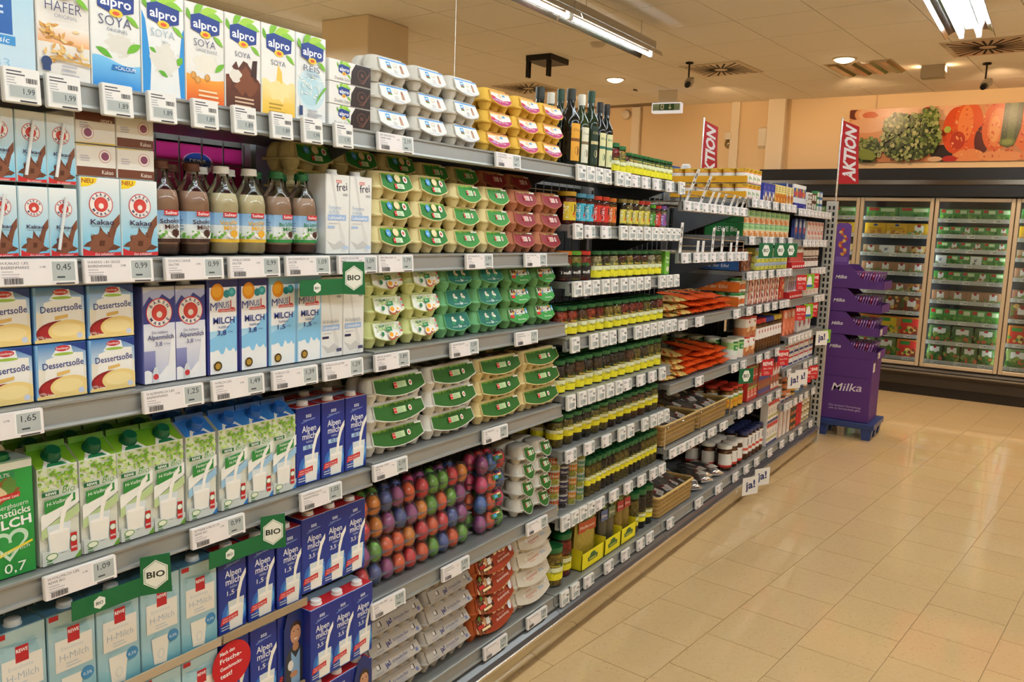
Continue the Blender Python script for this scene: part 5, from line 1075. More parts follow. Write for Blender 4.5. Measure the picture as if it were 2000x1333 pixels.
for x_, pr_, nm_ in zip((.726,.794,.89,.979,1.073,1.167,1.266,1.354,1.452), ('1,99','1,99','1,89','1,89','1,89','1,89','1,89','1,99','1,95'), ('pale blue classic carton','oat drink carton','calcium soya carton','soya light carton','soya carton with beans','chocolate soya carton','vanilla soya carton','rice drink carton','chocolate dessert packs')): place(vtag(pr_, 3), (x_, -.0135, 1.749), 'square price label reading %s below the %s' % (pr_, nm_), None, rot=(TILT, 0, 0))
def ht(x, z, price, a, b, w=.134): place(htag(price, a, b, w), (x, -.0135, z), 'wide price label reading %s below the %s' % (price, HW[(round(x,3), z)]), None, rot=(TILT, 0, 0))
for x, pr_, a, b in ((1.637,'2,19','EIER FREILAND M-L','UNSER LAND'),(2.152,'1,69','10 FRISCHE EIER','BODENHALTUNG')): ht(x, 1.7505, pr_, a, b)
for x, pr_, a, b in ((.741,'0,45','H-KAKAO 1,8%','BAERENMARKE'),(.886,'0,99','H-KAKAO 1,8% GROSS','BAERENMARKE'),(1.045,'0,99','SCHOKO DRINK','SALITER'),(1.193,'0,99','VANILLE DRINK','SALITER'),(1.344,'1,09','BIO-SCHOKOMILCH 1,5%','SALITER'),(1.505,'1,09','H-MILCH 1,5% LAC.FREI','REWE'),(1.645,'1,79','EIER FREILANDH. XL','REWE'),(2.017,'1,99','EIER FREILANDH. M-L','REWE'),(2.334,'1,79','EIER BODENHALTUNG','REWE')): ht(x, 1.4485, pr_, a, b)
for x, pr_, a, b in ((.672,'1,65','DESSERTSOSSE','VANILLE'),(.993,'1,25','H-ALPENMILCH 3,8%','BAERENMARKE'),(1.148,'1,49','H-MILCH 3,8%','OMIRA'),(1.306,'1,39','H-MILCH 1,5%','OMIRA'),(1.459,'1,29','H-MILCH 3,5% LAC.FREI','REWE'),(1.637,'1,89','EIER M-L KLASSE A','REWE BIO'),(1.955,'1,59','BAYERN FREILAND','EIER'),(2.295,'1,79','EIER BAYERN','BODENHALTUNG')): ht(x, 1.1955, pr_, a, b)
for x, pr_, a, b in ((.795,'1,09','H-VOLLMILCH 3,8%','REWE BIO'),(1.093,'0,99','FETTARME H-MILCH 1,5%','REWE BIO'),(1.388,'1,05','H-ALPENMILCH 0,1%','WEIHENSTEPHAN')): ht(x, .8935, pr_, a, b)
for x, pr_, a, b in ((1.637,'2,19','EIER FREIL. WEISS','REWE'),(2.131,'1,99','EIER FREILANDH.','10ER')): ht(x, .9055, pr_, a, b)
for x, pr_, a, b in ((1.638,'1,59','BUNTE EIER 10ER','REWE'),(1.94,'1,59','BUNTE EIER M','BODENHALTUNG'),(2.41,'2,49','EIER FREILAND WEISS','REWE')): ht(x, .5255, pr_, a, b)
for x, pr_, a, b in ((2.173,'1,39','EIER BODENH. BRAUN','10ER'),(2.435,'1,89','EIER BODENHALTUNG','10ER')): ht(x, .1755, pr_, a, b)
G = random.Random(21)
def rp(n): return ['%d,%d9' % (G.choice((0,1,1,2,2,3)), G.randint(0,9)) for _ in range(n)]
def mix(lv, lh, z, where, w=.075):
    q = sorted([(x, 'v') for x in lv]+[(x, 'h') for x in lh]); tags([x for x, _ in q], z, rp(len(q)), where, [k for _, k in q], w)
mix((2.613,2.679,2.747,2.814,2.917,2.985,3.545), (3.065,3.164,3.275,3.412), 1.749, 'below the oil bottles')
mix((2.611,2.978,3.052,3.119,3.197,3.271,3.335,3.402,3.463,3.525), (2.699,2.83), 1.5455, 'on the second jar shelf')
mix((2.623,2.695,2.764,2.844,2.92,3.002,3.078,3.151,3.227,3.385,3.462,3.544), (), 1.3415, 'on the third jar shelf')
mix((2.626,2.773,2.854,2.927,3.02,3.163,3.242,3.319,3.397,3.474,3.545), (), 1.1395, 'on the fourth jar shelf')
mix((2.615,2.699,2.772,2.849,2.927,3.006,3.45), (3.086,3.225,3.344), .930, 'on the fifth jar shelf')
mix((3.061,3.143,3.291,3.378,3.451,3.524), (2.635,2.778,2.924), .727, 'on the sixth jar shelf')
mix((2.614,2.682,2.749,2.816), (2.893,3.02,3.156,3.293,3.420,3.515), .476, 'on the seventh jar shelf')
mix((2.634,2.715), (2.83,3.005,3.165,3.32,3.42,3.66), .176, 'on the base rail below the jars')
# organic flags: a green strip hanging from the rail and a pointed flag standing out from it
def bio_flag(big=True):
    m = MB(); m.box(-.105, .03, -.0015, 0, -.045, -.008, '1f6a3c'); p = Pr((-.105, -.0018, -.045)); p.poly([(.052+.0125*math.cos(R_(60*k+30)), .018+.0125*math.sin(R_(60*k+30))) for k in range(6)], 'e9ece2'); p.text('BIO', .052, .0145, .006, '2a3a2c', w=.014, bold=.02)
    f = MB(); f.prism([(0,-.045),(.0,.032),(.055,.032),(.058,-.048)], -.0008, .0008, '1f6a3c', 'y'); q = Pr((0, -.0012, -.045)); q.poly([(.028+.026*math.cos(R_(60*k+30)), .038+.030*math.sin(R_(60*k+30))) for k in range(6)], 'e9ece2'); q.poly([(.028+.0235*math.cos(R_(60*k+30)), .038+.0275*math.sin(R_(60*k+30))) for k in range(6)], '2f7a44'); q.poly([(.028+.0225*math.cos(R_(60*k+30)), .038+.0265*math.sin(R_(60*k+30))) for k in range(6)], 'eef0e6'); q.text('BIO', .028, .033, .012, '26302a', w=.034, bold=.03)
    return Kit('organic_flag', 'sign', [('strip', m.mesh('strip', PAPER), None), ('strip_print', p.mesh('strip_print'), 0), ('flag', f.mesh('flag', PAPER), None, None, (.03, -.001, 0)), ('flag_print', q.mesh('flag_print'), 2)])
bfk = bio_flag()
for i, (x, z, wh) in enumerate(((1.420,1.437,'below the organic chocolate milk'),(1.17,.875,'below the organic low fat milk'),(.878,.875,'below the organic whole milk'))):
    r = place(bfk, (x, -.024, z-.012), 'green BIO shelf flag %s' % wh)
    for ch in r.children:
        if ch.name.startswith('flag'): ch.rotation_euler = (0, 0, R_(-22))
# ------------------------------------------------------------------ snack and can bays
def pack(name, cat, w, h, d, col, art=None, side=None, mat=None, ch=.0015):
    m = MB(); m.box(-w/2, w/2, 0, d, 0, h, col, ch=ch)
    if art:
        p = Pr((-w/2,-.0001,0), clip=(0,0,w,h)); art(p, w, h); b = len(m.v); m.v += p.mb.v; m.f += [tuple(b+i for i in f) for f in p.mb.f]; m.c += p.mb.c
    if side:
        p = Pr((-w/2-.0001, d, 0), (0,-1,0), (0,0,1), clip=(0,0,d,h)); side(p, d, h); b = len(m.v); m.v += p.mb.v; m.f += [tuple(b+i for i in f) for f in p.mb.f]; m.c += p.mb.c
    return Kit(name, cat, [(name, m.mesh(name, mat or PRINT), None)])
def can(name, R, H, bands, lid='c9c4b4', art=None, seg=14, cat='can'):
    m = MB(); m.lathe([(0,.001),(R*.97,.001),(R,0),(R*.985,.002)], 'b4b4b0', seg)
    for v0, v1, c in bands: m.lathe([(R*.985, .002+(H-.004)*v0), (R*.985, .002+(H-.004)*v1)], c, seg)
    m.lathe([(R*.985,H-.002),(R,H),(R*.95,H-.0015),(0,H-.0015)], lid, seg)
    if art:
        p = Pr(cyl=R*.987); art(p, R, H); b = len(m.v); m.v += p.mb.v; m.f += [tuple(b+i for i in f) for f in p.mb.f]; m.c += p.mb.c
    return Kit(name, cat, [(name, m.mesh(name, PRINT, 35), None)])
def fill(kit, x0, x1, n, z, h, layers, label, group, y=.02, depth=1, dy=.08, cyl=False, jz=0):
    pit = (x1-x0)/n
    for lv in range(layers):
        for i in range(n):
            for q in range(depth):
                ln = label if layers == 1 else label + (', lower layer' if lv == 0 else ', upper layer' if layers == 2 else ', layer %s' % ('one','two','three','four')[lv])
                place(kit, (x0+pit*(i+.5), y+(kit_r(kit) if cyl else 0)+q*dy, z+lv*h), fit(ln, '%s from the %s' % (ORD[i if x0 < 5.55 else n-1-i], 'snack bay side' if x0 < 5.55 else 'slotted post') if n > 1 else ''), group, rz=-.6 if cyl else 0)
def kit_r(k): return max(v.co.y for v in k.parts[0][1].vertices)
def blobs(p, w, h, n, cols, seed, v0=0.0, v1=1.0, r=.01):
    g = random.Random(seed)
    for _ in range(n): p.blob(w*g.random(), h*(v0+(v1-v0)*g.random()), r*(.6+.7*g.random()), g.choice(cols), int(g.random()*999), 9, .3)
def tray_side(name, x, y0, y1, z, h, col, t, tc, lab, dark=None):
    m = MB(); m.box(x-.004, x, y0, y1, z, z+h, col); p = Pr((x-.0042, y1, z), (0,-1,0), (0,0,1)); L = y1-y0
    if t: p.text(t, L*.56, h*.32, h*.36, tc, w=min(L*.62, h*.36*len(t)*.62), bold=.005)
    if dark: p.ell(L*.16, h*.5, h*.25, h*.25, dark)
    o = obj(name, None); tag(o, lab, 'tray'); obj('card', m.mesh('card', PAPER), o)
    if p.mb.v: obj('lettering', p.mesh('lettering'), o)
# --- wire tray sticks with prices
def stick(L, t):
    m = MB(); m.box(-.015, .015, -.001, .001, 0, L, 'e9e7e4'); p = Pr((-.015, -.0012, 0)); 
    if t: p.text(t, .023, L*.52, .019, '1c1c1e', w=L*.72, rot=90, bold=.03)
    else: p.lines(.006, L*.6, .018, 3, .006, 'b9b7b4')
    return Kit('price_stick', 'sign', [('strip', m.mesh('strip', PLASTIC), None), ('print', p.mesh('print'), None)])
for x, L, t in ((3.65,.15,'2 15'),(3.83,.13,'1 99'),(3.95,.06,''),(4.03,.06,''),(4.13,.058,'3 29'),(4.26,.06,''),(4.35,.058,'4'),(4.44,.058,'2 49')):
    place(stick(L, t), (x, -.004, 1.70), 'white price strip %sstanding in the upper wire tray' % ('reading %s ' % t if t else 'without a number '), 'price strips of the upper wire tray', rot=(R_(20), 0, 0))
for x, L, t in ((3.61,.135,'2 92'),(3.83,.055,''),(3.90,.055,''),(4.03,.12,'5 49'),(4.17,.12,'4 29'),(4.31,.048,''),(4.40,.11,'2 19')):
    place(stick(L, t), (x, -.004, 1.466), 'white price strip %sstanding upright in the lower wire tray' % ('reading %s ' % t if t else 'without a number '), 'price strips of the lower wire tray', rot=(R_(2), 0, 0))
tags([3.645+i*.112 for i in range(8)], 1.676, rp(8), 'on the upper wire tray rail', 'h', .108); tags([3.65,3.80,3.91,4.02,4.14,4.28,4.40,4.50], 1.441, rp(8), 'on the lower wire tray rail', 'h', .1)
tags((3.66,3.88,4.44), 1.131, rp(3), 'below the upper snack bags', 'h', .1); tags((3.93,4.47), .831, rp(2), 'below the lower snack bags', 'h', .1)
tags((3.655,3.77,3.885,4.0,4.17,4.35), .526, rp(6), 'below the wicker baskets', 'h', .112); tags((4.04,4.34), .176, rp(2), 'on the base rail below the sausages', 'h', .1)
# goods on the far side of the shelf, seen over the top
far = [(4.58,.55,.125,.185,'24407f'),(4.72,.55,.125,.185,'2a4a8a'),(4.86,.55,.125,.18,'3a5a94')]
def far_art(p, w, h): p.rect(w*.1, h*.2, w*.9, h*.62, '6a8ab8'); p.text('V71', w*.5, h*.68, .02, 'e6e9ee', w=w*.6, bold=.02)
for i, (x, y, w_, h_, c) in enumerate(far): place(pack('detergent_box','box',w_,h_,.1,c,far_art), (x,y,1.775), 'dark blue box on the far side of the top shelf', 'dark blue boxes on the far side')
wb = pack('white_box','box',.16,.17,.14,'dcdad6',lambda p,w,h: (p.ell(w*.3,h*.7,.015,.01,'9aa0b0'), p.lines(w*.2,h*.5,w*.5,3,.012,'b4b2ba')))
place(wb, (5.22,.56,1.775), 'white box on the far side of the shelf behind the ham cans'); place(wb, (5.02,.66,1.775), 'white box behind the blue bottle on the far side of the shelf')
m = MB(); m.lathe([(0,0),(.045,0),(.048,.01),(.048,.12),(.03,.15),(.028,.155)], None, 16, cols=['2f5fae','2f5fae','2f5fae','c9d2da','d9dde0']); c = MB(); c.lathe([(.030,0),(.030,.05),(.024,.055),(.022,.06),(0,.06)], 'eceae4', 14, cz=.15)
place(Kit('cleaner_bottle','bottle',[('body',m.mesh('body',PLASTIC,50),None),('cap',c.mesh('cap',PLASTIC,40),None)]), (5.06,.57,1.775), 'blue bottle with white cap on the far side of the shelf')
m = MB(); m.box(.6,6.5,.505,.738,1.746,1.775,BOARD); o = obj('rear_shelf', m.mesh('rear_shelf', METAL)); tag(o, 'long grey top board on the far side of the shelving', 'shelf')
# --- snack bags
def snack(orange, seed):
    W_, D_, Hh = .15, .20, .03; g = random.Random(seed); nx, ny = 12, 12; m = MB()
    def hz(u, v, s): 
        e = (1-abs(2*u-1)**3)*(1-abs(2*v-1)**3); return s*Hh/2*e*(1+.18*math.sin(u*9+seed)*math.cos(v*8)) + .002*math.sin(u*23+v*17+seed)
    for s in (1, -1):
        b = len(m.v)
        for j in range(ny+1):
            for i in range(nx+1):
                u, v = i/nx, j/ny; m.v.append(((u-.5)*W_*(1-.06*math.sin(math.pi*v)), v*D_, Hh/2+hz(u, v, s)))
        for j in range(ny):
            for i in range(nx):
                q = (b+j*(nx+1)+i, b+j*(nx+1)+i+1, b+(j+1)*(nx+1)+i+1, b+(j+1)*(nx+1)+i); v = j/ny; u = i/nx
                c = 'd8501c'
                if orange == 1 and (s > 0 and .35 < v < .8 and .2 < u < .8): c = 'c8a860' if (i+j) % 3 else '2c2018'
                if orange == 0: c = 'd9b96a' if ((i*2+j) % 5) else 'b8441e'
                m.f.append(q if s > 0 else q[::-1]); m.c.append(lin(c))
    parts = [('bag', m.mesh('bag', SHINY, 80), None)]
    if orange: p = Pr((-.05, .03, Hh+.0012), (1,0,0), (0,1,0)); p.text('3Ks', .05, .02, .035, '1d1714', w=.085, bold=.04, shear=.2); parts.append(('print', p.mesh('print'), None))
    return Kit('snack_bag', 'bag', parts)
so, sg = snack(1, 3), snack(0, 5)
for (z, layers, nm) in ((1.157, 3, 'upper'), (.857, 4, 'lower')):
    for lv in range(layers):
        for i in range(6):
            gold = i < (2 if lv > 1 else 2); x = 3.66+i*.153+RND.uniform(-.006,.006)
            if lv == layers-1 and i in (0, 5): continue
            place(sg if gold else so, (x, .012+.012*RND.random()+.012*lv, z+lv*.0295), '%s snack bag lying in the %s bag shelf, layer %s' % ('gold and red' if gold else 'orange', nm, ('one','two','three','four')[lv]), '%s snack bags on the %s bag shelf' % ('gold' if gold else 'orange', nm), rot=(R_(RND.uniform(-3,8)), R_(RND.uniform(-4,4)), R_(RND.uniform(-6,6))))
# --- wicker baskets
def basket(w, d, h):
    m = MB(); rows = 9
    for k in range(rows):
        z = .004+k*(h-.012)/rows; o_ = .0015*(k % 2); ol = rim_outline(w-.006-.02*(1-k/rows)+o_*2, d-.006+o_*2, 4, .02); m.loft([[(x, y+d/2, z) for x, y in ol],[(x*1.008, (y*1.008)+d/2, z+(h-.012)/rows*.5) for x, y in ol],[(x, y+d/2, z+(h-.012)/rows*.98) for x, y in ol]], '9a7a44' if k % 2 else 'b08f55', cap0=(k == 0), cap1=False)
    ol = rim_outline(w, d, 4, .022); rim = MB(); rim.tube([(x, y+d/2, h-.004) for x, y in ol]+[(ol[0][0], ol[0][1]+d/2, h-.004)], .0065, 'd2b070', 7)
    return Kit('wicker_basket', 'basket', [('weave', m.mesh('weave', WICKER, 60), None), ('rim', rim.mesh('rim', WICKER, 60), None)])
bk = basket(.455, .36, .105)
for i, (x, z) in enumerate(((3.815,.551),(4.285,.551),(3.82,.201))): place(bk, (x, .02, z), 'shallow wicker basket of sausages %s' % ('on the shelf, beside the jar bay','on the shelf, beside the mustard jars','on the base shelf')[i])
wf = MB()
for xx in (3.59, 4.05, 4.51): wf.tube([(xx,.006,.55),(xx,.006,.66)], .003, 'c9c6c0')
wf.tube([(3.59,.006,.655),(4.51,.006,.655)], .003, 'c9c6c0'); wf.tube([(3.59,.006,.60),(4.51,.006,.60)], .0025, 'c9c6c0')
o = obj('wire_fence', wf.mesh('wire_fence', CHROME, 60)); tag(o, 'thin wire fence in front of the wicker baskets', 'fence')
def sausage_pack(seed, col):
    m = MB(); g = random.Random(seed)
    for i in range(3):
        x = (i-1)*.024; m.tube([(x,.0,.018),(x+.002,.05,.022),(x-.001,.12,.021),(x,.165,.016)], .0115, col, 8)
    f = MB(); n = 8; rings = []
    for k in range(n+1):
        v = k/n; th = .026*math.sin(math.pi*(.06+.88*v))**.5; rings.append([((.047-.004*math.sin(v*7))*math.cos(a), -.015+v*.195, .02+th*math.sin(a)*(1 if math.sin(a) > 0 else .75)) for a in [2*math.pi*q/12 for q in range(12)]])
    f.loft(rings, 'ffffff'); l = Pr((-.03,.02,.0475),(1,0,0),(0,1,-.02)); l.rect(0,0,.06,.05,'e0d8d0'); l.rect(.0,.035,.03,.05,'7a2420'); l.lines(.008,.022,.04,2,.008,'9a928c')
    return Kit('sausage_pack', 'pack', [('sausage', m.mesh('sausage', attr_mat('cured_sausage', .45, .4, bump=.5, bscale=120, var=.3, vscale=60), 70), None), ('film', f.mesh('film', FILM, 80), None), ('label', l.mesh('label', PAPER), None)])
sp = [sausage_pack(1,'5a2a20'), sausage_pack(2,'7a3f30'), sausage_pack(3,'8f5a44')]
for zi, (z, xs, nm) in enumerate(((.575,(3.66,3.77,3.88,3.99,4.13,4.23,4.33,4.44),'in the baskets on the shelf'),(.225,(3.65,3.75,3.85,3.95,4.05),'in the base basket'))):
    for r in range(3):
        for i, x in enumerate(xs): place(sp[(i*2+r) % 3], (x+RND.uniform(-.012,.012), .06+r*.085, z+.018*r+(.004 if i % 2 else 0)), 'clear pack of dark sausages %s, %s row' % (nm, ('front','middle','rear')[r]), 'sausage packs %s' % nm, rot=(R_(18), R_(RND.uniform(-10,10)), R_(RND.uniform(-30,30))))
for i in range(5): place(sp[i % 3], (4.14+i*.085, .05+.03*(i % 2), .2), 'clear pack of sausages lying loose on the base shelf', 'loose sausage packs', rot=(R_(6), 0, R_(RND.uniform(-40,40))))

# --- can bays
def tulip_art(p, R, H): p.rect(-R*1.2, H*.06, R*1.2, H*.68, 'e6e2da'); p.text('TULIP', 0, H*.80, .011, '5a3a1a', w=R*.9, bold=.02); p.ell(0, H*.28, R*.62, H*.22, 'f2efe8'); p.blob(0, H*.26, R*.4, 'b9705a', 4, 12, .3); p.blob(-R*.1, H*.36, R*.25, '5f9a3a', 6, 10, .4)
tul = can('ham_can', .0365, .079, ((0,.08,'b8342a'),(.08,.70,'e4e0d8'),(.70,.74,'c8342a'),(.74,1,'dca820')), 'c9b97a', tulip_art)
for lv in range(2):
    z = 1.7575+lv*.0835
    for i in range(4):
        for q in range(6):
            if i == 0 or q == 0: place(tul, (4.61+i*.0745, .058+q*.075, z), fit('ham can in a yellow tray', '%s layer' % ('lower','upper')[lv], 'front row, %s from the snack bay' % ORD[i] if q == 0 else 'side row, %s from the front' % ORD[q]), 'ham cans', rz=-.7)
    tray_side('cardboard_tray', 4.572, .018, .47, z, .036, 'dca020', 'TULIP', '4a2f14', 'yellow cardboard tray of ham cans, %s layer' % ('lower','upper')[lv])
def a_blue(p, w, h): p.rect(0,h*.45,w,h,'2f3f9c'); p.text('8', w*.3,h*.72,.014,'dfe3f0'); blobs(p,w,h,9,('b9a08a','7a5a44','e6ddd0'),4,.05,.4,.012); p.text('der gute Bissen', w*.5,h*.52,.008,'e0e4f2',w=w*.8)
def a_soup(c, seed):
    def f(p, w, h): p.rect(0,h*.55,w,h,'ecd98a'); p.lines(w*.15,h*.86,w*.7,3,.012,'8a6a3a',seed); blobs(p,w,h,14,(c,'e8a03a','c86a1e','f0c464'),seed,.02,.5,.014)
    return f
fill(pack('blue_box','box',.076,.103,.05,'2f3f9c',a_blue), 4.885, 5.12, 3, 1.7565, .1, 1, 'dark blue food box next to the ham cans', 'dark blue food boxes')
fill(pack('soup_packet','box',.064,.108,.04,'e9c95a',a_soup('d8761e',3)), 5.125, 5.38, 4, 1.7565, .1, 1, 'yellow and orange soup packet on the top can shelf', 'yellow soup packets')
fill(pack('soup_packet','box',.064,.108,.04,'eceae2',a_soup('a8541e',6)), 5.385, 5.535, 2, 1.7565, .1, 1, 'white topped soup packet on the top can shelf', 'white topped soup packets')
def a_disp(p, w, h): p.rect(0,0,w,h*.34,'2f2f86'); p.text('A', w*.85,h*.1,.02,'dfe3f0')
place(pack('display_tray','tray',.30,.034,.12,'2f2f86',a_disp,mat=PAPER), (5.72,.02,1.7415), 'dark blue display tray of sachets on the top can shelf')
def a_sach(c):
    def f(p, w, h): p.rect(0,h*.3,w,h*.8,c); p.rect(0,h*.85,w,h,'e6e4e0'); p.ell(w*.5,h*.5,w*.3,h*.15,'c9423a')
    return f
for i in range(7): place(pack('sachet','packet',.038,.12,.012,'d9dade',a_sach(('3a5a9c','c9b23a','4a6aa4','b9442e')[i % 4])), (5.60+i*.042,.03,1.776), 'white topped sachet standing in the blue display tray', 'sachets in the blue tray', rz=R_(-6))
def a_tin2(c):
    def f(p, w, h): p.rect(w*.08,h*.15,w*.92,h*.8,c); p.ell(w*.5,h*.45,w*.3,h*.2,'e6e4da')
    return f
for j, (c, b, nm) in enumerate((('e6e0d4','5a3226','brown and white'),('5a2f22','d8d2c4','dark brown'))):
    for lv in range(2): fill(pack('sauce_packet','packet',.052,.058,.04,c,a_tin2(b)), 5.90+j*.12, 6.02+j*.12, 2, 1.7415+lv*.06, .06, 1, '%s small packet, %s layer' % (nm, ('lower','upper')[lv]), '%s small packets' % nm)
for j, (c, nm) in enumerate((('3a8a4a','green'),('3a6ab4','blue'))):
    for lv in range(3): place(pack('sauce_packet','packet',.078,.045,.04,c,a_tin2('e9e9e2')), (6.19+j*.085,.02,1.7415+lv*.047), '%s small packet near the slotted post' % nm, '%s small packets near the post' % nm)
for i in range(5): place(pack('blue_carton','box',.13,.13,.16,'2a3f86',lambda p,w,h: (p.rect(w*.1,h*.2,w*.9,h*.55,'d8963a'), p.text('Bahlsen',w*.5,h*.7,.016,'e0d0e0',w=w*.7))), (5.72+i*.155,.16,1.7415), 'dark blue carton behind the small packets', 'dark blue cartons behind the packets')
place(pack('blue_carton','box',.22,.05,.1,'2a3f7a',lambda p,w,h:(p.rect(0,0,w*.16,h,'dfe0e4'), p.rect(w*.2,h*.1,w*.8,h*.5,'3a8ad0'))), (6.05,.18,1.8715), 'flat dark blue carton lying on top of the other cartons')
# second shelf
bc = can('vegetable_can', .047, .072, ((0,.42,'d8823a'),(.42,.55,'e6dcc0'),(.55,1,'6aa05a')), 'c9cdc0', lambda p,R,H:(p.rect(-R,H*.5,R,H*.92,'9cc48a'), p.text('Bio',0,H*.62,.014,'2f7a3c',w=R*.6), blobs(p,R*.5,H*.45,6,('d8702a','b8442a','e6c49a'),3,.1,.9,.010)))
fill(bc, 4.60, 5.53, 9, 1.551, .0735, 2, 'green and orange organic vegetable can', 'organic vegetable cans', cyl=True)
tray_side('cardboard_tray', 4.57, .02, .24, 1.551, .072, '1f6a34', 'REWE Bio', 'e6ece2', 'green cardboard tray side reading Bio, lower layer'); tray_side('cardboard_tray', 4.57, .02, .40, 1.6245, .05, '1d6232', '', 'ffffff', 'green cardboard tray side, upper layer')
bl = MB(); bl.prism([(-.04,0),(.04,0),(.04,.10),(.028,.128),(0,.138),(-.028,.128),(-.04,.10)], 0, .02, '3a4a86', 'y'); p = Pr((-.04,-.0003,0)); p.ell(.04,.095,.026,.026,'b9c0d0'); p.ell(.04,.06,.018,.022,'b8322e'); p.rect(.008,.008,.072,.03,'2f3f7a')
fill(Kit('blister_pack','pack',[('card',bl.mesh('card',SHINY),None),('print',p.mesh('print'),None)]), 5.61, 5.92, 3, 1.541, .1, 1, 'blue blister pack with a red fruit', 'blue blister packs')
def a_pink(p,w,h): blobs(p,w,h,8,('d88a80','e6c4b8','c86a5a'),5,.1,.9,.012); p.lines(w*.2,h*.8,w*.6,2,.01,'c85a50')
fill(pack('meat_pack','pack',.085,.062,.03,'e9dcd0',a_pink), 5.96, 6.42, 5, 1.541, .064, 2, 'pale pink meat pack near the slotted post on the second can shelf', 'pale pink meat packs on the second can shelf')
# third shelf
place(pack('sausage_block','pack',.075,.125,.08,'6a3a26',lambda p,w,h: blobs(p,w,h,24,('8a5238','5a2c1c','a86a4a'),3,.02,.98,.012),mat=SHINY), (4.62,.02,1.356), 'brown sausage block, taller, on the third can shelf')
place(pack('sausage_block','pack',.085,.105,.08,'6a3a26',lambda p,w,h: (blobs(p,w,h,24,('8a5238','5a2c1c','a86a4a'),5,.02,.9,.012), p.rect(0,h*.92,w,h,'d8a43a')),mat=SHINY), (4.71,.02,1.356), 'brown sausage block with a yellow top on the third can shelf')
yt = pack('fish_tin','tin',.082,.042,.06,'d9cf6a',lambda p,w,h:(p.rect(0,h*.5,w,h,'b9cbe0'), p.rect(0,0,w,h*.5,'e2d84a'), p.text('Fisch',w*.5,h*.55,.009,'4a5a8a',w=w*.6), p.ell(w*.3,h*.3,w*.14,h*.18,'7fa04a')), ch=.005)
fill(yt, 4.82, 5.50, 8, 1.356, .0435, 3, 'flat yellow and blue fish tin', 'flat yellow fish tins')
tray_side('cardboard_tray', 4.568, .03, .40, 1.359, .05, '2a5a9c', 'Gutes aus der Eifel', 'dfe6f0', 'blue cardboard tray side reading Gutes aus der Eifel', 'c9d6e8')
def red_tray(z, x0=5.60, x1=5.93): place(pack('red_tray','tray',x1-x0,.045,.1,'c8262a',lambda p,w,h: [p.rect(w*(.06+.16*k),h*.2,w*(.16+.16*k),h*.5,'f0dcd8') for k in range(6)],mat=PAPER), ((x0+x1)/2,.014,z), 'red display tray of slim packs on the %s can shelf' % ('third' if z > 1.3 else 'fourth'))
red_tray(1.346); red_tray(1.146)
sb_ = can('slim_bottle', .0215, .135, ((0,.45,'c04a42'),(.45,.62,'e6e0da'),(.62,.85,'b9b4b0'),(.85,1,'d9d4d0')), 'e0dcd8', None, 12, 'bottle')
for i in range(6): place(sb_, (5.635+i*.052,.04,1.3915), 'slim red and white bottle standing in the red tray', 'slim bottles in the red tray')
for i in range(6): place(pack('slim_pack','pack',.042,.12,.03,'e6e0da',lambda p,w,h:(p.rect(w*.1,h*.1,w*.9,h*.6,('8a6a9a')),p.rect(w*.4,h*.62,w*.6,h*.95,'4a3a44'))), (5.635+i*.052,.03,1.1915), 'slim white pack standing in the red tray on the fourth can shelf', 'slim packs in the red tray')
mj = jar_kit(.038,.075,'d9d4cc','b9837a',lambda p,r,a,b:(p.rect(-r,a,r,b,'eadfd4'),p.ell(0,(a+b)/2,r*.5,.012,'c86a5a')),.1,.6)
fill(mj, 5.96, 6.38, 4, 1.346, .076, 2, 'small pink meat jar near the slotted post', 'small pink meat jars', cyl=True)
fill(pack('meat_box','box',.10,.15,.06,'e9e0d6',a_pink), 5.98, 6.42, 4, 1.146, .1, 1, 'white and pink meat box near the slotted post', 'white and pink meat boxes')
# fourth shelf
oc = can('stew_can', .0365, .078, ((0,.15,'e6e0d0'),(.15,.55,'c8622a'),(.55,.8,'e9e4d6'),(.8,1,'2f8a44')), 'd0cbb0')
for lv in range(2):
    z = 1.1565+lv*.083
    for i in range(2):
        for q in range(5):
            if i == 0 or q == 0: place(oc, (4.615+i*.076,.06+q*.076,z), 'green topped stew can in an orange tray, %s layer' % ('lower','upper')[lv], 'stew cans')
    tray_side('cardboard_tray', 4.574, .02, .44, z, .055, 'd0661a', 'Gutes aus der Eifel', 'ecd4b4', 'orange cardboard tray side reading Gutes aus der Eifel, %s layer' % ('lower','upper')[lv], 'e0a870')
wp = pack('meat_tin','tin',.10,.074,.07,'e4dccc',lambda p,w,h:(p.rect(0,0,w*.2,h,'c42a2a'), blobs(p,w*.8,h,12,('b06a5a','d8a08a','8a4a3a','f0e4d8'),5,.1,.9,.013)), ch=.006)
fill(wp, 4.745, 5.36, 6, 1.1565, .0755, 2, 'white and red meat tin', 'white and red meat tins')
place(pack('sausage_pack','pack',.10,.145,.03,'d8342a',lambda p,w,h: blobs(p,w,h,16,('d88a5a','e0a878','b8502e'),3,.02,.85,.014),mat=SHINY), (5.44,.022,1.1565), 'tall red sausage pack beside the white and red meat tins')
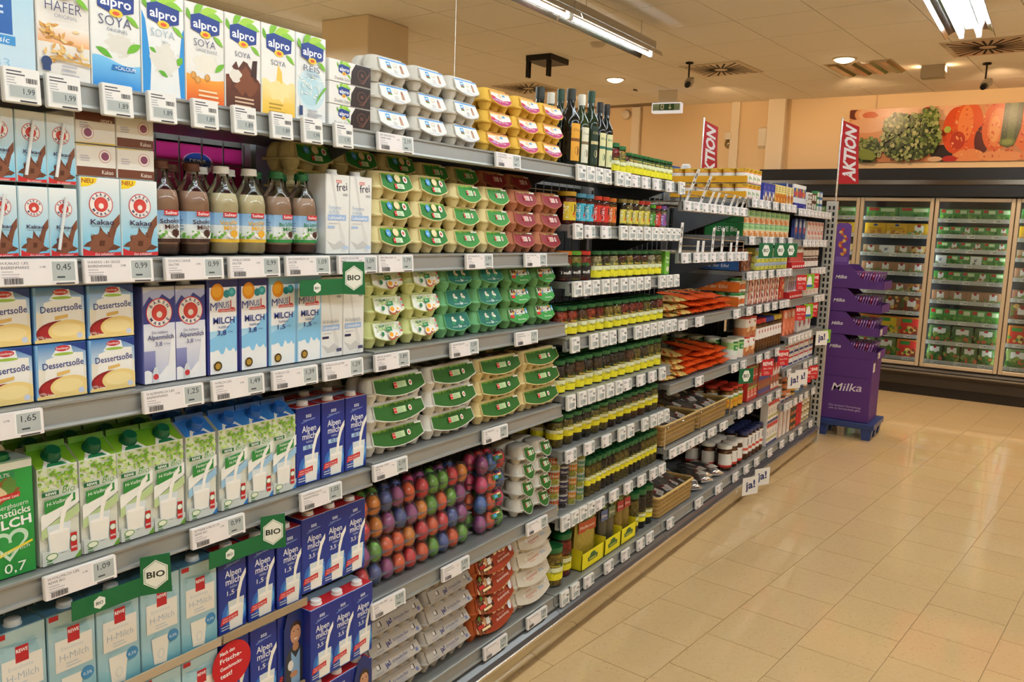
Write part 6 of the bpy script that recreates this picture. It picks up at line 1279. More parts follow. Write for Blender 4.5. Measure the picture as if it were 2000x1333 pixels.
# fifth shelf
bio5 = can('organic_can', .049, .115, ((0,.22,'e6ddd4'),(.22,.5,'e2e4da'),(.5,.85,'9cc07a'),(.85,1,'dfe2d4')), 'e0dcc8', lambda p,R,H:(p.rect(-R*.2,H*.45,R*1.0,H*.72,'2f8a44'),p.rect(-R*.3,H*.8,R*1.0,H*.9,'1f6a34'),p.text('Bio',R*.35,H*.53,.012,'ffffff',w=R*.5)))
for q in range(5):
    for i in range(2):
        if i == 0 or q == 0: place(bio5, (4.625+i*.102,.071+q*.101,.8565), 'white organic can with green label behind the snack bags', 'white organic cans', rz=-.5)
oc5 = can('sausage_can', .05, .113, ((0,.42,'c87a4a'),(.42,.9,'e6e0d6'),(.9,1,'c43a2e')), 'c43a2e', lambda p,R,H:(p.rect(-R*.4,H*.5,R*.4,H*.85,'efe9e4'),p.rect(R*.1,H*.68,R*.35,H*.8,'b8342e'),blobs(p,R*1.2,H*.4,9,('d89a6a','b8683a','e6b98a'),3,.05,.95,.014)))
for lv in range(2):
    for i in range(2): place(oc5, (4.835+i*.104,.072,.8565+lv*.1145), 'white can with sausages and red rim, %s layer' % ('lower','upper')[lv], 'white sausage cans', rz=-.5)
for i in range(9):
    lid = ('c22a2e','c22a2e','c22a2e','2f3f9c','2f3f9c','2f3f9c','c9a83a','c9a83a','c9a83a')[i]
    k = JC.setdefault(('sj',lid), jar_kit(.0295,.20,lid,'9a5a2a',lambda p,r,a,b:(p.rect(-r*1.3,a,r*1.3,b,'e9e2dc'),p.rect(r*.2,b-.03,r*.8,b-.012,'b8342e'),p.lines(-r*.8,b*.7,r*1.2,2,.01,'a8a09a')),.38,.72))
    for r_ in range(2): place(k, (5.018+i*.0590,.05+r_*.065,.8565), 'tall sausage jar with %s lid, %s row' % (('red','blue','gold')[i//3], ('front','rear')[r_]), 'tall sausage jars with %s lid' % ('red','blue','gold')[i//3], rz=-.5)
for i in range(3): place(pack('salmon_pack','pack',.075,.17,.03,'e07a5a',lambda p,w,h:(p.ell(w*.5,h*.8,w*.3,w*.3,'f0d0c4'),blobs(p,w,h,6,('b8502e','f09a7a'),3,.05,.6,.015))), (5.62+i*.092,.03,.9015), 'salmon coloured pack near the slotted post', 'salmon packs', rz=R_(-8))
for i in range(3): place(pack('white_pack','pack',.11,.13,.08,'e6e4e2',lambda p,w,h:(p.ell(w*.5,h*.5,w*.35,h*.3,'b8b4c0'),p.ell(w*.55,h*.45,w*.2,h*.15,'b8423a'))), (5.95+i*.125,.02,.9015), 'white pack with a dark picture near the slotted post', 'white packs near the post')
for i in range(4): place(pack('blue_carton','box',.14,.05,.2,'232f6a',lambda p,w,h:p.rect(w*.7,h*.4,w*.85,h*.6,'6a7ab0')), (6.30,.16,.9015+i*.0515), 'flat dark blue carton in a stack behind the white packs', 'flat dark blue cartons')
# sixth shelf and base, in front of the can bays
mu = jar_kit(.041,.125,'c8382a','c9822a',lambda p,r,a,b:(p.rect(-r*1.4,a,r*1.4,b,'d8a02e'),p.rect(-r*1.4,b-.014,r*1.4,b,'dfe2dc'),p.rect(-r*1.4,b-.024,r*1.4,b-.014,'6a9a3a'),p.text('Bautzner',0,a+.028,.014,'c8342a',w=r*1.3)),.06,.68)
for r_ in range(3):
    for i in range(3): place(mu, (4.60+i*.086,.062+r_*.086,.5715), 'yellow mustard jar with red lid, %s row' % ('front','second','third')[r_], 'yellow mustard jars', rz=-.5)
def a_red(p,w,h): p.rect(0,h*.72,w,h,'7a3a2a'); p.lines(w*.15,h*.5,w*.7,3,.012,'f0d8d0'); p.poly([(0,h*.55),(w,h*.65),(w,h*.75),(0,h*.68)],'8ab04a'); p.rect(w*.1,h*.2,w*.9,h*.26,'f0dcd4')
fill(pack('red_packet','packet',.062,.118,.05,'c8342c',a_red), 4.86, 5.05, 3, .5715, .12, 2, 'red soup packet beside the mustard jars', 'red soup packets')
def a_rb(c1,c2):
    def f(p,w,h): p.rect(0,h*.8,w,h,c1); p.rect(0,h*.42,w,h*.58,c2); p.rect(0,h*.05,w,h*.2,c2); blobs(p,w,h,6,('e6ddd8','c8443a'),3,.6,.8,.012); blobs(p,w,h,6,('8a4a2a','a86a3a'),5,.2,.42,.014)
    return f
fill(pack('sausage_tube','packet',.052,.225,.05,'b8483a',a_rb('7a2030','3a3f8c')), 5.07, 5.33, 5, .5715, .2, 1, 'tall red packet with dark blue bands', 'tall red and blue packets')
fill(pack('sausage_tube','packet',.056,.22,.05,'d85a4a',a_rb('3a2f5a','e6ddd8')), 5.34, 5.535, 3, .5715, .2, 1, 'tall red packet with white bands', 'tall red and white packets')
fill(pack('pate_pack','pack',.11,.075,.06,'e9e6e2',lambda p,w,h:(p.rect(0,h*.1,w,h*.3,'2f3f8c'),p.rect(0,h*.7,w,h*.85,'c22a2e'))), 5.58, 6.40, 6, .6815, .077, 2, 'white pack with blue and red stripes near the slotted post', 'white striped packs')
st = {}
for ci, (c, nm) in enumerate((('7a4a3a','brown'),('d8763a','orange'),('d8772e','orange'),('d9a83a','yellow'),('5a8ab4','blue'),('4f80ac','blue'),('a87a5a','tan'))):
    k = can('small_tin', .044, .048, ((0,.3,c),(.3,.65,'4a3a34' if ci % 2 else 'e6d9c4'),(.65,1,c)), 'c4bca4')
    for lv in range(4): place(k, (5.62+ci*.118,.066,.4515+lv*.0485), 'small %s tin, %s of its stack near the slotted post' % (nm, LVN[4][lv]), 'small %s tins' % nm)
wl = jar_kit(.046,.145,'e6e2da','8a4a1e',lambda p,r,a,b:(p.rect(-r*1.5,a,r*1.5,b,'e9e4de'),p.rect(-r*1.5,a,r*1.5,a+.012,'c8382e'),p.text('Y',r*.5,b-.04,.03,'2c2c34')),.14,.68)
for r_ in range(3):
    for i in range(3): place(wl, (4.66+i*.096,.068+r_*.1,.201), 'sausage jar with white lid on the base shelf, %s row' % ('front','second','third')[r_], 'sausage jars with white lids', rz=-.5)
bl2 = jar_kit(.036,.175,'26305f','9a5226',lambda p,r,a,b:(p.rect(-r*1.4,a,r*1.4,b,'e9e4de'),p.rect(-r*1.4,a+.02,r*1.4,a+.035,'d0503a'),p.rect(r*.2,b-.05,r*.4,b-.01,'2c3050')),.22,.8)
for r_ in range(2):
    for i in range(5): place(bl2, (4.955+i*.074,.056+r_*.078,.201), 'sausage jar with dark blue lid on the base shelf, %s row' % ('front','second')[r_], 'sausage jars with dark blue lids', rz=-.5)
def a_wr(p,w,h): p.rect(0,h*.82,w,h,'c8342e'); p.lines(w*.15,h*.6,w*.7,2,.014,'8a86a0'); p.rect(0,h*.25,w,h*.36,'b9b46a'); p.rect(0,h*.02,w,h*.14,'3a3f7a')
fill(pack('white_red_pack','pack',.058,.145,.05,'eae4de',a_wr), 5.335, 5.58, 4, .201, .147, 2, 'white and red pack in a red tray on the base shelf', 'white and red packs on the base shelf')
fill(pack('tall_pack','pack',.085,.26,.04,'ece6e0',lambda p,w,h:(p.rect(0,h*.86,w,h,'2f3a7a'),p.rect(0,h*.8,w,h*.86,'c8342e'),p.text('Frankfurter',w*.62,h*.36,.02,'8a4a3a',w=h*.5,rot=90),p.rect(0,0,w*.2,h,'b86a4a'))), 5.60, 5.90, 3, .201, .2, 1, 'tall white sausage pack on the base shelf', 'tall white sausage packs')
fill(pack('orange_tin','tin',.07,.052,.06,'b86a34',lambda p,w,h:(p.rect(0,h*.4,w,h,'3f4a34'),p.ell(w*.5,h*.3,w*.3,h*.25,'d8863a')),ch=.004), 5.91, 6.06, 2, .201, .053, 4, 'dark green and orange tin on the base shelf', 'dark green and orange tins')
fill(pack('red_tin','tin',.07,.052,.06,'d0302a',lambda p,w,h:p.rect(w*.2,h*.3,w*.8,h*.6,'d8443c'),ch=.004), 6.07, 6.22, 2, .201, .053, 4, 'plain red tin on the base shelf', 'plain red tins')
fill(can('white_tin', .036, .05, ((0,.4,'c9b98a'),(.4,.6,'7a6a5a'),(.6,1,'e2dccb')), 'c9c0a4'), 6.235, 6.47, 3, .201, .0505, 4, 'pale tin on the base shelf beside the slotted post', 'pale tins beside the post', cyl=True)
# shelf labels and small flags of the can bays
tags((4.62,4.74,4.86,5.02,5.18,5.31,5.43), 1.731, rp(7), 'on the top can shelf', 'h', .09); tags([5.60+i*.1 for i in range(9)], 1.716, rp(9), 'on the top rail near the post', 'h', .092)
tags((4.62,4.87,4.99,5.20,5.40), 1.526, rp(5), 'on the second can shelf', 'h', .085); tags([5.78+i*.11 for i in range(6)], 1.516, rp(6), 'on the second rail near the post', 'h', .098)
tags((4.62,4.74,4.87,5.03,5.20,5.32,5.44), 1.331, rp(7), 'on the third can shelf', 'h', .09); tags((6.05,6.15,6.25,6.36), 1.321, rp(4), 'on the third rail near the post', 'h', .09)
tags((4.66,4.84,5.0,5.16,5.32,5.44), 1.131, rp(6), 'on the fourth can shelf', 'h', .09); tags((6.2,6.3,6.4), 1.121, rp(3), 'on the fourth rail near the post', 'h', .09)
tags((4.62,4.92,5.08,5.30), .831, rp(4), 'on the fifth can shelf', 'h', .09); tags([5.60+i*.1 for i in range(6)], .876, rp(6), 'on the fifth rail near the post', 'h', .095)
tags((4.64,4.80,4.98,5.20,5.40), .546, rp(5), 'on the sixth can shelf', 'h', .09); tags((5.62,5.72,5.85,6.0,6.15,6.35), .426, rp(6), 'on the lowest rail near the post', 'h', .09); tags((5.62,6.05,6.2,6.35), .656, rp(4), 'on the sixth rail near the post', 'h', .09)
tags((4.624,4.823,5.027,5.308,5.584,5.828,6.058,6.355), .176, rp(8), 'on the base rail below the cans', 'h', .09)
def flag(w, h, col, fn, name='shelf_flag'):
    m = MB(); m.box(-w/2, w/2, -.001, .001, -h, 0, col); p = Pr((-w/2, -.0013, -h)); fn(p, w, h); return Kit(name, 'sign', [('card', m.mesh('card', PAPER), None), ('print', p.mesh('print'), None)])
def hexa(p, w, h): p.poly([(w*.5+h*.38*math.cos(R_(60*k)), h*.5+h*.42*math.sin(R_(60*k))) for k in range(6)], 'e9ece2'); p.text('BIO', w*.5, h*.40, h*.22, '2a302a', w=h*.5, bold=.03)
fb = flag(.115, .085, '17603a', hexa); fr_ = flag(.10, .10, 'c4242a', lambda p,w,h:(p.text('REWE',w*.5,h*.62,h*.22,'f4ece8',w=w*.85,bold=.03),p.text('Beste Wahl',w*.5,h*.38,h*.11,'f0dcd8',w=w*.7,shear=.2),p.lines(w*.2,h*.2,w*.6,2,h*.1,'e0a8a4')))
fg = flag(.095, .10, '7ab02e', lambda p,w,h:(p.poly([(w*.2,h*.15),(w*.8,h*.15),(w*.68,h*.75),(w*.5,h*.9),(w*.32,h*.75)],'f2f2ee'),p.rect(w*.2,h*.12,w*.8,h*.28,'2f5fb4'))); fj = flag(.13, .105, 'e9e7e4', lambda p,w,h: p.text('ja!',w*.5,h*.36,h*.42,'22306a',w=w*.62,bold=.03,rot=6))
for x, z in ((4.80,1.515),(5.10,1.515),(5.33,1.515)): place(fb, (x,-.045,z), 'green BIO card hanging below the organic vegetable cans', 'green BIO cards below the cans', rz=R_(-25))
place(fb, (4.60,-.045,.815), 'green BIO card hanging below the fifth can shelf', None, rz=R_(-25))
for x, z, nm in ((5.66,1.31,'third'),(6.0,1.31,'third'),(5.70,1.105,'fourth'),(6.03,1.105,'fourth'),(5.02,.82,'fifth'),(5.36,.84,'fifth'),(6.0,.64,'sixth'),(6.2,.64,'sixth')): place(fr_, (x,-.043,z), 'red REWE card hanging below the %s can shelf' % nm, 'red cards below the %s can shelf' % nm, rz=R_(-25))
for x, z, nm in ((5.87,1.31,'third'),(5.90,1.105,'fourth'),(6.52,.875,'fifth')): place(fg, (x,-.043,z), 'light green card with white shape below the %s can shelf' % nm, None, rz=R_(-25))
for x, z, nm in ((6.35,.88,'fifth can shelf'),(5.66,.655,'sixth can shelf'),(5.84,.655,'sixth can shelf'),(4.72,.165,'base rail'),(4.95,.165,'base rail')): place(fj, (x,-.047 if z > .2 else -.08,z), 'white ja! card hanging below the %s' % nm, 'white ja! cards below the %s' % nm, rz=R_(-25))
# ------------------------------------------------------------------ freezer wall
FZ = 9.33
fz = obj('freezer_cabinet', None, None, (FZ, 0, 0)); tag(fz, 'long upright freezer with beige framed glass doors and dark header', 'freezer')
Y0, Y1 = 1.40, -2.60
m = MB(); m.box(.02,.30,Y1,Y0,0,.10,'241f1c'); m.prism([(.0,.10),(.30,.10),(.30,.29),(.0,.29),(-.02,.26),(-.02,.21),(.0,.19)][::-1], Y1, Y0, '3a332c', 'y'); obj('base', m.mesh('base', METAL), fz)
m = MB(); m.tube([(-.024,Y0,.235),(-.024,Y1,.235)], .012, '6a5f50', 8); obj('bumper_rail', m.mesh('bumper_rail', METAL, 60), fz)
m = MB(); m.box(-.06,.31,Y1,Y0,2.00,2.28,'131110',ch=.006); obj('header', m.mesh('header', attr_mat('gloss_black_panel', .3, .4)), fz)
m = MB(); m.box(-.075,-.058,Y1,Y0,2.115,2.165,'6a6258',ch=.004); obj('header_band', m.mesh('header_band', attr_mat('brushed_steel', .16, .6, metal=1.0)), fz)
m = MB(); m.box(.285,.30,Y1,Y0,.29,2.0,'4a4a4a'); obj('back_wall', m.mesh('back_wall', PAPER), fz)
DY = [1.03,.335,-.358,-1.055,-1.75,-2.445]
FRC = 'bfae94'
dz0, dz1 = .30, 1.99
def door_frame(w):
    m = MB(); t = .036
    m.box(-.022,.012,0,t,dz0,dz1,FRC,ch=.004); m.box(-.022,.012,w-t,w,dz0,dz1,FRC,ch=.004); m.box(-.022,.012,t,w-t,dz0,dz0+t,FRC,ch=.004); m.box(-.022,.012,t,w-t,dz1-t,dz1,FRC,ch=.004); return m.mesh('door_frame', attr_mat('beige_aluminium', .35, .5, metal=.3))
dw = .688; dfm = door_frame(dw); gm = MB(); gm.box(-.004,.004,.034,dw-.034,dz0+.034,dz1-.034,'ffffff'); glm = gm.mesh('pane', PANE)
mu_ = MB(); mu_.box(.012,.05,-.02,.02,dz0,dz1,'16140f'); mul = mu_.mesh('mullion', PAPER); hl = MB(); hl.tube([(-.022,dw-.018,.95),(-.048,dw-.018,.97),(-.048,dw-.018,1.33),(-.022,dw-.018,1.35)], .007, '8a8074', 8); hlm = hl.mesh('handle', METAL, 60)
tb = MB(); tb.box(.052,.066,-.008,.008,dz0+.06,dz1-.06,'ffffff'); tbm = tb.mesh('lamp_strip', COOLTUBE)
for k in range(5):
    d = obj('glass_door', dfm, fz, (0, DY[k+1]+.003, 0)); obj('pane', glm, d)
    obj('mullion', mul, fz, (0, DY[k+1], 0)); obj('lamp_strip', tbm, fz, (0, DY[k+1], 0))
SH1 = [1.80,1.62,1.43,1.24,1.04,.84,.60,.37]; SH2 = [1.79,1.635,1.49,1.345,1.18,.98,.775,.565,.365]
def fz_shelf(y, zs):
    s = MB(); s.box(.075,.28,.02,dw-.01,-.035,-.022,'8f8f8c'); s.box(.068,.076,.02,dw-.01,-.036,.004,'c4c4c0'); me = s.mesh('freezer_shelf', METAL)
    for z in zs: obj('shelf', me, fz, (0, y, z))
for k in range(5): fz_shelf(DY[k+1], SH2 if k % 2 == 0 and k else SH1)
fz_tag = MB(); fz_tag.box(-.003,0,-.032,.032,-.018,.018,'eeece6'); pt = Pr((-.0035,.032,-.018),(0,-1,0),(0,0,1)); pt.lines(.006,.028,.02,2,.006,'8a8a8a'); pt.text('2,49',.042,.010,.016,'2c2c2c',w=.034,bold=.02)
ftk = Kit('price_label','price label',[('card',fz_tag.mesh('card',PAPER),None),('print',pt.mesh('print'),None)])
G2 = random.Random(31)
def frozen(w, h, base, style, seed):
    """box or bag whose printed face looks out through the door (towards -x)"""
    m = MB(); g = random.Random(seed)
    if style == 'bag':
        rings = []
        for k in range(7):
            v = k/6; th = .035*math.sin(math.pi*(.12+.8*v))**.6; rings.append([(.03-th*math.cos(a)*.8, w/2*math.sin(a)*(.94+.06*math.sin(v*9+seed)), v*h) for a in [2*math.pi*i/12 for i in range(12)]])
        m.loft(rings, base); xf = .0
    else: m.box(0,.10,-w/2,w/2,0,h,base,ch=.002); xf = -.0004
    p = Pr((xf if style != 'bag' else -.0005, w/2, 0), (0,-1,0), (0,0,1), clip=(.002,.002,w-.002,h-.002))
    if style == 'white': p.rect(w*.3,h*.35,w*.72,h*.85,'e6e2da'); p.rect(w*.42,h*.72,w*.58,h*.95,'a8282c'); blobs(p,w,h*.45,12,('6a8a4a','8aa05a','c9c0a0','a85a3a'),seed,.05,.9,.016)
    elif style == 'green': p.rect(0,h*.55,w,h,'4f9a4a'); p.rect(w*.08,h*.7,w*.4,h*.95,'b8302e'); p.rect(w*.45,h*.62,w*.9,h*.9,'cfe0b4'); blobs(p,w,h*.5,16,('2f6a2c','4f8a3a','7aa84a'),seed,.05,.95,.015)
    elif style == 'yellow': p.rect(0,h*.35,w,h,'d9a81e'); p.ell(w*.5,h*.85,w*.1,h*.09,'2f4a8a'); p.text('Pommes',w*.5,h*.55,.02,'5a3a14',w=w*.6,shear=.2); blobs(p,w,h*.4,16,('d8a04a','b87a2a','e6c47a'),seed,.05,.95,.02)
    elif style == 'ja': p.rect(0,0,w,h,'e6e6e4'); p.text('ja!',w*.45,h*.5,h*.28,'2a3070',w=w*.24,bold=.03); blobs(p,w*.4,h*.4,5,('7a8a5a','b98a5a'),seed,.1,.9,.014)
    elif style == 'pizza': p.rect(0,0,w,h,'6a4a34'); blobs(p,w,h,26,('b0763a','d9b06a','8a3a24','5a6a34','c9a060'),seed,.08,.92,.02); p.rect(w*.3,h*.4,w*.7,h*.75,'e0d8cc'); p.rect(w*.42,h*.68,w*.58,h*.85,'a8282c')
    elif style == 'knorr': p.rect(w*.1,h*.1,w*.9,h*.92,('c8342a' if seed % 2 else 'd8b42e')); p.rect(w*.15,h*.72,w*.6,h*.9,'3a8a3c'); blobs(p,w,h*.6,14,('d8a04a','7a3a24','e0c46a','4f8a3a'),seed,.15,.9,.02)
    elif style == 'bag': p.rect(w*.22,h*.55,w*.78,h*.86,'e9e6e0'); p.rect(w*.42,h*.78,w*.58,h*.92,'a8282c'); blobs(p,w,h*.6,24,('2f6a2c','5a8a3a','8a9a4a','c8623a','4f7a2c'),seed,.1,.95,.018)
    b = len(m.v); m.v += p.mb.v; m.f += [tuple(b+i for i in f) for f in p.mb.f]; m.c += p.mb.c
    return Kit('frozen_food_'+('bag' if style in ('bag','knorr') else 'box'), 'frozen food', [('pack', m.mesh('pack', PRINT), None)])
FC = {}
def stock(y_hi, zs, rows, where):
    for z, (n, w, h, styles, base) in zip(zs, rows):
        w = min(w*1.12, (dw-.075)/n); h = h*1.18
        for i in range(n):
            st_ = styles[i % len(styles)]; key = (st_, w, h, i % 2)
            if key not in FC: FC[key] = frozen(w, h, base, st_, len(FC)+3)
            place(FC[key], (FZ+.085+.006*G2.random(), y_hi-.045-(i+.5)*(dw-.07)/n, z-.021), '%s frozen pack in the freezer door %s, %s shelf' % ({'white':'white labelled','green':'green','yellow':'yellow','ja':'white ja!','pizza':'brown pizza','knorr':'red and yellow','bag':'vegetable'}[st_], where, ('top','second','third','fourth','fifth','sixth','seventh','eighth','lowest')[zs.index(z)]), 'frozen packs %s' % where)
        for j in range(3): place(ftk, (FZ+.066, y_hi-.13-j*.21, z-.016), 'small white price card in the freezer door %s' % where, 'freezer price cards %s' % where)
A1 = [(2,.27,.10,('green',),'4a8a44'),(3,.20,.115,('yellow','yellow','white'),'c99a1e'),(4,.145,.085,('white','ja','white','pizza'),'a88a6a'),(4,.15,.10,('white',),'a87a5a'),(4,.15,.09,('white','pizza'),'9a6a54'),(3,.19,.15,('pizza',),'6a4a34'),(3,.20,.17,('knorr',),'b8722e'),(3,.20,.17,('bag','bag','knorr'),'6a7a3a')]
A2 = [(5,.118,.10,('green',),'4a8a3c'),(6,.10,.085,('green','green','white'),'4a8a3c'),(6,.098,.08,('green','white'),'4a7a44'),(6,.10,.09,('ja','green','green'),'5a8a4a'),(5,.12,.095,('white','green','green'),'4f8f3c'),(4,.15,.10,('white',),'4f8a3c'),(5,.12,.12,('green',),'4a8a34'),(3,.20,.15,('bag',),'4a6a34'),(4,.155,.16,('bag',),'4a7030')]
stock(1.03, SH1, A1, 'behind the shelving'); stock(.335, SH1, A1, 'beside the purple display'); stock(-.358, SH2, A2, 'with the green packs'); stock(-1.055, SH1, A1, 'next after the green packs')
# ------------------------------------------------------------------ poster above the freezer
PZ0, PW, PH = 2.372, 2.85, .552
po = obj('food_poster', None, None, (9.655, .585, PZ0)); tag(po, 'wide food poster of broccoli, tomatoes and courgette above the freezer', 'poster')
m = MB(); m.box(-.012,0,-PW,0,0,PH,'e0b48c'); obj('board', m.mesh('board', PRINT), po)
p = Pr((-.0125,0,0),(0,-1,0),(0,0,1),clip=(0,0,PW,PH)); g = random.Random(12); SX = 1.6/1418; SY = PH/430.
def PX(x, y): return ((x-415)*SX, (490-y)*SY)
def pe(x, y, rx, ry, c, n=26): u, v = PX(x, y); p.ell(u, v, rx*SX, ry*SY, c, n)
p.rect(0,0,PW,PH,'c8824e','dc9e6c')
for x, y, rx, ry, c in ((470,95,70,45,'6a2a18'),(600,100,140,70,'e0a070'),(600,100,110,50,'e8b890'),(600,108,70,28,'d0683a'),(900,80,260,60,'e6b294'),(960,70,150,45,'eec4a4'),(580,190,180,60,'e2b08a'),(1090,90,50,30,'c03a24'),(1250,110,120,60,'eec0a0'),(1230,430,90,70,'2c1a12'),(1180,470,60,20,'d8b490')): pe(x, y, rx, ry, c)
for x, y, rx, ry, c in ((1330,250,110,180,'d8501e'),(1420,230,120,200,'e2602a'),(1400,200,60,140,'ee8a4a'),(1350,330,60,70,'b83a1a'),(1540,330,60,110,'5a1c10'),(1640,230,110,190,'e06a30'),(1650,240,75,150,'ea8a4c'),(1630,250,40,100,'f0a86a'),(1900,230,140,200,'e4763a'),(2050,260,160,180,'d8602e'),(2300,250,180,200,'c8501e'),(1450,450,120,55,'e8935a'),(1700,455,170,45,'e69a60'),(2000,450,160,60,'e08a50'),(1300,470,60,25,'b82a1c')): pe(x, y, rx, ry, c)
for _ in range(160):
    x = 1300+g.random()*700; y = 60+g.random()*410; pe(x, y, 4+7*g.random(), 4+7*g.random(), g.choice(('f2b07a','d8602c','ee9a5e','c84a20')), 7)
p.poly([PX(*q) for q in ((1690,10),(1830,0),(1825,250),(1790,370),(1740,390),(1680,370),(1685,200))], '3a4a1e'); p.poly([PX(*q) for q in ((1730,10),(1790,10),(1780,340),(1730,330))], '566a2c'); pe(1735,350,60,32,'6a7a34'); pe(1735,350,40,20,'8a9a4a')
for _ in range(50): pe(1695+g.random()*120, 20+g.random()*320, 3, 5, g.choice(('7a8a4a','2c3a16')), 6)
for cx, cy, rx, ry, n in ((600,390,130,100,170),(960,300,255,185,520),(840,190,110,80,120),(1120,150,80,80,90)):
    pe(cx, cy, rx*.92, ry*.92, '33401a')
    for _ in range(n):
        a = g.random()*6.283; q = math.sqrt(g.random()); x, y = cx+rx*q*math.cos(a), cy+ry*q*math.sin(a); r_ = 7+12*g.random(); pe(x, y, r_, r_, g.choice(('2a3a12','4a5f20','5f7a2c','7a8f44','8f9a5c','3a4a18','a8ac78')), 8)
pe(1268,250,28,26,'a8b450'); p.poly([PX(*q) for q in ((560,470),(520,420),(570,380),(650,400),(700,450),(660,480))], '7a8a34')
obj('picture', p.mesh('picture', attr_mat('poster_gloss', .3, .4, var=.05, vscale=30)), po)
# ------------------------------------------------------------------ purple chocolate display
PUR = '5a3478'
ds = obj('chocolate_display', None, None, (6.90, 0, .13)); tag(ds, 'purple cardboard chocolate display with four tiers on a blue pallet', 'display stand')
DX = .36; YB, YF = .035, -.325
m = MB(); m.box(0,DX,YF,YB,0,.50,PUR,ch=.003); obj('pedestal', m.mesh('pedestal', PAPER), ds)
def side_print(z0, t, cu, cv, h, w, extra=None):
    p = Pr((-.0006, YB, z0), (0,-1,0), (0,0,1)); p.text(t, cu, cv, h, 'e9dfe6', w=w, bold=.005, shear=.3, rot=4)
    if extra: extra(p)
    return p.mesh('lettering')
obj('logo', side_print(0, 'Milka', .18, .235, .062, .225), ds)
for t_, v_ in (('Die zarteste Versuchung,', .105), ('seit es Schokolade gibt.', .082)):
    q = Pr((-.0006, YB, 0), (0,-1,0), (0,0,1)); q.text(t_, .18, v_, .015, 'cfc0d4', w=.24); obj('slogan_line', q.mesh('slogan_line'), ds)
m = MB(); m.box(-.001,.0,YB-.34,YB-.02,.345,.352,'4a2a66'); m.box(.02,.09,YF-.0015,YF,.40,.47,'e6e2de'); obj('tear_line', m.mesh('tear_line', PAPER), ds)
TH = .182
for k in range(4):
    z0 = .50+k*TH; hh = TH; t_ = obj('tier', None, ds, (0, 0, z0))
    prof = [(YB,0),(YF-.02,0),(YF-.025,.062),(YF+.10,.066),(YF+.15,.085),(YF+.19,.135),(YF+.235,hh-.004),(YB,hh-.004)]
    m = MB(); m.prism(prof, 0, .004, PUR); m.prism(prof, DX-.004, DX, PUR); m.box(0,DX,YB-.004,YB,0,hh-.004,PUR); m.box(0,DX,YF-.024,YF-.020,0,.062,PUR); m.box(.004,DX-.004,YF-.02,YB-.004,0,.004,'3c2252'); obj('tray', m.mesh('tray', PAPER), t_)
    q = Pr((-.0006, YB, 0), (0,-1,0), (0,0,1)); q.text('Milka', .068, .072, .026, 'e9dfe6', w=.085, bold=.02, shear=.3, rot=4); obj('lettering', q.mesh('lettering'), t_)
    if k in (0, 1): e = Pr((.03, YF-.0245, .01), (1,0,0), (0,0,1)); e.rect(0,0,.09,.045,'e6e2de'); e.barcode(.01,.008,.03,.02); obj('price_strip', e.mesh('price_strip'), t_)
bar = MB(); bar.box(0,.078,0,.011,0,.125,'5c2f7c',ch=.002); bp = Pr((-.0004,.011,0),(0,-1,0),(0,0,1)); bp.rect(0,.004,.011,.121,'8a5aa4'); bp.rect(0,.03,.011,.05,'d8c8de'); bp.rect(0,.10,.011,.112,'c09ac8')
bar2 = MB(); bar2.box(0,.078,0,.011,0,.125,'8a2f5a',ch=.002); bp2 = Pr((-.0004,.011,0),(0,-1,0),(0,0,1)); bp2.rect(0,.02,.011,.06,'e0d4de'); bp2.rect(0,.09,.011,.11,'c87aa0')
BK = [Kit('chocolate_bar','chocolate bar',[('wrapper',a.mesh('wrapper',SHINY),None),('edge_print',b.mesh('edge_print'),None)]) for a, b in ((bar,bp),(bar2,bp2))]
for k in range(4):
    for c in range(3):
        for i in range(13):
            y = -.045-i*.0195
            place(BK[1 if i % 4 == 2 else 0], (6.908+c*.115, y-.010, .13+.50+k*TH+.006), '%s wrapped chocolate bar, %s tier of the purple display' % (('purple','magenta')[1 if i % 4 == 2 else 0], ('lowest','second','third','top')[k]), 'chocolate bars of the %s tier' % ('lowest','second','third','top')[k], rot=(R_(14), 0, 0))
hc = MB(); hc.prism([(YB-.005,0),(YB-.115,0),(YB-.115,.30),(YB-.10,.32),(YB-.02,.325),(YB-.005,.31)], 0, .003, '6a4490'); obj('header_card', hc.mesh('header_card', PAPER), ds, (.0,0,.50+4*TH-.004))
q = Pr((-.0005, YB-.005, .50+4*TH), (0,-1,0), (0,0,1)); 
for i in range(12): q.blob(.055+.022*math.sin(i*1.1), .08+i*.017, .013, ('d8963a','c8622e','e0b45a','b83a44')[i % 4], i, 10, .4)
q.rect(.01,.02,.10,.06,'7a5aa0'); obj('header_print', q.mesh('header_print'), ds)
pl = obj('plastic_pallet', None, None, (6.85, -.16, 0)); tag(pl, 'dark blue plastic quarter pallet under the purple display', 'pallet'); BL = '2a3f78'
m = MB(); m.box(0,.44,-.22,.22,.085,.129,BL,ch=.004); obj('deck', m.mesh('deck', PLASTIC), pl)
lg = MB(); lg.prism([(-.03,0),(.03,0),(.042,.085),(-.042,.085)], -.035, .035, BL); lgm = lg.mesh('leg', PLASTIC)
for x in (.045,.22,.395):
    for y in (-.165,.165): obj('leg', lgm, pl, (x, y, 0))
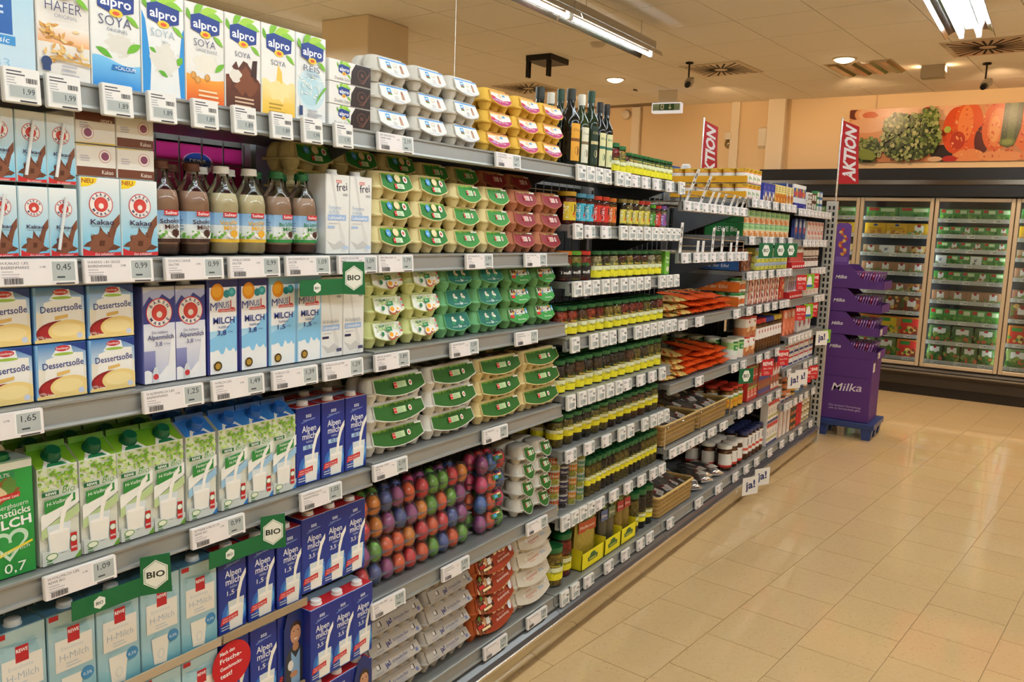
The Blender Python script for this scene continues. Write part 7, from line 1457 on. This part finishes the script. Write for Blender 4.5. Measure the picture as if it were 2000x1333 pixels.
# ------------------------------------------------------------------ promotion flags on poles
def promo(loc, base_z, top_z, drop, label, w=.115, bulge=.02):
    r = obj('promotion_flag', None, None, loc); tag(r, label, 'flag'); m = MB(); m.tube([(0,0,base_z),(0,0,top_z)], .0075, 'd2d0cc', 10); obj('pole', m.mesh('pole', CHROME, 60), r)
    m = MB(); n = 8; rings = []; q = Pr((0,0,0)); zt, zb = top_z-.02, top_z-.02-drop
    def S(u, v, e=0): return (-bulge*math.sin(math.pi*v)*(.4+.6*u)+e, -.006-u*w*(1+.25*(1-v)), zt-(zt-zb)*(1-v)-.05*u*(v))
    pts = [[S(i/6, j/n) for i in range(7)] for j in range(n+1)]
    for e in (0, .002):
        b = len(m.v)
        for row in pts: m.v += [(x+e, y, z) for x, y, z in row]
        for j in range(n):
            for i in range(6):
                f = (b+j*7+i, b+(j+1)*7+i, b+(j+1)*7+i+1, b+j*7+i+1); m.f.append(f if e else f[::-1]); m.c.append(lin('b81e22'))
    obj('cloth', m.mesh('cloth', attr_mat('satin_cloth', .45, .4), 80), r)
    vs, fs, Wt = text_geo('AKTION', .04); t = MB(); L = drop*.92; hh = w*.62
    for x, y in vs: v = .04+(x+.2*y)/ (Wt+.2) * .94; u = .82-(y/.7)*.62; sx, sy, sz = S(u, v); t.v.append((sx-.0006, sy, sz))
    t.f = list(fs); t.c = [lin('f0e6e4')]*len(fs); obj('lettering', t.mesh('lettering', PAPER), r)
promo((6.61,-.008,0), .9, 2.44, .46, 'red AKTION flag on a pole at the end of the shelf by the purple display')
promo((5.88,.78,0), 1.0, 2.38, .46, 'red AKTION flag on a pole behind the ham cans', w=.10)
# ------------------------------------------------------------------ lamps and ceiling fittings
def fluoro_kit(L, double):
    ys = (-.05, .05) if double else (0.0,); parts = []
    h = MB(); h.box(0,L,-.035,.035,.045,.10,'b4aea2',ch=.004); parts.append(('housing', h.mesh('housing', METAL), None))
    for y in ys:
        t = MB(); t.lathe([(0,.02),(.013,.02),(.013,L-.02),(0,L-.02)], 'ffffff', 10, cy=y, cz=0, ax='x'); parts.append(('tube', t.mesh('tube', TUBE, 50), None))
        e = MB()
        for x0 in (0, L-.022): e.box(x0, x0+.022, y-.014, y+.014, -.014, .05, 'eeece6', ch=.003)
        parts.append(('socket', e.mesh('socket', PLASTIC), None))
    w = ys[-1]; g0 = .034
    for s in (-1, 1):
        r = MB(); a = w+.03; r.prism([(s*g0,.045),(s*(a+.02),.038),(s*(a+.05),.018),(s*(a+.062),-.012),(s*(a+.059),-.012),(s*(a+.046),.016),(s*(a+.018),.034),(s*g0,.041)][::s], 0, L, 'b8b2a6'); parts.append(('reflector', r.mesh('reflector', attr_mat('lamp_reflector', .14, .5, metal=1.0)), None))
    return Kit('fluorescent_lamp', 'lamp', parts)
FK1, FK2 = fluoro_kit(1.24, False), fluoro_kit(1.24, True)
def lamp_row(y, xe, n, kit, where, z=2.86):
    for i in range(n):
        r = place(kit, (xe-(i+1)*1.255, y, z), 'fluorescent lamp %s, %s from the freezer end' % (where, ORD[i]), 'fluorescent lamps %s' % where)
        h = MB(); h.tube([(.2,0,.10),(.2,0,CEIL-z+.001)], .003, 'cfc8ba'); h.tube([(1.04,0,.10),(1.04,0,CEIL-z+.001)], .003, 'cfc8ba'); obj('hanger', h.mesh('hanger', METAL), r)
lamp_row(1.25, 5.965, 6, FK1, 'behind the shelving')
lamp_row(-.83, 6.22, 7, FK2, 'over the aisle')
lamp_row(-2.9, 6.2, 6, FK2, 'over the next aisle')
lamp_row(3.9, 6.0, 6, FK2, 'over the far aisle')
lamp_row(5.8, 6.0, 6, FK2, 'added along the left wall')  # added unseen row, brightens the room behind the shelving
def downlight(x, y, lab, e=None):
    r = MB(); r.lathe([(.085,-.006),(.10,-.004),(.10,.004),(.082,.004)], 'd8ccb6', 20); b = MB(); b.lathe([(0,-.03),(.04,-.027),(.068,-.016),(.082,-.002)], 'ffffff', 20)
    place(Kit('downlight','lamp',[('ring',r.mesh('ring',METAL,50),None),('bulb',b.mesh('bulb',WARMLAMP,60),None)]), (x, y, CEIL-.004), lab)
downlight(7.80,2.47,'warm round downlight above the exit sign side'); downlight(7.66,.25,'warm round downlight above the purple display'); downlight(7.5,-2.2,'warm round downlight over the freezer aisle'); downlight(7.9,4.6,'warm round downlight in the far corner'); downlight(7.7,-3.2,'warm round downlight by the right wall')
# floodlight box washing the wall and poster
fb_ = obj('floodlight', None, None, (8.25,-.37,CEIL)); tag(fb_, 'beige box floodlight on the ceiling near the poster, glowing at both sides', 'lamp')
m = MB(); m.box(-.06,.06,-.095,.095,-.105,0,'b8ab94',ch=.004); obj('housing', m.mesh('housing', METAL), fb_)
for s in (-1, 1): m = MB(); m.box(-.045,.045,s*.0955-.001,s*.0955+.001,-.05,-.012,'ffffff'); obj('lamp_window', m.mesh('lamp_window', FLOOD), fb_)
def spot(loc, target, energy, col, size, blend=.8, radius=.06):
    l = bpy.data.lights.new('added_spot', 'SPOT'); l.energy = energy; l.color = col; l.spot_size = R_(size); l.spot_blend = blend; l.shadow_soft_size = radius
    o = bpy.data.objects.new('added_spot', l); COL.objects.link(o); o.location = loc; o.rotation_euler = (Vector(target)-Vector(loc)).to_track_quat('-Z', 'Y').to_euler(); return o
for y, e in ((3.4,20), (1.7,26), (.35,40), (-.85,42), (-2.0,36)): spot((8.45,y,2.98), (9.66,y,2.5), e, (1.0,.66,.38), 100)  # added warm spots without fixtures of their own, brighten the back wall
for x, y in ((7.80,2.47),(7.66,.25),(7.5,-2.2),(7.9,4.6),(7.7,-1.0),(8.6,-1.0),(8.6,-2.4)): spot((x,y,CEIL-.05), (x,y,0), 85, (1.0,.82,.60), 130)  # added downward spots brighten the far floor; some have no downlight
# swirl vents
def vent(x, y, lab):
    r = obj('ceiling_vent', None, None, (x, y, CEIL), (0, 0, R_(-4.8))); tag(r, lab, 'vent'); m = MB(); m.box(-.29,.29,-.29,.29,-.008,.001,'cdbfa6',ch=.003); obj('plate', m.mesh('plate', METAL), r)
    cache = {}
    for k in range(24):
        a = 2*math.pi*k/24; L = .27/max(abs(math.cos(a)), abs(math.sin(a)))-.07; key = round(L, 3)
        if key not in cache: s = MB(); s.box(.06,.06+L*.92,-.009,.009,-.0095,-.0075,'1f1a15'); cache[key] = s.mesh('slot', PAPER)
        obj('slot', cache[key], r, (0,0,0), (0,0,a))
vent(7.70,1.34,'square ceiling vent with radiating slots beside the camera'); vent(7.93,3.58,'square ceiling vent with radiating slots above the bottles'); vent(7.6,-.82,'square ceiling vent with radiating slots behind the aisle lamps')
# unlit louvre lamp
lv_ = obj('louvre_lamp', None, None, (8.12,.16,CEIL), (0,0,R_(-4.8))); tag(lv_, 'unlit square louvre lamp with four strips set in the ceiling', 'lamp'); m = MB(); m.box(-.30,.30,-.28,.28,-.004,.001,'c9b493'); obj('frame', m.mesh('frame', METAL), lv_)
for k in range(4): m = MB(); y = -.21+k*.14; m.prism([(y-.05,-.004),(y+.05,-.004),(y+.025,-.02),(y-.025,-.02)][::-1], -.28, .28, 'a8927a' if k > 1 else 'd0c8b8'); obj('louvre_strip', m.mesh('louvre_strip', CHROME), lv_)
# cameras
def cctv(x, y, lab, yaw):
    r = obj('security_camera', None, None, (x, y, CEIL), (0,0,yaw)); tag(r, lab, 'camera'); m = MB(); m.lathe([(.035,-.012),(.035,0),(0,0)], '2a2622', 14); m.tube([(0,0,0),(0,0,-.13)], .008, '2a2622', 8); obj('mount', m.mesh('mount', METAL, 50), r)
    b = MB(); b.box(-.09,.06,-.032,.032,-.20,-.14,'b4ac9c',ch=.008); obj('body', b.mesh('body', PLASTIC), r); l = MB(); l.lathe([(0,-.13),(.024,-.13),(.028,-.085),(.028,-.08)], '141312', 14, cz=-.172, ax='x'); obj('lens', l.mesh('lens', PLASTIC, 50), r)
    for ch in r.children:
        if ch.name.startswith(('body','lens')): ch.rotation_euler = (0, R_(-22), 0)
cctv(7.30,1.49,'small grey security camera hanging beside the square vent',R_(12)); cctv(8.28,-.77,'small grey security camera hanging in front of the poster',R_(-8))
# bracket, detector, exit sign, wire, wall devices
br = obj('ceiling_bracket', None, None, (6.62,2.55,CEIL-.02)); tag(br, 'black double bracket with hanging prongs under the ceiling', 'bracket'); m = MB(); m.box(-.16,.16,-.12,.14,-.03,.021,'1c1a18',ch=.004); obj('plate', m.mesh('plate', METAL), br)
for y in (-.09, .12):
    for x in (-.155, -.12): m = MB(); m.box(x-.008,x+.008,y-.012,y+.012,-.17,-.03,'141312'); obj('prong', m.mesh('prong', METAL), br)
m = MB(); m.lathe([(0,-.035),(.045,-.032),(.06,-.012),(.065,0),(0,0)], 'cfc2aa', 18); o = obj('smoke_detector', m.mesh('smoke_detector', PLASTIC, 50), None, (6.28,1.88,CEIL)); tag(o, 'round white smoke detector on the ceiling behind the lamp row', 'detector')
m = MB(); m.box(-.03,.03,-.012,.012,-.012,.001,'1a1815'); o = obj('sprinkler', m.mesh('sprinkler', PLASTIC), None, (8.45,2.55,CEIL)); tag(o, 'tiny dark sensor on the ceiling near the exit sign', 'sensor')
ex = obj('exit_sign', None, None, (8.6,2.235,2.83), (0,0,R_(8))); tag(ex, 'hanging lit exit sign with green pictogram and down arrow', 'sign')
m = MB(); m.box(-.045,.045,-.16,.16,0,.105,'d8dde4',ch=.004); obj('housing', m.mesh('housing', EXITLIT), ex); m = MB(); m.box(-.015,.015,-.10,.10,.105,CEIL-2.83,'d8c8ac'); obj('bracket', m.mesh('bracket', WALLP), ex)
q = Pr((-.0455,.16,0),(0,-1,0),(0,0,1)); q.rect(.012,.022,.308,.092,'8fae98'); q.rect(.085,.022,.245,.092,'1f5f3c'); q.poly([(.195,.085),(.205,.085),(.205,.05),(.215,.06),(.215,.048),(.200,.030),(.185,.048),(.185,.06),(.195,.05)], 'e6f0e6'); q.rect(.098,.032,.135,.086,'dfeae0'); q.poly([(.11,.04),(.118,.05),(.126,.04),(.13,.046),(.12,.06),(.128,.066),(.122,.074),(.106,.066),(.104,.056),(.112,.058)], '1f5f3c'); q.ell(.123,.079,.005,.005,'1f5f3c',8); obj('pictogram', q.mesh('pictogram'), ex)
m = MB(); m.tube([(2.95,.8,1.80),(2.95,.8,CEIL)], .0018, 'd8cfc0', 5); o = obj('hanging_wire', m.mesh('hanging_wire', METAL)); tag(o, 'thin white wire hanging from the ceiling behind the white egg boxes', 'wire')
m = MB(); m.lathe([(0,-.05),(.05,-.045),(.062,-.02),(.062,0),(0,0)], 'e0d2ba', 18, ax='x'); o = obj('alarm_siren', m.mesh('alarm_siren', PLASTIC, 50), None, (9.66,3.22,2.99)); tag(o, 'round white siren high on the back wall', 'siren')
r = obj('alarm_lamp', None, None, (9.66,1.90,2.60)); tag(r, 'white wall box with a round glass lamp below it beside the narrow pilaster', 'lamp'); m = MB(); m.box(-.05,0,-.04,.04,.05,.13,'e6dcc8',ch=.005); obj('box', m.mesh('box', PLASTIC), r); m = MB(); m.lathe([(0,-.045),(.028,-.04),(.045,-.018),(.05,0),(0,0)], 'a89878', 16, ax='x'); obj('dome', m.mesh('dome', CHROME, 60), r)
m = MB(); m.prism([(-.05,-.09),(.0,-.12),(.0,.12),(-.06,.10)], -.045, .045, 'e6dcc8', 'y'); o = obj('motion_sensor', m.mesh('motion_sensor', PLASTIC), None, (9.66,1.50,2.66)); tag(o, 'white wedge motion sensor on the wall beside the wide pilaster', 'sensor')
m = MB(); m.tube([(9.652,.33,2.93),(9.652,.33,CEIL)], .006, 'd8c09a', 6); o = obj('cable_conduit', m.mesh('cable_conduit', PLASTIC)); tag(o, 'thin cable conduit running from the ceiling down to the poster', 'conduit')
